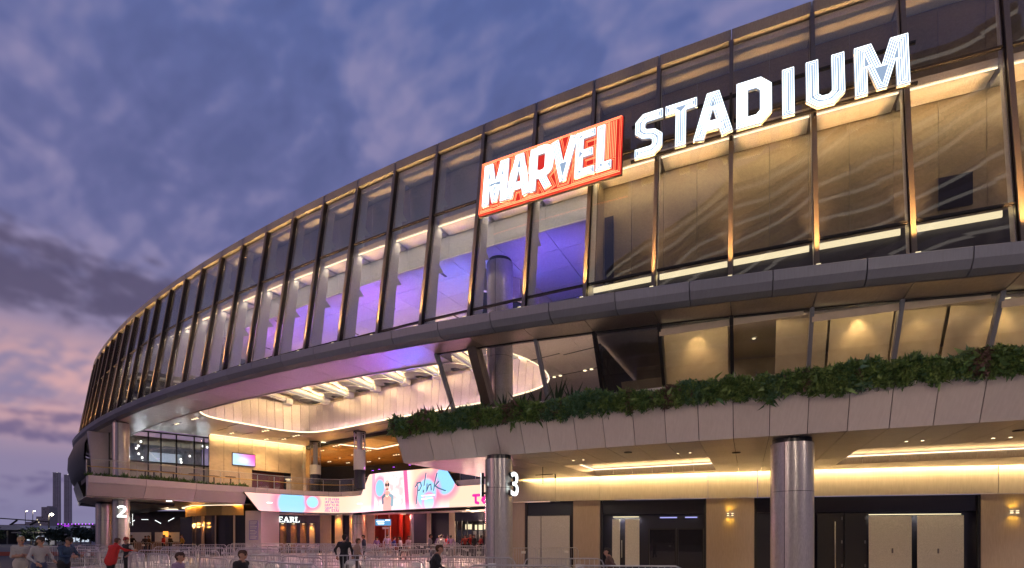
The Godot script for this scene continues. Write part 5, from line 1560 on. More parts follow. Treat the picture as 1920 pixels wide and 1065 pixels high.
		var fs := new_st(true); lathe(fs, Vector3.ZERO, [Vector2(0, -0.10), Vector2(0.10, -0.10), Vector2(0.12, 0.06), Vector2(0, 0.06)], 12); obj("housing", fs, M.frame, ff)
		var fg := new_st(true); lathe(fg, Vector3(0, 0.075, 0), [Vector2(0, -0.01), Vector2(0.09, -0.01), Vector2(0.09, 0.01), Vector2(0, 0.01)], 12); obj("lens", fg, M.lamp_purple, ff)
		spot(at + Vector3(0, 0.12, 0), pt(q[2], -1.0, 10.1), 22.0, 44.0 if q[2] > 12.0 else 16.0, q[3], 0.1, 1.0)
	# television on the panelled wall
	var tv := thing("television", "bright wide television on the panelled wall of the terrace", "television")
	var w0 := Vector2(-27.4, 48.23); var w1 := Vector2(-21.44, 54.69)
	var fw := shift_line(PackedVector2Array([w0, w1]), 0.12)
	var a := fw[0].lerp(fw[1], 0.22); var b := fw[0].lerp(fw[1], 0.458)
	var cst := new_st(); slab(cst, v3(a, 8.3), v3(b, 8.3), v3(b, 9.48), v3(a, 9.48), Vector3(-0.05, 0, -0.05)); obj("casing", cst, M.black, tv)
	var im := Image.create(96, 54, false, Image.FORMAT_RGB8)
	for y in 54:
		for x in 96:
			var c := Color(0.72, 0.86, 1.0).lerp(Color(1.0, 0.32, 0.72), clampf((x / 96.0) * 1.2 - (y / 54.0) * 0.6 - 0.1, 0, 1))
			c = c.lerp(Color(0.96, 0.97, 1.0), clampf(1.0 - Vector2((x - 46) / 34.0, (y - 30) / 22.0).length(), 0, 1))
			im.set_pixel(x, y, c)
	var sst := new_st()
	var n := Vector3(-(b - a).y, 0, -(b - a).x).normalized()
	if n.dot(Vector3(0, 0, 1)) < 0: n = -n
	quad_uv(sst, v3(a, 8.36) + n * 0.01 + v3(b - a, 0) * 0.02, v3(b, 8.36) + n * 0.01 - v3(b - a, 0) * 0.02, v3(b, 9.42) + n * 0.01 - v3(b - a, 0) * 0.02, v3(a, 9.42) + n * 0.01 + v3(b - a, 0) * 0.02, Rect2(0, 0, 1, 1), n)
	obj("screen", sst, screen_mat("tv_screen", im, 1.15), tv)
	# café name over the dark shopfront
	var cs := thing("cafe_name_sign", "small white glowing serif name EARL over the dark café front", "sign")
	var p0 := gp(2.42, 0.08)
	var tdir := (gp(2.9) - gp(2.0)).normalized()
	var ztv := v3(Vector2(tdir.y, -tdir.x), 0)
	if ztv.z < 0: ztv = -ztv
	text("lettering", "EARL", 0.52, 0.06, Transform3D(Basis(v3(tdir, 0), Vector3.UP, ztv), v3(p0, 3.27)), M.number, cs, true)
	# directory board
	var db := thing("directory_board", "tall lilac directory board of printed lines on the pale pilaster left of the café", "sign", Vector3(-22.97, 1.35, -47.42))
	var d0 := new_st(); box(d0, Vector3(0, 0.87, 0), Vector3(0.82, 1.74, 0.05)); obj("board", d0, mat("lilac", Color(0.30, 0.28, 0.50), 0.5), db)
	var dl := new_st()
	for k in 11: box(dl, Vector3(-0.04 * (k % 3), 1.60 - k * 0.135 - (0.08 if k > 4 else 0.0), 0.03), Vector3(0.6 - 0.08 * (k % 3), 0.045 if k % 5 else 0.07, 0.012))
	obj("printed_lines", dl, M.white_paint, db)
	# blue hanging sign, post sign
	var bs := thing("hanging_sign", "blue sign with white print hanging before the red room", "sign", v3(gp(12.6, 0.2), 3.0))
	var b0 := new_st(); box(b0, Vector3.ZERO, Vector3(1.55, 0.6, 0.06), Basis(Vector3.UP, -0.15)); obj("board", b0, glow("blue_sign", Color(0.10, 0.32, 0.62), 0.9), bs)
	var b1 := new_st()
	for q in [[-0.25, 0.08, 0.75, 0.12], [-0.2, -0.12, 0.62, 0.1], [0.45, 0.2, 0.45, 0.1]]: box(b1, Basis(Vector3.UP, -0.15) * Vector3(q[0], q[1], 0.04), Vector3(q[2], q[3], 0.012), Basis(Vector3.UP, -0.15))
	obj("print", b1, M.number, bs)
	for s in [-0.6, 0.6]:
		var r := new_st(); box(r, Basis(Vector3.UP, -0.15) * Vector3(s, 0.6, 0), Vector3(0.03, 0.6, 0.03)); obj("hanger", r, M.steel, bs)
	var ps := thing("post_sign", "thin post with a small two-lobed pale plate in front of the red room", "sign", v3(gp(14.9, 2.0), 0.0))
	var q0 := new_st(true); tube(q0, PackedVector3Array([Vector3.ZERO, Vector3(0, 2.35, 0)]), 0.035); obj("post", q0, M.steel, ps)
	var q1 := new_st(); box(q1, Vector3(-0.13, 2.42, 0), Vector3(0.26, 0.2, 0.05)); box(q1, Vector3(0.15, 2.42, 0.003), Vector3(0.26, 0.16, 0.05)); obj("plate", q1, M.white_paint, ps)
	# a slim cable reel of wires between the ledge and the letters is left to the stays above

func number_sign(s: String, c: Vector2, r: float, deg: float, h: float, label: String) -> void:
	# deg is measured from the line of the columns to the plaza: 0 faces the plaza, 90 to the right
	var d := Vector3(sin(deg_to_rad(deg)), 0, cos(deg_to_rad(deg)))
	var at := v3(c, h) + d * (r + 0.12)
	var o := thing("number_sign", label, "sign", at)
	var bs := Basis(Vector3.UP.cross(d), Vector3.UP, d)
	text("numeral_body", s, 0.90, 0.10, Transform3D(bs, d * -0.02), M.frame, o)
	text("numeral", s, 0.88, 0.012, Transform3D(bs, d * 0.045), M.number, o)
	var st := new_st()
	for y in [-0.3, 0.3]: bar(st, Vector3(0, y, 0) - d * 0.14, Vector3(0, y, 0) - d * 0.04, 0.08, 0.08, Vector3.UP)
	obj("stand_off", st, M.frame, o)
	omni(at + d * 0.35, 0.05, Color(0.92, 1, 0.97), 0.2)

func quad_uv(st: SurfaceTool, a: Vector3, b: Vector3, c: Vector3, d: Vector3, r: Rect2, n: Vector3) -> void:
	var ps := [a, b, c, d]
	var uv := [Vector2(r.position.x, r.end.y), Vector2(r.end.x, r.end.y), Vector2(r.end.x, r.position.y), Vector2(r.position.x, r.position.y)]
	var order := [0, 2, 1, 0, 3, 2] if (b - a).cross(d - a).dot(n) > 0 else [0, 1, 2, 0, 2, 3]
	for k in order:
		st.set_uv(uv[k]); st.add_vertex(ps[k])

func screen_mat(called: String, im: Image, energy: float) -> StandardMaterial3D:
	var m := StandardMaterial3D.new(); m.resource_name = called
	m.albedo_color = Color(0.02, 0.02, 0.02); m.roughness = 0.4
	m.emission_enabled = true; m.emission = Color.WHITE; m.emission_operator = BaseMaterial3D.EMISSION_OP_MULTIPLY
	m.emission_texture = ImageTexture.create_from_image(im); m.emission_energy_multiplier = energy
	return m

func stroke_on(im: Image, pts: Array, r0: float, r1: float, c: Color) -> void:
	for i in pts.size() - 1:
		var a: Vector2 = pts[i]; var b: Vector2 = pts[i + 1]
		var n := int(a.distance_to(b) / 0.8) + 1
		for k in n + 1:
			var p := a.lerp(b, float(k) / n)
			var r := lerpf(r0, r1, (i + float(k) / n) / (pts.size() - 1))
			for y in range(int(p.y - r), int(p.y + r) + 2):
				for x in range(int(p.x - r), int(p.x + r) + 2):
					if x < 0 or y < 0 or x >= im.get_width() or y >= im.get_height(): continue
					var d := Vector2(x, y).distance_to(p)
					if d < r + 0.5: im.set_pixel(x, y, im.get_pixel(x, y).lerp(c, clampf(r + 0.5 - d, 0, 1) * c.a))

func build_screen() -> void:
	# a long curved display along the terrace edge, taller in the middle
	var o := thing("led_screen", "long curved bright pink and peach display along the terrace edge, taller in the middle", "screen")
	var line := screen_line(0.25)
	var total := 0.0
	var s := PackedFloat32Array([0.0])
	for i in line.size() - 1:
		total += line[i].distance_to(line[i + 1]); s.append(total)
	var h_top := func(x: float) -> float:
		if x < 12.0: return 5.47
		if x < 13.65: return lerpf(5.47, 7.25, (x - 12.0) / 1.65)
		if x < 23.0: return lerpf(7.25, 7.05, (x - 13.65) / 9.35)
		if x < 24.33: return lerpf(7.05, 6.69, (x - 23.0) / 1.33)
		if x < 25.25: return lerpf(6.69, 5.47, (x - 24.33) / 0.92)
		return 5.47
	var h_bot := func(x: float) -> float: return 3.9 if x > 1.3 else lerpf(5.44, 3.9, x / 1.3)
	# the picture: soft discs on peach, a figure in dark glasses, a scrawled word, a pink letter
	var px := 48.0
	var w := int(34.2 * px); var h := int(3.4 * px)
	var im := Image.create(w, h, false, Image.FORMAT_RGB8)
	var nz := FastNoiseLite.new(); nz.seed = 5; nz.frequency = 0.5
	var discs := [[4.3, 4.7, 1.35, Color(0.56, 0.80, 1.0)], [6.2, 4.9, 0.55, Color(0.62, 0.84, 1.0)], [15.6, 5.9, 0.75, Color(0.55, 0.78, 0.96)], [24.0, 6.0, 1.1, Color(0.55, 0.80, 1.0)], [21.9, 5.1, 1.2, Color(0.60, 0.82, 0.98)], [22.2, 4.4, 0.6, Color(0.64, 0.86, 1.0)]]
	for y in h:
		var hh := 7.3 - y / px
		for x in w:
			var ss := x / px
			var c := Color(1.0, 0.80, 0.69)
			c = c.lerp(Color(1.0, 0.92, 0.90), clampf(1.0 - absf(ss - 12.5) / 3.0, 0, 1) * 0.4)
			c = c.lerp(Color(1.0, 0.62, 0.74), clampf(1.0 - absf(ss - 1.8) / 2.4, 0, 1) * 0.5)
			var blur := nz.get_noise_2d(ss * 2.0, hh * 2.0)
			if ss > 13.8 and ss < 20.6: c = c.lerp(Color(1.0, 0.93, 0.92), 0.85 * smoothstep(13.8, 15.0, ss) * (1.0 - smoothstep(19.4, 20.6, ss)))
			if ss > 15.2 and ss < 18.9: c = c.lerp(Color(0.96, 0.62, 0.66), clampf(blur * 1.4, 0, 0.5))
			for q in discs:
				var d: float = Vector2(ss - q[0], hh - q[1]).length() / q[2]
				var halo := clampf(1.0 - absf(d - 1.15) / 0.45, 0, 1)
				c = c.lerp(Color(1.0, 0.45, 0.62), halo * 0.7)
				c = c.lerp(q[3], smoothstep(1.1, 0.85, d))
			if absf(ss - 14.4 - (hh - 5.5) * 0.08) < 0.28: c = c.lerp(Color(1.0, 0.45, 0.68), 0.55)
			if absf(ss - 19.35 + (hh - 5.5) * 0.1) < 0.24: c = c.lerp(Color(0.98, 0.28, 0.55), 0.8)
			c = c.lerp(Color(1.0, 0.90, 1.0), clampf((4.6 - hh) / 0.9, 0, 1) * (0.75 if ss > 12.0 and ss < 24.5 else 0.1))
			im.set_pixel(x, y, c)
	var P := func(a: float, b: float) -> Vector2: return Vector2(a * px, (7.3 - b) * px)
	# figure: pale hair, face, dark glasses, shoulders in grey-blue
	stroke_on(im, [P.call(16.75, 4.2), P.call(16.8, 5.1)], 30, 24, Color(0.98, 0.66, 0.62))
	stroke_on(im, [P.call(16.75, 5.0), P.call(16.75, 5.35)], 10, 9, Color(0.95, 0.62, 0.56))
	stroke_on(im, [P.call(16.75, 6.55), P.call(16.75, 6.0)], 22, 17, Color(1.0, 0.96, 0.95))
	stroke_on(im, [P.call(16.75, 6.2), P.call(16.75, 5.75)], 15, 10, Color(0.98, 0.74, 0.68))
	stroke_on(im, [P.call(16.58, 6.12), P.call(16.60, 6.10)], 6.5, 6.5, Color(0.10, 0.03, 0.05))
	stroke_on(im, [P.call(16.94, 6.12), P.call(16.92, 6.10)], 6.5, 6.5, Color(0.10, 0.03, 0.05))
	stroke_on(im, [P.call(16.64, 5.74), P.call(16.88, 5.74)], 2.5, 2.5, Color(0.55, 0.08, 0.12))
	stroke_on(im, [P.call(16.40, 5.25), P.call(16.05, 5.05), P.call(16.1, 4.6)], 6, 7, Color(0.36, 0.42, 0.50))
	stroke_on(im, [P.call(17.10, 5.25), P.call(17.5, 5.05), P.call(17.42, 4.4)], 6, 9, Color(0.52, 0.64, 0.70))
	stroke_on(im, [P.call(16.55, 5.22), P.call(16.75, 5.08), P.call(16.96, 5.22)], 2, 2, Color(0.98, 0.95, 0.8))
	# the scrawled word p!nk
	var ink := Color(0.16, 0.36, 0.48)
	for off in [Vector2(1.5, 1.5), Vector2.ZERO]:
		var ic := Color(0.96, 0.96, 1.0) if off != Vector2.ZERO else ink
		var S := func(a: Array) -> Array:
			var r := []
			for q in a: r.append(P.call(q[0], q[1]) + off)
			return r
		stroke_on(im, S.call([[20.7, 6.05], [20.85, 5.6], [20.72, 4.9], [20.62, 4.35]]), 2.2, 3.2, ic)
		stroke_on(im, S.call([[20.5, 5.7], [20.8, 6.0], [21.15, 6.05], [21.3, 5.75], [21.05, 5.4], [20.8, 5.42]]), 3.0, 2.2, ic)
		stroke_on(im, S.call([[21.85, 6.7], [21.62, 5.75]]), 3.4, 2.4, ic)
		stroke_on(im, S.call([[21.55, 5.35], [21.53, 5.25]]), 3.2, 3.2, ic)
		stroke_on(im, S.call([[22.0, 5.85], [21.95, 5.3], [22.2, 5.75], [22.45, 5.8], [22.5, 5.35]]), 2.6, 2.6, ic)
		stroke_on(im, S.call([[23.15, 6.6], [22.9, 5.9], [22.78, 5.3]]), 3.2, 2.4, ic)
		stroke_on(im, S.call([[23.35, 5.95], [22.95, 5.65], [23.3, 5.45], [24.1, 5.2]]), 2.8, 2.2, ic)
	stroke_on(im, [P.call(21.3, 4.95), P.call(22.9, 4.95)], 2.4, 2.4, Color(1, 1, 1))
	stroke_on(im, [P.call(21.5, 4.72), P.call(22.7, 4.72)], 1.8, 1.8, Color(1, 1, 1))
	# letter T and the start of an e, rounded, in pink
	var pink := Color(0.95, 0.08, 0.58)
	stroke_on(im, [P.call(26.85, 4.72), P.call(27.45, 4.72)], 4.5, 4.5, pink)
	stroke_on(im, [P.call(27.1, 4.72), P.call(27.1, 4.2), P.call(27.35, 4.14)], 4.5, 4.5, pink)
	stroke_on(im, [P.call(27.75, 4.4), P.call(28.15, 4.42), P.call(28.1, 4.58), P.call(27.85, 4.58), P.call(27.72, 4.35), P.call(27.9, 4.15), P.call(28.2, 4.2)], 4.0, 4.0, pink)
	var st := SurfaceTool.new(); st.begin(Mesh.PRIMITIVE_TRIANGLES); st.set_smooth_group(-1)
	var body := new_st()
	for i in line.size() - 1:
		var b0: float = h_bot.call(s[i]); var b1: float = h_bot.call(s[i + 1])
		var t0: float = h_top.call(s[i]); var t1: float = h_top.call(s[i + 1])
		var n := (line[i + 1] - line[i]).normalized()
		var nv := v3(Vector2(n.y, -n.x), 0)
		if t0 - b0 < 0.02 and t1 - b1 < 0.02: continue
		var ps := [v3(line[i], b0) + nv * 0.05, v3(line[i + 1], b1) + nv * 0.05, v3(line[i + 1], t1) + nv * 0.05, v3(line[i], t0) + nv * 0.05]
		var uv := [Vector2(s[i] / 34.2, (7.3 - b0) / 3.4), Vector2(s[i + 1] / 34.2, (7.3 - b1) / 3.4), Vector2(s[i + 1] / 34.2, (7.3 - t1) / 3.4), Vector2(s[i] / 34.2, (7.3 - t0) / 3.4)]
		for k in [0, 2, 1, 0, 3, 2]:
			st.set_uv(uv[k]); st.add_vertex(ps[k])
		hexa(body, [v3(line[i], b0 - 0.03), v3(line[i + 1], b1 - 0.03), v3(line[i + 1], b1 - 0.03) - nv * 0.15, v3(line[i], b0 - 0.03) - nv * 0.15, v3(line[i], t0 + 0.03), v3(line[i + 1], t1 + 0.03), v3(line[i + 1], t1 + 0.03) - nv * 0.15, v3(line[i], t0 + 0.03) - nv * 0.15])
	obj("screen_face", st, screen_mat("led_screen", im, 1.15), o)
	obj("screen_case", body, M.frame, o)
	var days := ["FRIDAY 23 FEBRUARY", "SATURDAY 24 FEBRUARY", "TUESDAY 12 MARCH", "WEDNESDAY 13 MARCH", "MARVEL STADIUM"]
	var k2 := 0
	var i8 := 0
	for i in s.size():
		if s[i] < 8.2: i8 = i
	var tdir := (line[i8 + 3] - line[i8 - 3]).normalized()
	var nv2 := v3(Vector2(tdir.y, -tdir.x), 0)
	for d in days:
		text("printed_line", d, 0.21 if k2 < 4 else 0.25, 0.015, Transform3D(Basis(v3(tdir, 0), Vector3.UP, nv2), v3(line[i8], 5.20 - 0.27 * k2) + nv2 * 0.16), glow("print%d" % k2, Color(0.72, 0.05, 0.5) if k2 % 2 == 0 else Color(0.35, 0.10, 0.62), 0.75), o)
		k2 += 1
	for q in [[3, 10], [11, 17], [17, 24], [24, 31]]:
		var ia := 0; var ib := 0
		for i in s.size():
			if s[i] < q[0]: ia = i
			if s[i] < q[1]: ib = i
		var n := (line[ib] - line[ia]).normalized()
		var nv := v3(Vector2(n.y, -n.x), 0)
		area(v3(line[ia], 3.84) + nv * 0.2, v3(line[ib], 3.84) + nv * 0.2, 0.08, nv + Vector3(0, -0.8, 0), 3.2, Color(1.0, 0.62, 0.78))

# ---------- planting ----------
func leaf(st: SurfaceTool, base: Vector3, dir: Vector3, side: Vector3, l: float, w: float, droop: float) -> void:
	var up := side.cross(dir).normalized()
	var m := base + dir * l * 0.5 + up * droop * 0.2
	var t := base + dir * l - up * droop
	tri(st, base, m + side * w * 0.5, m - side * w * 0.5)
	tri(st, m + side * w * 0.5, t, m - side * w * 0.5)

func clump(leaves: int, l: float, w: float, seed_: int) -> ArrayMesh:
	var r := RandomNumberGenerator.new(); r.seed = seed_
	var st := new_st()
	for i in leaves:
		var d := Vector3(r.randf_range(-1, 1), r.randf_range(-0.5, 1), r.randf_range(-0.2, 1)).normalized()
		var s := d.cross(Vector3(r.randf_range(-1, 1), 1, r.randf_range(-1, 1))).normalized()
		leaf(st, d * 0.02, d, s, l * r.randf_range(0.7, 1.2), w * r.randf_range(0.8, 1.2), l * r.randf_range(0.1, 0.4))
	st.generate_normals()
	return st.commit()

func build_plants() -> void:
	var lm := mat("leaf", Color(1, 1, 1), 0.55); lm.vertex_color_use_as_albedo = true
	lm.backlight_enabled = true; lm.backlight = Color(0.25, 0.3, 0.15)
	var hedge := thing("planter_hedge", "long thick mixed green hedge spilling over the edge of the canopy", "hedge")
	var core := new_st()
	var ul := us(-4.4, 8.22, 0.1)
	var bump := FastNoiseLite.new(); bump.seed = 3; bump.frequency = 1.0
	var ht := func(u: float) -> float: return 6.46 + 0.26 * bump.get_noise_1d(u * 1.4) + 0.22 * bump.get_noise_1d(u * 5.0 + 40.0)
	var hb := func(u: float) -> float: return 5.93 - 0.26 * maxf(0.0, bump.get_noise_1d(u * 2.6 + 90.0)) - 0.26 * maxf(0.0, bump.get_noise_1d(u * 9.0 + 9.0))
	for k in ul.size() - 1:
		var h1: float = ht.call(ul[k])
		loft_u(core, [Vector2(0.95, 5.98), Vector2(0.92, h1 - 0.34), Vector2(0.75, h1 - 0.24), Vector2(0.36, h1 - 0.24), Vector2(0.36, 5.98)], ul[k], ul[k + 1], false)
	obj("branch_core", core, mat("branch", Color(0.07, 0.09, 0.04), 0.9), hedge)
	var r := RandomNumberGenerator.new(); r.seed = 21
	for kind in 4:
		var mm := MultiMesh.new(); mm.transform_format = MultiMesh.TRANSFORM_3D; mm.use_colors = true
		mm.mesh = clump([9, 9, 7, 6][kind], [0.13, 0.10, 0.19, 0.30][kind], [0.06, 0.05, 0.035, 0.11][kind], 5 + kind)
		var n: int = [6200, 6600, 2600, 260][kind]
		mm.instance_count = n
		for i in n:
			var u := r.randf_range(-4.4, 8.24)
			var zone := bump.get_noise_1d(u * 1.1 + kind * 13.0)
			var top: float = ht.call(u); var low: float = hb.call(u)
			var p: Vector3
			var nn := nrm(u)
			var dir: Vector3
			var q := r.randf()
			if q < 0.62:
				var h := lerpf(low, top, pow(r.randf(), 0.9))
				p = pt(u, 1.02 + r.randf_range(-0.08, 0.12) + 0.06 * bump.get_noise_2d(u * 4.0, h * 6.0), h)
				dir = nn + Vector3(0, r.randf_range(-0.6, 0.5), 0)
			elif q < 0.95:
				p = pt(u, r.randf_range(0.36, 1.05), top + r.randf_range(-0.14, 0.05))
				dir = nn * 0.3 + Vector3.UP
			else:
				u = 8.25; p = pt(u, r.randf_range(0.3, 1.0), r.randf_range(5.95, ht.call(u))) - along(u) * 0.05
				dir = -along(u)
			dir = (dir + Vector3(r.randf_range(-0.5, 0.5), r.randf_range(-0.5, 0.5), r.randf_range(-0.5, 0.5))).normalized()
			var x := Vector3.UP.cross(dir).normalized()
			var b := Basis(x, dir.cross(x), dir).rotated(dir, r.randf() * TAU) * r.randf_range(0.75, 1.35)
			mm.set_instance_transform(i, Transform3D(b, p))
			var c := Color(0.04, 0.11, 0.03).lerp(Color(0.19, 0.28, 0.07), r.randf())
			if zone > 0.34: c = Color(0.10, 0.09, 0.05).lerp(Color(0.16, 0.08, 0.07), r.randf())
			elif zone < -0.25: c = Color(0.05, 0.13, 0.06).lerp(Color(0.11, 0.22, 0.12), r.randf())
			mm.set_instance_color(i, c)
		var o := MultiMeshInstance3D.new(); o.multimesh = mm; o.name = "foliage"; o.material_override = lm
		hedge.add_child(o, true); o.set_meta("kind", "stuff")
	# spiky plants on the deck behind the hedge
	var spike := [[7.88, "beside the leftmost mullion"], [7.55, "with a brown leaf, left of the raking column"], [6.75, "just right of the raking column"], [6.35, "before the big round column behind the glass"], [6.05, "by the mullion right of the round column"], [5.75, "between two mullions, left of the large spiky one"], [5.45, "the largest, before the pale ceiling"], [5.2, "beside the mullion where the dark glass begins"]]
	var k := 0
	for q in spike:
		var o := thing("spiky_plant", "dark spiky plant behind the hedge, " + q[1], "plant", pt(q[0], 0.02, 6.45), 0.0, "spiky plants behind the hedge")
		var st := new_st()
		for i in 15:
			var a := r.randf() * TAU
			var d := Vector3(cos(a) * r.randf_range(0.3, 0.9), r.randf_range(0.7, 1.3), sin(a) * r.randf_range(0.3, 0.9)).normalized()
			leaf(st, Vector3(cos(a), 0, sin(a)) * 0.04, d, d.cross(Vector3.UP).normalized(), r.randf_range(0.6, 1.05) * (1.3 if k == 6 else 1.0), r.randf_range(0.07, 0.13), r.randf_range(0.02, 0.12))
		obj("leaves", st, mat("spike%d" % k, Color(0.03, 0.06, 0.03) if k != 1 else Color(0.10, 0.05, 0.02), 0.45), o)
		var tr := new_st(true); tube(tr, PackedVector3Array([Vector3(0, -0.6, 0), Vector3(0, 0.06, 0)]), 0.05); obj("stem", tr, M.brownwall, o)
		k += 1
	# low plants along the terrace balustrade
	var lm2 := mat("tuft", Color(0.06, 0.12, 0.03), 0.5); lm2.backlight_enabled = true; lm2.backlight = Color(0.2, 0.3, 0.1)
	var tl := smooth_line(shift_line(terrace_line(), -0.3), 0.52)
	var proto: Node3D
	for i in tl.size():
		var o: Node3D
		if i == 0:
			o = thing("terrace_plant", "low bright green plant in the trough along the terrace edge", "plant", Vector3.ZERO, 0.0, "plants along the terrace edge")
			var st := new_st()
			for j in 46:
				var a := r.randf() * TAU
				var d := Vector3(cos(a) * r.randf_range(0.2, 1.0), r.randf_range(0.3, 1.3), sin(a) * r.randf_range(0.2, 1.0)).normalized()
				leaf(st, Vector3(r.randf_range(-0.15, 0.15), 0, r.randf_range(-0.1, 0.1)), d, d.cross(Vector3(0.3, 1, 0.2)).normalized(), r.randf_range(0.16, 0.42), r.randf_range(0.05, 0.09), r.randf_range(0.02, 0.10))
			obj("leaves", st, lm2, o)
			proto = o
		else:
			o = proto.duplicate(); o.name = numbered("terrace_plant"); add_child(o, true)
		o.set_meta("label", "low green plant in the trough along the terrace edge, %s from the left" % ORD[mini(i, 23)])
		o.position = v3(tl[i], 5.88); o.rotation.y = r.randf() * TAU
		o.scale = Vector3.ONE * r.randf_range(1.0, 1.6)

# ---------- far off to the left ----------
func build_city() -> void:
	for k in 2:
		var t := thing("bridge_tower", ["tall slim grey bridge tower with a magenta-lit foot, the nearer-looking and left of two", "tall slim grey bridge tower without a bright foot, right of two"][k], "tower", [Vector3(-1024, 0, -1200), Vector3(-999.0, 0, -1200)][k], 0.2, "twin bridge towers")
		var st := new_st()
		var h: float = [142.0, 137.0][k]
		hexa(st, [Vector3(-6.2, 0, -4), Vector3(6.2, 0, -4), Vector3(6.2, 0, 4), Vector3(-6.2, 0, 4), Vector3(-5.8, h, -4), Vector3(5.8, h, -4), Vector3(5.8, h, 4), Vector3(-5.8, h, 4)])
		obj("shaft", st, M.tower, t)
		var c := new_st(); box(c, Vector3(0, h + 0.6, 0), Vector3(12.4, 1.2, 8.6)); obj("cap", c, M.tower, t)
		for y in 9:
			var jn := new_st(); box(jn, Vector3(0, 14.0 + y * 13.6, 4.02), Vector3(12.1 - y * 0.07, 0.5, 0.12)); obj("lift_joint", jn, M.concrete, t)
		for s in [-3.2, 0.0, 3.2]:
			var gr := new_st(); box(gr, Vector3(s, h * 0.5, 4.03), Vector3(0.5, h - 4.0, 0.16)); obj("vertical_groove", gr, M.wall_dark, t)
		var bc := new_st(); box(bc, Vector3(0, h + 1.6, 0), Vector3(0.7, 0.8, 0.7)); obj("beacon", bc, M.lamp_white, t)
		for s in [-5.0, 5.0]:
			var fl := new_st(); box(fl, Vector3(s, 12.0, 6.0), Vector3(1.6, 1.0, 1.6)); obj("floodlight", fl, M.lamp_magenta, t)
			spot(t.position + Vector3(s, 13.0, 7.5), t.position + Vector3(s * 0.3, 60, 3), 28.0, 2600.0 if k == 0 else 400.0, Color(0.75, 0.08, 1.0), 0.8, 1.0)
	var br := thing("road_bridge", "far low road bridge strung with small purple lights", "bridge", Vector3(-960, 0, -1200))
	var dk := new_st(); box(dk, Vector3(0, 25.5, 0), Vector3(320, 4.0, 24)); obj("deck", dk, M.city_block, br)
	for k in 8:
		var ps := new_st(); box(ps, Vector3(-140 + k * 40, 11.7, 0), Vector3(4, 23.4, 16)); obj("pier", ps, M.city_block, br)
	for k in 22:
		var ls := new_st(true); lathe(ls, Vector3(-120 + k * 7.7 + (14 if k < 2 else 0), 27.2, 12.6), [Vector2(0, -0.9), Vector2(0.9, 0), Vector2(0, 0.9)], 8); obj("deck_lamp", ls, M.lamp_purple, br)
	# buildings beyond the street
	var bl := [[-716, 800, 16, 22, "low blue-grey block at the left of the far skyline"], [-702, 800, 11, 30, "stepped blue-grey block, lower shoulder beside the bridge tower"], [-692, 798, 12, 44, "tallest blue-grey block, behind the left bridge tower"], [-735, 810, 20, 14, "lowest blue-grey block at the far left of the skyline"]]
	var win := new_st
	for q in bl:
		var b := thing("far_building", q[4], "building", Vector3(q[0], 0, -q[1]))
		var st := new_st(); box(st, Vector3(0, q[3] * 0.5, 0), Vector3(q[2], q[3], 14)); obj("walls", st, M.city_block, b)
		var rp := new_st(); box(rp, Vector3(1, q[3] + 0.8, 0), Vector3(q[2] * 0.4, 1.6, 6)); obj("plant_room", rp, M.city_block, b)
		for i in int(q[2] / 2.5):
			for j in int(q[3] / 4.0):
				if (i * 3 + j * 7 + int(q[2])) % 4 != 1: continue
				var ws := new_st(); box(ws, Vector3(-q[2] * 0.5 + 1.6 + i * 2.4, 2.4 + j * 3.8, 7.03), Vector3(1.2, 1.5, 0.08)); obj("window", ws, M.led_soft if (i + j) % 3 == 0 else M.wall_dark, b)
	# low venue with a raked roof on struts, at the left edge
	var sh := thing("waterside_hall", "low grey hall with raking roof struts and slim columns at the left edge", "building", Vector3(-110, 0, -118))
	var w0 := new_st(); box(w0, Vector3(-4, 1.4, 0), Vector3(24, 2.8, 10)); obj("dark_wall", w0, M.wall_dark, sh)
	var r0 := new_st(); hexa(r0, [Vector3(-17, 2.9, 8), Vector3(10, 2.9, 8), Vector3(10, 2.9, -8), Vector3(-17, 2.9, -8), Vector3(-17, 4.4, 7), Vector3(7, 3.9, 7), Vector3(7, 3.9, -7), Vector3(-17, 4.4, -7)]); obj("roof", r0, M.concrete, sh)
	for k in 9:
		var cs := new_st(); bar(cs, Vector3(-15 + k * 2.9, 0, 7.4), Vector3(-15 + k * 2.9, 2.9, 7.4), 0.2, 0.2, Vector3.BACK); obj("column", cs, M.concrete, sh)
	for k in 6:
		var ss := new_st(); bar(ss, Vector3(-14 + k * 4.2, 4.0, 4), Vector3(-12.6 + k * 4.2, 6.2 - 0.3 * k, 4), 0.28, 0.28, Vector3.BACK); obj("strut", ss, M.frame, sh)
	var tb := new_st(); bar(tb, Vector3(-15, 6.5, 4), Vector3(11, 4.7, 4), 0.22, 0.3, Vector3.BACK); obj("roof_beam", tb, M.frame, sh)
	# street lamps
	var lamps := [[-86.8, 100, 5.6, 0.34, "street lamp with the brightest white glow, between the bridge towers"], [-88.2, 101.5, 5.6, 0.22, "street lamp with a bright white glow, left of the bridge towers"], [-124, 138, 8.0, 0.16, "small far street lamp above the left hall"], [-146, 160, 9.0, 0.14, "tiny far street lamp at the left edge"]]
	for q in lamps:
		var o := thing("street_lamp", q[4], "street lamp", Vector3(q[0], 0, -q[1]), 0.0, "lit street lamps")
		var p := new_st(true); tube(p, PackedVector3Array([Vector3.ZERO, Vector3(0, q[2], 0), Vector3(0.4, q[2] + 0.3, 0)]), 0.07); obj("pole", p, M.frame, o)
		var hd := new_st(true); lathe(hd, Vector3(0.5, q[2] + 0.1, 0), [Vector2(0, -q[3] * 0.8), Vector2(q[3], 0), Vector2(0, q[3] * 0.7)], 10); obj("lamp_head", hd, glow("street_glow", Color(1.0, 0.95, 0.8), 14.0), o)
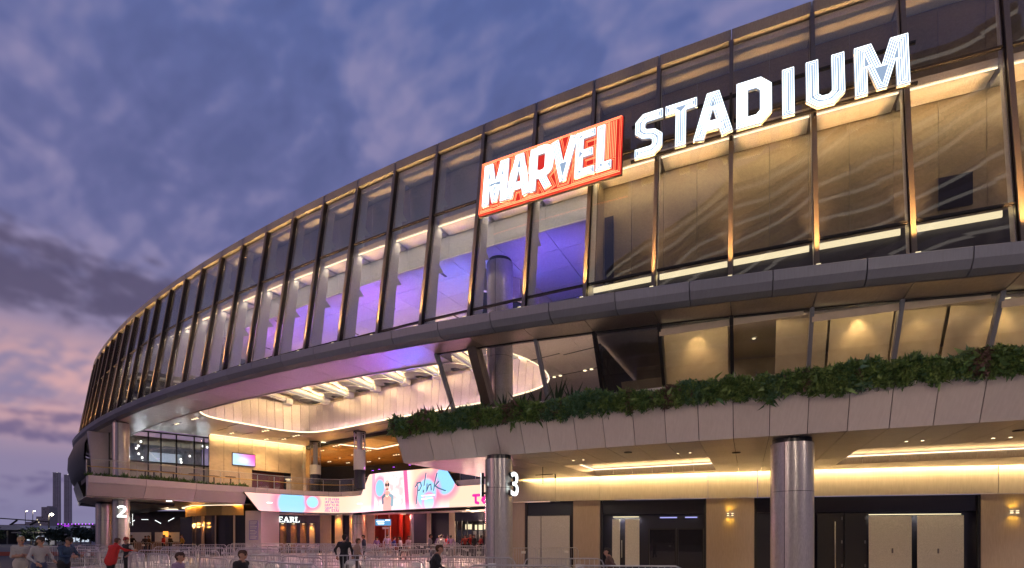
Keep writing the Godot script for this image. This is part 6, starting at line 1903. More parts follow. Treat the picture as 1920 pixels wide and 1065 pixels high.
		omni(Vector3(q[0] + 0.5, q[2] - 0.3, -q[1]), 6.0, Color(1.0, 0.93, 0.8), 0.2)
	# pale lit kiosks and parked things under the trees
	var kio := [[-92, 104, 6.0, 2.2, "pale blue-lit low pavilion under the dark trees at the left"], [-82.0, 100, 5.0, 2.0, "white-lit low pavilion left of the round columns"], [-76.5, 96, 3.4, 1.8, "small white-lit kiosk just left of the round columns"]]
	for q in kio:
		var o := thing("pavilion", q[4], "pavilion", Vector3(q[0], 0, -q[1]))
		var a := new_st(); box(a, Vector3(0, q[3] * 0.5, 0), Vector3(q[2], q[3], 3)); obj("walls", a, M.greywall, o)
		var b := new_st(); box(b, Vector3(0, q[3] + 0.12, 0.3), Vector3(q[2] + 0.8, 0.24, 4.2)); obj("roof", b, M.concrete, o)
		for k in 4:
			var c := new_st(); box(c, Vector3(-q[2] * 0.36 + k * q[2] * 0.24, q[3] * 0.55, 1.53), Vector3(q[2] * 0.17, q[3] * 0.4, 0.05)); obj("lit_window", c, glow("kiosk_window", Color(0.75, 0.85, 1.0), 0.7), o)
	# trees
	var spots := [[-101, 112, 2.9], [-96.5, 106, 2.6], [-92.0, 102, 2.9], [-83.0, 97, 2.3], [-80, 95, 2.5], [-75.2, 93, 2.6], [-71.5, 90.5, 2.3], [-104.5, 108, 2.4]]
	var where := ["leftmost, beside the hall", "left of the pavilion", "before the pavilion", "below the left bridge tower", "below the right bridge tower", "left of the white kiosk", "nearest the round columns", "smallest, in front of the hall's right end"]
	var r := RandomNumberGenerator.new(); r.seed = 9
	var i := 0
	for q in spots:
		var o := thing("tree", "dark small street tree, " + where[i], "tree", Vector3(q[0], 0, -q[1]), 0.0, "dark trees along the far street")
		var tr := new_st(true)
		tube(tr, PackedVector3Array([Vector3.ZERO, Vector3(0.05, q[2] * 0.35, 0), Vector3(-0.03, q[2] * 0.6, 0)]), 0.13, 6, 0.06)
		for b in 5:
			var a := TAU * b / 5.0
			tube(tr, PackedVector3Array([Vector3(0, q[2] * (0.38 + 0.05 * b), 0), Vector3(cos(a) * 0.7, q[2] * (0.58 + 0.05 * b), sin(a) * 0.7)]), 0.05, 5, 0.02)
		obj("trunk", tr, M.brownwall, o)
		var mm := MultiMesh.new(); mm.transform_format = MultiMesh.TRANSFORM_3D; mm.mesh = clump(8, 0.42, 0.22, 30 + i)
		mm.instance_count = 260
		var centres := []
		for c in 7: centres.append(Vector3(r.randf_range(-0.9, 0.9), q[2] * r.randf_range(0.55, 0.95), r.randf_range(-0.8, 0.8)))
		for k in 260:
			var c: Vector3 = centres[k % 7]
			var d := Vector3(r.randfn(), r.randfn() * 0.8, r.randfn()) * 0.42
			mm.set_instance_transform(k, Transform3D(Basis.from_euler(Vector3(r.randf() * 6, r.randf() * 6, r.randf() * 6)), c + d))
		var f := MultiMeshInstance3D.new(); f.multimesh = mm; f.name = "crown"; f.material_override = mat("street_leaf%d" % i, Color(0.03, 0.05, 0.03), 0.7); o.add_child(f, true)
		f.set_meta("kind", "stuff")
		i += 1
	var kb := thing("brick_verge", "low red brick kerb wall along the street at the left edge", "kerb", Vector3(-44, 0, -46), 0.0)
	for k in 9:
		var st := new_st(); box(st, Vector3(-8.0 + k * 2.0, 0.17, 0), Vector3(1.97, 0.34, 0.4)); obj("kerb_block", st, mat("kerb_red%d" % k, Color(0.30 + 0.02 * (k % 3), 0.08, 0.05), 0.8), kb)
	# dim city ground-cover strip that hides nothing: the quay wall
	var qw := new_st(); box(qw, Vector3(-230, 0.6, -330), Vector3(420, 1.2, 6)); obj("quay_wall", qw, M.wall_dark); 
	var qn: Node = get_node("quay_wall"); tag(qn, "long low dark quay wall far behind the trees at the left", "wall")

# ---------- crowd barriers ----------
const ORD := ["first", "second", "third", "fourth", "fifth", "sixth", "seventh", "eighth", "ninth", "tenth", "eleventh", "twelfth", "thirteenth", "fourteenth", "fifteenth", "sixteenth", "seventeenth", "eighteenth", "nineteenth", "twentieth", "twenty-first", "twenty-second", "twenty-third", "twenty-fourth"]
var barrier0: Node3D

func make_barrier() -> Node3D:
	var o := Node3D.new(); o.name = "barrier_model"
	var L := 1.1; var H := 1.08
	var fr := new_st(true)
	var pts := PackedVector3Array()
	for q in [[-L, 0.18], [-L, H - 0.16], [-L + 0.05, H - 0.05], [-L + 0.16, H], [L - 0.16, H], [L - 0.05, H - 0.05], [L, H - 0.16], [L, 0.18], [L - 0.02, 0.16], [-L + 0.02, 0.16]]: pts.append(Vector3(q[0], q[1], 0))
	tube(fr, pts, 0.021, 6, -1.0, true)
	obj("frame", fr, M.steel, o)
	var br := new_st(true)
	for k in 16:
		var x := -L + 0.13 * (k + 1) - 0.005
		tube(br, PackedVector3Array([Vector3(x, 0.16, 0), Vector3(x, H, 0)]), 0.0085, 4)
	obj("bars", br, M.steel, o)
	for s in [-0.8, 0.8]:
		var ft := new_st(true)
		tube(ft, PackedVector3Array([Vector3(s, 0.02, -0.3), Vector3(s, 0.10, -0.08), Vector3(s, 0.16, 0), Vector3(s, 0.10, 0.08), Vector3(s, 0.02, 0.3)]), 0.016, 5)
		obj("foot", ft, M.steel, o)
	var pl_ := new_st(); box(pl_, Vector3(0.45, 0.86, 0.012), Vector3(0.22, 0.13, 0.012)); obj("maker_plate", pl_, M.white_paint, o)
	return o

func barrier_row(a: Vector2, b: Vector2, label: String) -> void:
	var l := a.distance_to(b)
	var n := maxi(1, roundi(l / 2.3))
	var t := (b - a) / l
	for k in n:
		var o: Node3D = barrier0.duplicate()
		o.name = numbered("crowd_barrier"); add_child(o, true)
		var p := a + t * (2.3 * (k + 0.5))
		o.position = v3(p, 0.035)
		o.rotation.y = atan2(t.y, t.x) + rng.randf_range(-0.05, 0.05)
		tag(o, label + ("" if n == 1 else ", " + ORD[k] + " from its left end"), "barrier", "steel crowd barriers on the plaza")

func build_barriers() -> void:
	barrier0 = make_barrier()
	var s := "steel crowd barrier in the "
	barrier_row(Vector2(-14.6, 20.2), Vector2(-6.0, 13.0), s + "slanting row nearest the viewer")
	barrier_row(Vector2(-6.0, 12.8), Vector2(-3.2, 10.9), s + "short run nearest the viewer")
	barrier_row(Vector2(-16.6, 20.6), Vector2(-14.4, 20.5), s + "spot under the red jacket")
	barrier_row(Vector2(-20.6, 24.5), Vector2(-11.2, 21.5), s + "row behind the red jacket")
	barrier_row(Vector2(-10.6, 19.5), Vector2(-4.6, 14.4), s + "second slanting row")
	barrier_row(Vector2(-4.4, 13.9), Vector2(-1.2, 13.2), s + "front run left of the tall column")
	barrier_row(Vector2(-4.4, 15.9), Vector2(-1.0, 15.3), s + "short run behind the dark strider")
	barrier_row(Vector2(0.3, 15.0), Vector2(2.5, 14.5), s + "spot before the white panels")
	barrier_row(Vector2(-1.0, 11.4), Vector2(3.4, 11.0), s + "lowest run around the tall column")
	barrier_row(Vector2(-20.0, 29.8), Vector2(-13.0, 28.2), s + "row left of the directory board")
	barrier_row(Vector2(-5.7, 20.4), Vector2(-3.2, 26.0), s + "pale row to the screen columns")
	barrier_row(Vector2(-12.6, 28.6), Vector2(-5.2, 26.8), s + "middle row before the café")
	barrier_row(Vector2(-3.2, 26.2), Vector2(4.0, 28.0), s + "middle row by the gate")
	barrier_row(Vector2(-24.0, 37.5), Vector2(-17.6, 36.0), s + "row before the gold canopy")
	barrier_row(Vector2(-14.8, 36.4), Vector2(-7.0, 35.0), s + "row before the screen columns")
	barrier_row(Vector2(-6.9, 33.8), Vector2(0.3, 33.4), s + "row right of the red room")
	barrier_row(Vector2(-22.5, 42.6), Vector2(-13.4, 41.4), s + "far row by the café")
	barrier_row(Vector2(-12.8, 40.9), Vector2(-3.6, 39.2), s + "far row below the screen")
	barrier_row(Vector2(-6.6, 46.0), Vector2(-1.2, 44.0), s + "farthest row at the gate")
	barrier_row(Vector2(-29.5, 36.2), Vector2(-24.6, 35.2), s + "row by the mauve column")
	barrier_row(Vector2(-38.0, 44.5), Vector2(-29.0, 47.5), s + "far row before the restaurant")
	barrier_row(Vector2(-15.8, 33.0), Vector2(-12.4, 28.9), s + "run linking two middle rows")
	barrier_row(Vector2(-12.5, 24.2), Vector2(-6.2, 22.6), s + "row behind the person in black")
	barrier_row(Vector2(-27.5, 31.0), Vector2(-21.0, 29.2), s + "row beyond the walking women")
	barrier_row(Vector2(-17.8, 27.0), Vector2(-10.4, 24.9), s + "row by the canopy's corner")
	barrier_row(Vector2(-9.8, 25.6), Vector2(-3.0, 23.8), s + "row halfway to the screen")
	barrier_row(Vector2(-18.6, 39.4), Vector2(-9.6, 37.9), s + "farther row by the canopy")
	barrier_row(Vector2(-12.2, 31.8), Vector2(-4.8, 30.6), s + "row in the plaza's middle")
	barrier_row(Vector2(-4.2, 30.8), Vector2(0.4, 31.6), s + "row short of the gate")
	barrier_row(Vector2(-9.0, 17.2), Vector2(-4.9, 16.9), s + "short run before the café walker")
	barrier0.free()

# ---------- people ----------
# a body is one surface: tapered capsules along the bones, joined by a smooth minimum and meshed by surface nets
func surface_net(bones: Array, cell: float, k: float, st: SurfaceTool) -> void:
	# bone: [a, b, ra, rb, colour]
	var lo := Vector3.ONE * 1e9; var hi := -lo
	for b in bones:
		var m: float = maxf(b[2], b[3]) + cell * 3.0
		for e in [b[0], b[1]]:
			lo = lo.min(e - Vector3.ONE * m); hi = hi.max(e + Vector3.ONE * m)
	var nx := int((hi.x - lo.x) / cell) + 2; var ny := int((hi.y - lo.y) / cell) + 2; var nz := int((hi.z - lo.z) / cell) + 2
	var acc := PackedFloat32Array(); acc.resize(nx * ny * nz)
	var best := PackedFloat32Array(); best.resize(nx * ny * nz)
	var own := PackedInt32Array(); own.resize(nx * ny * nz)
	var reach := cell * 2.6
	for bi in bones.size():
		var b: Array = bones[bi]
		var a: Vector3 = b[0]; var ab: Vector3 = b[1] - a
		var ra: float = b[2]; var rb: float = b[3]
		var l2 := maxf(ab.length_squared(), 1e-9)
		var m := maxf(ra, rb) + reach
		var p0 := ((a.min(b[1]) - Vector3.ONE * m - lo) / cell).floor(); var p1 := ((a.max(b[1]) + Vector3.ONE * m - lo) / cell).ceil()
		for z in range(maxi(0, int(p0.z)), mini(nz, int(p1.z) + 1)):
			for y in range(maxi(0, int(p0.y)), mini(ny, int(p1.y) + 1)):
				var row := (z * ny + y) * nx
				for x in range(maxi(0, int(p0.x)), mini(nx, int(p1.x) + 1)):
					var p := lo + Vector3(x, y, z) * cell - a
					var t := clampf(p.dot(ab) / l2, 0.0, 1.0)
					var d := (p - ab * t).length() - (ra + (rb - ra) * t)
					if d < reach:
						var w := exp(-k * d)
						acc[row + x] += w
						if w > best[row + x]: best[row + x] = w; own[row + x] = bi
	# one vertex in every cell that the surface crosses
	var vert := {}
	var col := {}
	var step := [0, 1, nx, nx + 1, nx * ny, nx * ny + 1, nx * ny + nx, nx * ny + nx + 1]
	var cor := [Vector3(0, 0, 0), Vector3(1, 0, 0), Vector3(0, 1, 0), Vector3(1, 1, 0), Vector3(0, 0, 1), Vector3(1, 0, 1), Vector3(0, 1, 1), Vector3(1, 1, 1)]
	var edges := [[0, 1], [2, 3], [4, 5], [6, 7], [0, 2], [1, 3], [4, 6], [5, 7], [0, 4], [1, 5], [2, 6], [3, 7]]
	for z in nz - 1:
		for y in ny - 1:
			var row := (z * ny + y) * nx
			for x in nx - 1:
				var i := row + x
				var inside := 0
				for c in 8:
					if acc[i + step[c]] > 1.0: inside += 1
				if inside == 0 or inside == 8: continue
				var s := Vector3.ZERO; var n := 0
				for e in edges:
					var fa := acc[i + step[e[0]]]; var fb := acc[i + step[e[1]]]
					if (fa > 1.0) != (fb > 1.0):
						var da := -log(maxf(fa, 1e-12)) / k; var db := -log(maxf(fb, 1e-12)) / k
						da = minf(da, cell); db = minf(db, cell)
						s += (cor[e[0]] as Vector3).lerp(cor[e[1]], clampf(da / (da - db), 0.02, 0.98)); n += 1
				vert[i] = lo + (Vector3(x, y, z) + s / n) * cell
				var bw := -1.0
				for c in 8:
					if best[i + step[c]] > bw: bw = best[i + step[c]]; col[i] = own[i + step[c]]
	var quad := func(q: Array, flip: bool) -> void:
		for j in q:
			if not vert.has(j): return
		var order := [0, 1, 2, 0, 2, 3] if flip else [0, 2, 1, 0, 3, 2]
		for o in order:
			st.set_color(bones[col[q[o]]][4]); st.add_vertex(vert[q[o]])
	for z in range(1, nz - 1):
		for y in range(1, ny - 1):
			var row := (z * ny + y) * nx
			for x in range(1, nx - 1):
				var i := row + x
				var f0 := acc[i] > 1.0
				if f0 != (acc[i + 1] > 1.0): quad.call([i, i - nx, i - nx - nx * ny, i - nx * ny], not f0)
				if f0 != (acc[i + nx] > 1.0): quad.call([i, i - nx * ny, i - 1 - nx * ny, i - 1], not f0)
				if f0 != (acc[i + nx * ny] > 1.0): quad.call([i, i - 1, i - 1 - nx, i - nx], not f0)

func hand(st: SurfaceTool, wrist: Vector3, dir: Vector3, side: Vector3, skin: Color, bones: Array) -> void:
	# palm, four unequal curled fingers and a thumb from the side of the palm
	var up := side.cross(dir).normalized()
	bones.append([wrist, wrist + dir * 0.07, 0.030, 0.034, skin])
	for k in 4:
		var b := wrist + dir * 0.085 + side * (0.026 - 0.0175 * k)
		var l: float = [0.07, 0.078, 0.072, 0.056][k]
		var m := b + dir * l * 0.55
		var e := m + (dir * 0.6 - up * 0.8).normalized() * l * 0.45
		bones.append([b - dir * 0.03, m, 0.010, 0.009, skin]); bones.append([m, e, 0.009, 0.008, skin])
	var tb := wrist + dir * 0.03 + side * 0.03
	bones.append([tb, tb + (dir + side * 0.8).normalized() * 0.045, 0.012, 0.010, skin])
	bones.append([tb + (dir + side * 0.8).normalized() * 0.045, tb + (dir + side * 0.5).normalized() * 0.075, 0.010, 0.008, skin])

func make_person(o: Node3D, d: Dictionary) -> void:
	# d: h height, top, leg, hair, shoe, skin colours; lean, stride, arms: [left hand, right hand] as offsets from the shoulders in units of height; female
	var h: float = d.get("h", 1.72)
	var s := h / 1.75
	var skin: Color = d.get("skin", Color(0.42, 0.24, 0.17))
	var top: Color = d.top; var leg: Color = d.leg
	var sleeve: Color = d.get("sleeve", top)
	var shoe: Color = d.get("shoe", Color(0.03, 0.03, 0.03)); var hair: Color = d.get("hair", Color(0.03, 0.02, 0.015))
	var fem: bool = d.get("female", false)
	var lean_: float = d.get("lean", 0.03); var stride: float = d.get("stride", 0.0)
	var sw := (0.17 if fem else 0.195) * s
	var hip := Vector3(0, 0.93 * s - absf(stride) * 0.08, 0)
	var chest := hip + Vector3(0, 0.40 * s, lean_ * 0.7 * s)
	var neck := hip + Vector3(0, 0.56 * s, lean_ * s)
	var head := neck + Vector3(0, 0.155 * s, (lean_ * 0.25 + 0.03) * s)
	var B := []
	# torso
	B.append([hip + Vector3(-0.06 * s, 0.02, 0), hip + Vector3(0.06 * s, 0.02, 0), 0.125 * s, 0.125 * s, leg])
	B.append([hip + Vector3(0, 0.10 * s, lean_ * 0.1), chest, (0.115 if fem else 0.130) * s, (0.125 if fem else 0.142) * s, top])
	B.append([chest + Vector3(-0.07 * s, 0, 0), chest + Vector3(0.07 * s, 0, 0), 0.112 * s, 0.112 * s, top])
	B.append([chest + Vector3(-sw, 0.115 * s, 0), chest + Vector3(sw, 0.115 * s, 0), 0.058 * s, 0.058 * s, top])
	if d.get("skirt", false):
		for a in 6: B.append([hip, hip + Vector3(cos(a * 1.05) * 0.15, -0.42 * s, sin(a * 1.05) * 0.13), 0.11 * s, 0.09 * s, leg])
	if d.has("jacket"):
		B.append([hip + Vector3(-0.07 * s, -0.06 * s, 0), chest, 0.155 * s, 0.16 * s, d.jacket]); B.append([hip + Vector3(0.07 * s, -0.06 * s, 0), chest, 0.155 * s, 0.16 * s, d.jacket])
	B.append([chest + Vector3(0, 0.1 * s, 0), neck + Vector3(0, 0.06 * s, 0.01), 0.062 * s, 0.052 * s, skin])
	# legs, feet
	for q in [-1.0, 1.0]:
		var st2: float = stride * q
		var hp := hip + Vector3(0.092 * s * q, -0.03, 0)
		var kn := hp + Vector3(0.005 * q, -0.43 * s + absf(stride) * 0.02, (0.22 * st2 + (0.05 if st2 != 0.0 else 0.01)) * s)
		var an := Vector3(hp.x + 0.01 * q, 0.085 * s + (0.10 * absf(stride) if st2 < 0 else 0.0), (0.42 * st2) * s - 0.02)
		B.append([hp, kn, 0.092 * s, 0.060 * s, leg]); B.append([kn, an, 0.060 * s, 0.042 * s, leg if not d.get("bare_legs", false) else skin])
		B.append([an - Vector3(0, 0.035 * s, 0.03 * s), an + Vector3(0.012 * q, -0.045 * s, 0.15 * s), 0.042 * s, 0.034 * s, shoe])
	# arms: elbows bend towards the given hand place
	var arms: Array = d.get("arms", [Vector3(-0.06, -0.55, 0.06), Vector3(0.06, -0.55, 0.06)])
	var hands := []
	for i in 2:
		var q := -1.0 if i == 0 else 1.0
		var sh := chest + Vector3(sw * 1.05 * q, 0.10 * s, 0)
		var hd: Vector3 = sh + (arms[i] as Vector3) * s
		var dv := hd - sh
		var l := minf(dv.length(), 0.54 * s)
		hd = sh + dv.normalized() * l
		var bend := sqrt(maxf(0.0, pow(0.28 * s, 2) - pow(l * 0.5, 2)))
		var pole := Vector3(q * 0.7, -0.6, -0.6)
		pole = (pole - dv.normalized() * pole.dot(dv.normalized())).normalized()
		var el := sh + dv.normalized() * l * 0.5 + pole * bend
		B.append([sh, el, 0.055 * s, 0.044 * s, sleeve]); B.append([el, hd, 0.042 * s, 0.030 * s, sleeve if not d.get("short_sleeves", false) else skin])
		hands.append([hd, (hd - el).normalized(), q])
	if d.get("collar", false): B.append([neck + Vector3(0, -0.03, -0.01), neck + Vector3(0, 0.03, 0.0), 0.075 * s, 0.07 * s, top])
	var st := SurfaceTool.new(); st.begin(Mesh.PRIMITIVE_TRIANGLES); st.set_smooth_group(0)
	surface_net(B, 0.030, 46.0, st)
	# head, with brow, nose, chin, ears, eyes, mouth and hair, on a finer grid
	var Hd := []
	var turn := Basis(Vector3.UP, d.get("turn", 0.0)) * Basis(Vector3.RIGHT, d.get("nod", 0.05))
	var hp2 := func(x: float, y: float, z: float) -> Vector3: return head + turn * Vector3(x, y, z) * s
	Hd.append([hp2.call(0, 0.035, -0.02), hp2.call(0, 0.02, 0.02), 0.083 * s, 0.078 * s, skin])
	Hd.append([hp2.call(0, -0.05, 0.035), hp2.call(0, -0.075, 0.058), 0.050 * s, 0.026 * s, skin])
	Hd.append([hp2.call(0, -0.14, -0.01), hp2.call(0, -0.04, -0.005), 0.050 * s, 0.052 * s, skin])
	Hd.append([hp2.call(0, 0.008, 0.092), hp2.call(0, -0.028, 0.108), 0.009 * s, 0.013 * s, skin])
	Hd.append([hp2.call(-0.022, -0.058, 0.085), hp2.call(0.022, -0.058, 0.085), 0.009 * s, 0.009 * s, Color(skin.r * 0.9, skin.g * 0.6, skin.b * 0.6)])
	for q in [-1.0, 1.0]:
		Hd.append([hp2.call(0.083 * q, 0.01, -0.012), hp2.call(0.083 * q, -0.03, -0.008), 0.016 * s, 0.011 * s, skin])
		Hd.append([hp2.call(0.031 * q, 0.008, 0.089), hp2.call(0.034 * q, 0.008, 0.088), 0.0105 * s, 0.0105 * s, Color(0.02, 0.02, 0.02)])
		Hd.append([hp2.call(0.018 * q, 0.030, 0.093), hp2.call(0.046 * q, 0.030, 0.085), 0.008 * s, 0.007 * s, hair])
	Hd.append([hp2.call(0, 0.055, -0.035), hp2.call(0, 0.070, 0.025), 0.086 * s, 0.074 * s, hair])
	Hd.append([hp2.call(0, 0.0, -0.055), hp2.call(0, -0.05, -0.05), 0.075 * s, 0.050 * s, hair])
	if d.has("cap"):
		Hd.append([hp2.call(0, 0.075, -0.01), hp2.call(0, 0.08, 0.02), 0.088 * s, 0.080 * s, d.cap]); Hd.append([hp2.call(-0.03, 0.055, 0.11), hp2.call(0.03, 0.055, 0.13), 0.022 * s, 0.022 * s, d.cap])
	if fem and d.get("long_hair", true):
		for q in [-1.0, 0.0, 1.0]: Hd.append([hp2.call(0.055 * q, 0.02, -0.05), hp2.call(0.07 * q, -0.24, -0.07), 0.052 * s, 0.030 * s, hair])
	surface_net(Hd, 0.0125, 120.0, st)
	for w in hands:
		var HB := []
		var side: Vector3 = (w[1] as Vector3).cross(Vector3(0, 0, -1)).normalized() * (w[2] as float)
		hand(st, w[0], w[1], side if side.length() > 0.5 else Vector3.RIGHT, skin, HB)
		surface_net(HB, 0.011, 160.0, st)
	obj("body", st, M.person, o)

func build_people() -> void:
	var folds := NoiseTexture2D.new(); folds.width = 256; folds.height = 256; folds.seamless = true; folds.as_normal_map = true; folds.bump_strength = 10.0
	var fn := FastNoiseLite.new(); fn.seed = 77; fn.frequency = 0.018; fn.domain_warp_enabled = true; fn.domain_warp_amplitude = 40.0; folds.noise = fn
	var pm := mat("person", Color(1, 1, 1), 0.8, 0.0, M.blotch, 3.0); pm.vertex_color_use_as_albedo = true
	pm.normal_enabled = true; pm.normal_texture = folds; pm.normal_scale = 1.0
	var W := Color(0.40, 0.39, 0.38); var K := Color(0.015, 0.015, 0.018); var R := Color(0.55, 0.025, 0.02); var N := Color(0.03, 0.04, 0.10); var T := Color(0.42, 0.26, 0.18)
	var J := Color(0.05, 0.07, 0.14)
	var down := [Vector3(-0.08, -0.5, 0.10), Vector3(0.08, -0.5, 0.02)]
	var swing := [Vector3(-0.07, -0.46, 0.20), Vector3(0.07, -0.46, -0.18)]
	# x, distance, facing (degrees, 0 towards the viewer, 90 to the right), label, look
	var list := [
		[-14.75, 16.0, 60, "woman in a white top and pale trousers with folded arms, at the far left", {"h": 1.66, "female": true, "long_hair": false, "hair": Color(0.35, 0.24, 0.12), "top": W, "leg": Color(0.5, 0.46, 0.42), "short_sleeves": true, "arms": [Vector3(0.16, -0.26, 0.20), Vector3(-0.16, -0.24, 0.22)], "turn": 0.2}],
		[-13.3, 15.0, 75, "woman with long dark hair in a white top, second from the left", {"h": 1.68, "female": true, "top": W, "leg": J, "hair": Color(0.02, 0.012, 0.01), "arms": [Vector3(-0.04, -0.42, 0.22), Vector3(0.02, -0.36, 0.28)], "stride": 0.3, "nod": 0.25}],
		[-13.45, 16.0, 80, "man in a dark blue sweater looking down at his phone", {"h": 1.66, "top": Color(0.03, 0.06, 0.12), "leg": K, "hair": Color(0.03, 0.02, 0.015), "arms": [Vector3(0.10, -0.26, 0.34), Vector3(-0.04, -0.24, 0.36)], "lean": 0.14, "nod": 0.5, "stride": 0.25}],
		[-14.3, 19.0, 165, "man in a bright red jacket seen from behind, reaching over a barrier", {"h": 1.60, "top": R, "jacket": R, "leg": K, "hair": Color(0.10, 0.05, 0.03), "collar": true, "arms": [Vector3(-0.25, -0.15, 0.42), Vector3(-0.02, -0.40, 0.25)], "lean": 0.20}],
		[-14.7, 20.4, -20, "person in a black vest, white sleeves and a red cap, facing the man in red", {"h": 1.62, "top": K, "sleeve": W, "leg": K, "cap": Color(0.30, 0.03, 0.03), "arms": [Vector3(-0.05, -0.32, 0.25), Vector3(0.15, -0.38, 0.20)], "turn": 0.4}],
		[-6.9, 11.0, 100, "short-haired person in a lilac top low at the bottom, before the barriers", {"h": 1.38, "top": Color(0.25, 0.18, 0.30), "leg": J, "arms": swing, "stride": 0.4, "hair": Color(0.05, 0.02, 0.015)}],
		[-5.6, 11.0, 80, "person in black low at the bottom, left of the middle", {"h": 1.42, "top": K, "leg": K, "arms": swing, "stride": 0.35, "hair": Color(0.06, 0.025, 0.015)}],
		[-6.3, 20.0, 175, "person all in black standing before the café, seen from behind", {"h": 1.74, "top": K, "leg": K, "arms": down, "stride": 0.15}],
		[-6.35, 21.8, 120, "broad man in a tan shirt walking beside the person in black", {"h": 1.60, "top": Color(0.38, 0.26, 0.20), "leg": Color(0.12, 0.09, 0.08), "short_sleeves": true, "arms": swing, "stride": 0.4, "hair": Color(0.08, 0.05, 0.03)}],
		[-9.7, 35.0, -70, "man in a blue shirt in front of the left screen column", {"h": 1.72, "top": N, "leg": K, "arms": down}],
		[-10.1, 39.8, 40, "person in purple with crossed bag strap at the left of the red room", {"h": 1.62, "female": true, "top": Color(0.16, 0.08, 0.22), "leg": K, "arms": swing, "stride": 0.3}],
		[-10.3, 44.0, 20, "person in a pale lilac shirt in the middle of the red room", {"h": 1.74, "top": Color(0.38, 0.32, 0.45), "leg": J, "arms": down}],
		[-9.3, 42.0, 110, "person in a vivid blue shirt before the red room", {"h": 1.60, "top": Color(0.02, 0.05, 0.25), "leg": K, "arms": swing, "stride": 0.3}],
		[-7.95, 38.0, -100, "woman in white with a black backpack, right of the red room's post sign", {"h": 1.60, "female": true, "top": Color(0.40, 0.36, 0.42), "leg": K, "arms": down}],
		[-7.0, 36.0, 60, "person in a pale pink shirt beside the right screen column", {"h": 1.68, "top": Color(0.48, 0.34, 0.36), "leg": Color(0.2, 0.15, 0.14), "arms": swing, "stride": 0.35}],
		[-5.25, 34.0, 90, "person in a grey shirt by the pale post right of the screen column", {"h": 1.78, "top": Color(0.25, 0.22, 0.24), "leg": J, "arms": down, "stride": 0.2, "skin": Color(0.36, 0.18, 0.12)}],
		[-2.0, 13.6, 100, "dark-clad person striding right, left of the tall round column", {"h": 1.50, "top": K, "leg": K, "sleeve": K, "arms": [Vector3(-0.05, -0.38, 0.30), Vector3(0.06, -0.44, -0.15)], "stride": 0.55, "lean": 0.12, "hair": Color(0.05, 0.02, 0.01)}],
		[-5.6, 41.0, 30, "person in dark violet at the left of the group by the entrance gate", {"h": 1.72, "top": Color(0.10, 0.06, 0.16), "leg": K, "arms": down}],
		[-5.3, 40.0, 150, "person in a white shirt standing by the entrance gate", {"h": 1.80, "top": W, "leg": J, "arms": down, "stride": 0.2}],
		[-5.05, 42.0, -30, "person in a red shirt in the group left of the entrance gate", {"h": 1.70, "top": R, "leg": K, "arms": down}],
		[-4.75, 41.5, 200, "person in a mauve shirt at the right of the group by the entrance gate", {"h": 1.72, "top": Color(0.22, 0.14, 0.24), "leg": K, "arms": down, "skin": Color(0.22, 0.11, 0.07)}],
		[-3.9, 44.2, 10, "person in a dull red shirt right under the lit entrance gate", {"h": 1.74, "top": Color(0.35, 0.04, 0.03), "leg": K, "arms": down}],
		[-3.45, 43.6, 60, "person with a red and white scarf at the entrance gate", {"h": 1.80, "top": R, "leg": K, "sleeve": K, "arms": swing, "stride": 0.3, "hair": Color(0.3, 0.2, 0.12)}],
		[-3.05, 43.4, -60, "person in black at the right of the entrance gate", {"h": 1.76, "top": K, "leg": K, "arms": down}],
		[-2.6, 44.6, 120, "person in a dark red jacket beside the tall round column's left edge", {"h": 1.70, "top": Color(0.25, 0.02, 0.02), "leg": K, "arms": down}],
		[0.25, 37.5, 20, "person in red seen in the gap right of the tall round column", {"h": 1.74, "top": Color(0.45, 0.08, 0.08), "leg": N, "arms": [Vector3(0.12, -0.26, 0.2), Vector3(-0.1, -0.26, 0.22)], "shoe": W}],
		[0.68, 37.8, -30, "person in a blue and white top in the gap right of the tall round column", {"h": 1.70, "female": true, "top": Color(0.08, 0.16, 0.42), "leg": K, "arms": down, "hair": Color(0.2, 0.12, 0.06)}],
		[-36.0, 50.5, 10, "dark figure at the left of the restaurant counter", {"h": 1.72, "top": K, "leg": K, "arms": down}],
		[-34.4, 50.0, 60, "dark figure second from the left in the restaurant", {"h": 1.66, "top": Color(0.05, 0.04, 0.05), "leg": K, "arms": swing}],
		[-33.6, 49.4, -50, "figure in brown in the middle of the restaurant", {"h": 1.68, "top": Color(0.12, 0.06, 0.03), "leg": K, "arms": down}],
		[-31.9, 48.8, 100, "figure in a red shirt in the restaurant", {"h": 1.76, "top": R, "leg": K, "arms": swing, "stride": 0.2}],
		[-31.0, 48.4, -90, "dark figure facing the red shirt in the restaurant", {"h": 1.70, "top": K, "leg": K, "arms": down}],
		[-29.3, 47.4, -40, "figure in a yellow jacket at the right of the restaurant", {"h": 1.76, "top": Color(0.50, 0.28, 0.04), "leg": K, "arms": down}],
		[2.6, 13.9, -100, "brown-clad person low before the tan pier, left of the narrow frosted panes", {"h": 1.40, "top": Color(0.12, 0.07, 0.05), "leg": K, "arms": swing, "stride": 0.4, "lean": 0.1}],
	]
	for q in list:
		var o := thing("person", q[3], "person", Vector3(q[0], 0.035, -q[1]), deg_to_rad(q[2]), "people on the plaza")
		make_person(o, q[4])
	var ph := thing("phone", "dark phone in the hand of the man in the blue sweater", "phone", Vector3(-13.07, 1.14, -16.02))
	var st := new_st(); box(st, Vector3.ZERO, Vector3(0.01, 0.14, 0.07), Basis(Vector3.UP, 0.2) * Basis(Vector3.FORWARD, 0.4)); obj("case", st, M.black, ph)

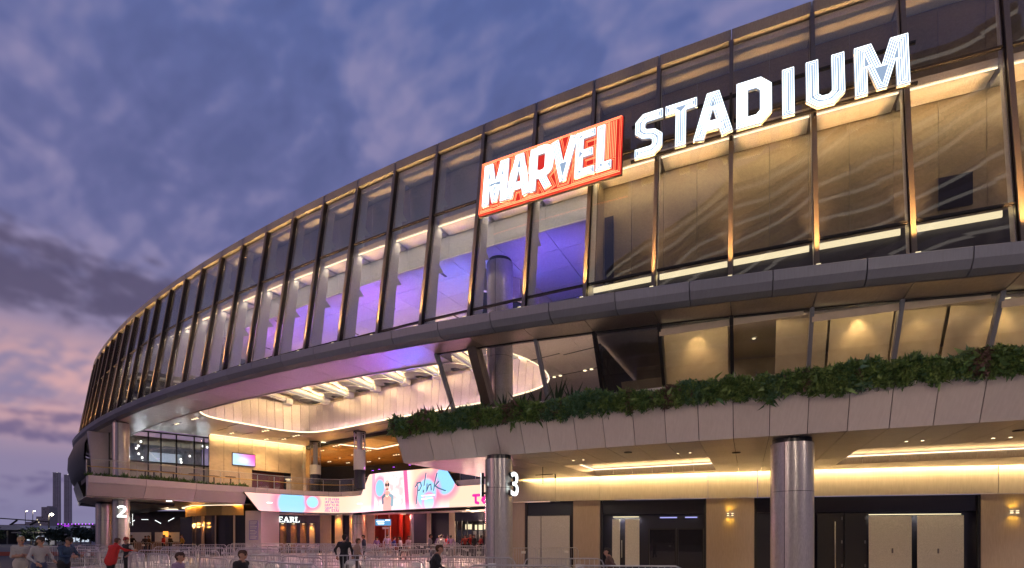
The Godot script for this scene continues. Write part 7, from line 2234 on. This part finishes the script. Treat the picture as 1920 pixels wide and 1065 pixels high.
# ---------- added light masts, unseen behind the viewer, that brighten plaza and front ----------
func build_masts() -> void:
	var at := [Vector3(-16, 0, 6), Vector3(5, 0, 9), Vector3(24, 0, 2)]
	for k in 3:
		var o := thing("added_light_mast", "added tall light mast with a broad lamp head, " + ["left", "middle", "right"][k] + " of three behind the viewer", "light mast", at[k], 0.0, "added light masts")
		var p := new_st(true); tube(p, PackedVector3Array([Vector3.ZERO, Vector3(0, 9.6, 0)]), 0.12, 8, 0.07); obj("mast", p, M.frame, o)
		var h := new_st(); box(h, Vector3(0, 9.7, -0.5), Vector3(2.2, 0.16, 1.3)); obj("lamp_housing", h, M.frame, o)
		var g := new_st(); box(g, Vector3(0, 9.6, -0.5), Vector3(2.0, 0.04, 1.1)); obj("lamp_face", g, M.lamp_warm, o)
		var d := Vector3(0, -0.62, -1.0)
		area(at[k] + Vector3(-1.0, 9.5, -0.6), at[k] + Vector3(1.0, 9.5, -0.6), 1.0, d, 20.0, Color(1.0, 0.90, 0.82))

# ---------- apartment towers behind and beside the viewer, mirrored in the glass ----------
func build_towers() -> void:
	var list := [[Vector3(-16, 0, 44), 0.0, 78.0, 27, "tall apartment tower with wavy white balconies behind the viewer"], [Vector3(-128, 0, -84), -1.35, 50.0, 16, "apartment tower with wavy white balconies beyond the left edge of the view"]]
	for q in list:
		var o := thing("apartment_tower", q[4], "building", q[0], 0.0, "apartment towers opposite")
		o.rotation.y = PI - q[1] if q[1] == 0.0 else PI * 0.5 + 0.25
		var w: float = q[2]; var n: int = q[3]
		var core := new_st(); box(core, Vector3(0, n * 1.6, -6.0), Vector3(w, n * 3.2, 9.0)); obj("glazed_core", core, M.navy, o)
		for f in n:
			var y := 3.2 * (f + 1)
			var sl := new_st(); var lit := new_st()
			var m := 44
			for i in m:
				var x0 := -w * 0.5 + w * i / m; var x1 := -w * 0.5 + w * (i + 1) / m
				var d0 := 1.2 + 1.1 * sin(x0 * 0.24 + f * 0.5) + 0.25 * sin(x0 * 0.6 - f * 0.8); var d1 := 1.2 + 1.1 * sin(x1 * 0.24 + f * 0.5) + 0.25 * sin(x1 * 0.6 - f * 0.8)
				hexa(sl, [Vector3(x0, y - 0.22, -1.6), Vector3(x1, y - 0.22, -1.6), Vector3(x1, y - 0.22, d1), Vector3(x0, y - 0.22, d0), Vector3(x0, y + 0.75, -1.6), Vector3(x1, y + 0.75, -1.6), Vector3(x1, y + 0.75, d1), Vector3(x0, y + 0.75, d0)])
				if (i / 9 + f * 3) % 5 != 0:
					hexa(lit, [Vector3(x0, y - 0.27, d0 - 0.9), Vector3(x1, y - 0.27, d1 - 0.9), Vector3(x1, y - 0.27, d1 - 0.3), Vector3(x0, y - 0.27, d0 - 0.3), Vector3(x0, y - 0.23, d0 - 0.9), Vector3(x1, y - 0.23, d1 - 0.9), Vector3(x1, y - 0.23, d1 - 0.3), Vector3(x0, y - 0.23, d0 - 0.3)])
			obj("balcony", sl, M.concrete, o)
			obj("lit_balcony_ceiling", lit, glow("balcony_glow", Color(1.0, 0.90, 0.80), 0.62), o)  # glowing bands stand in for lamplit balcony ceilings
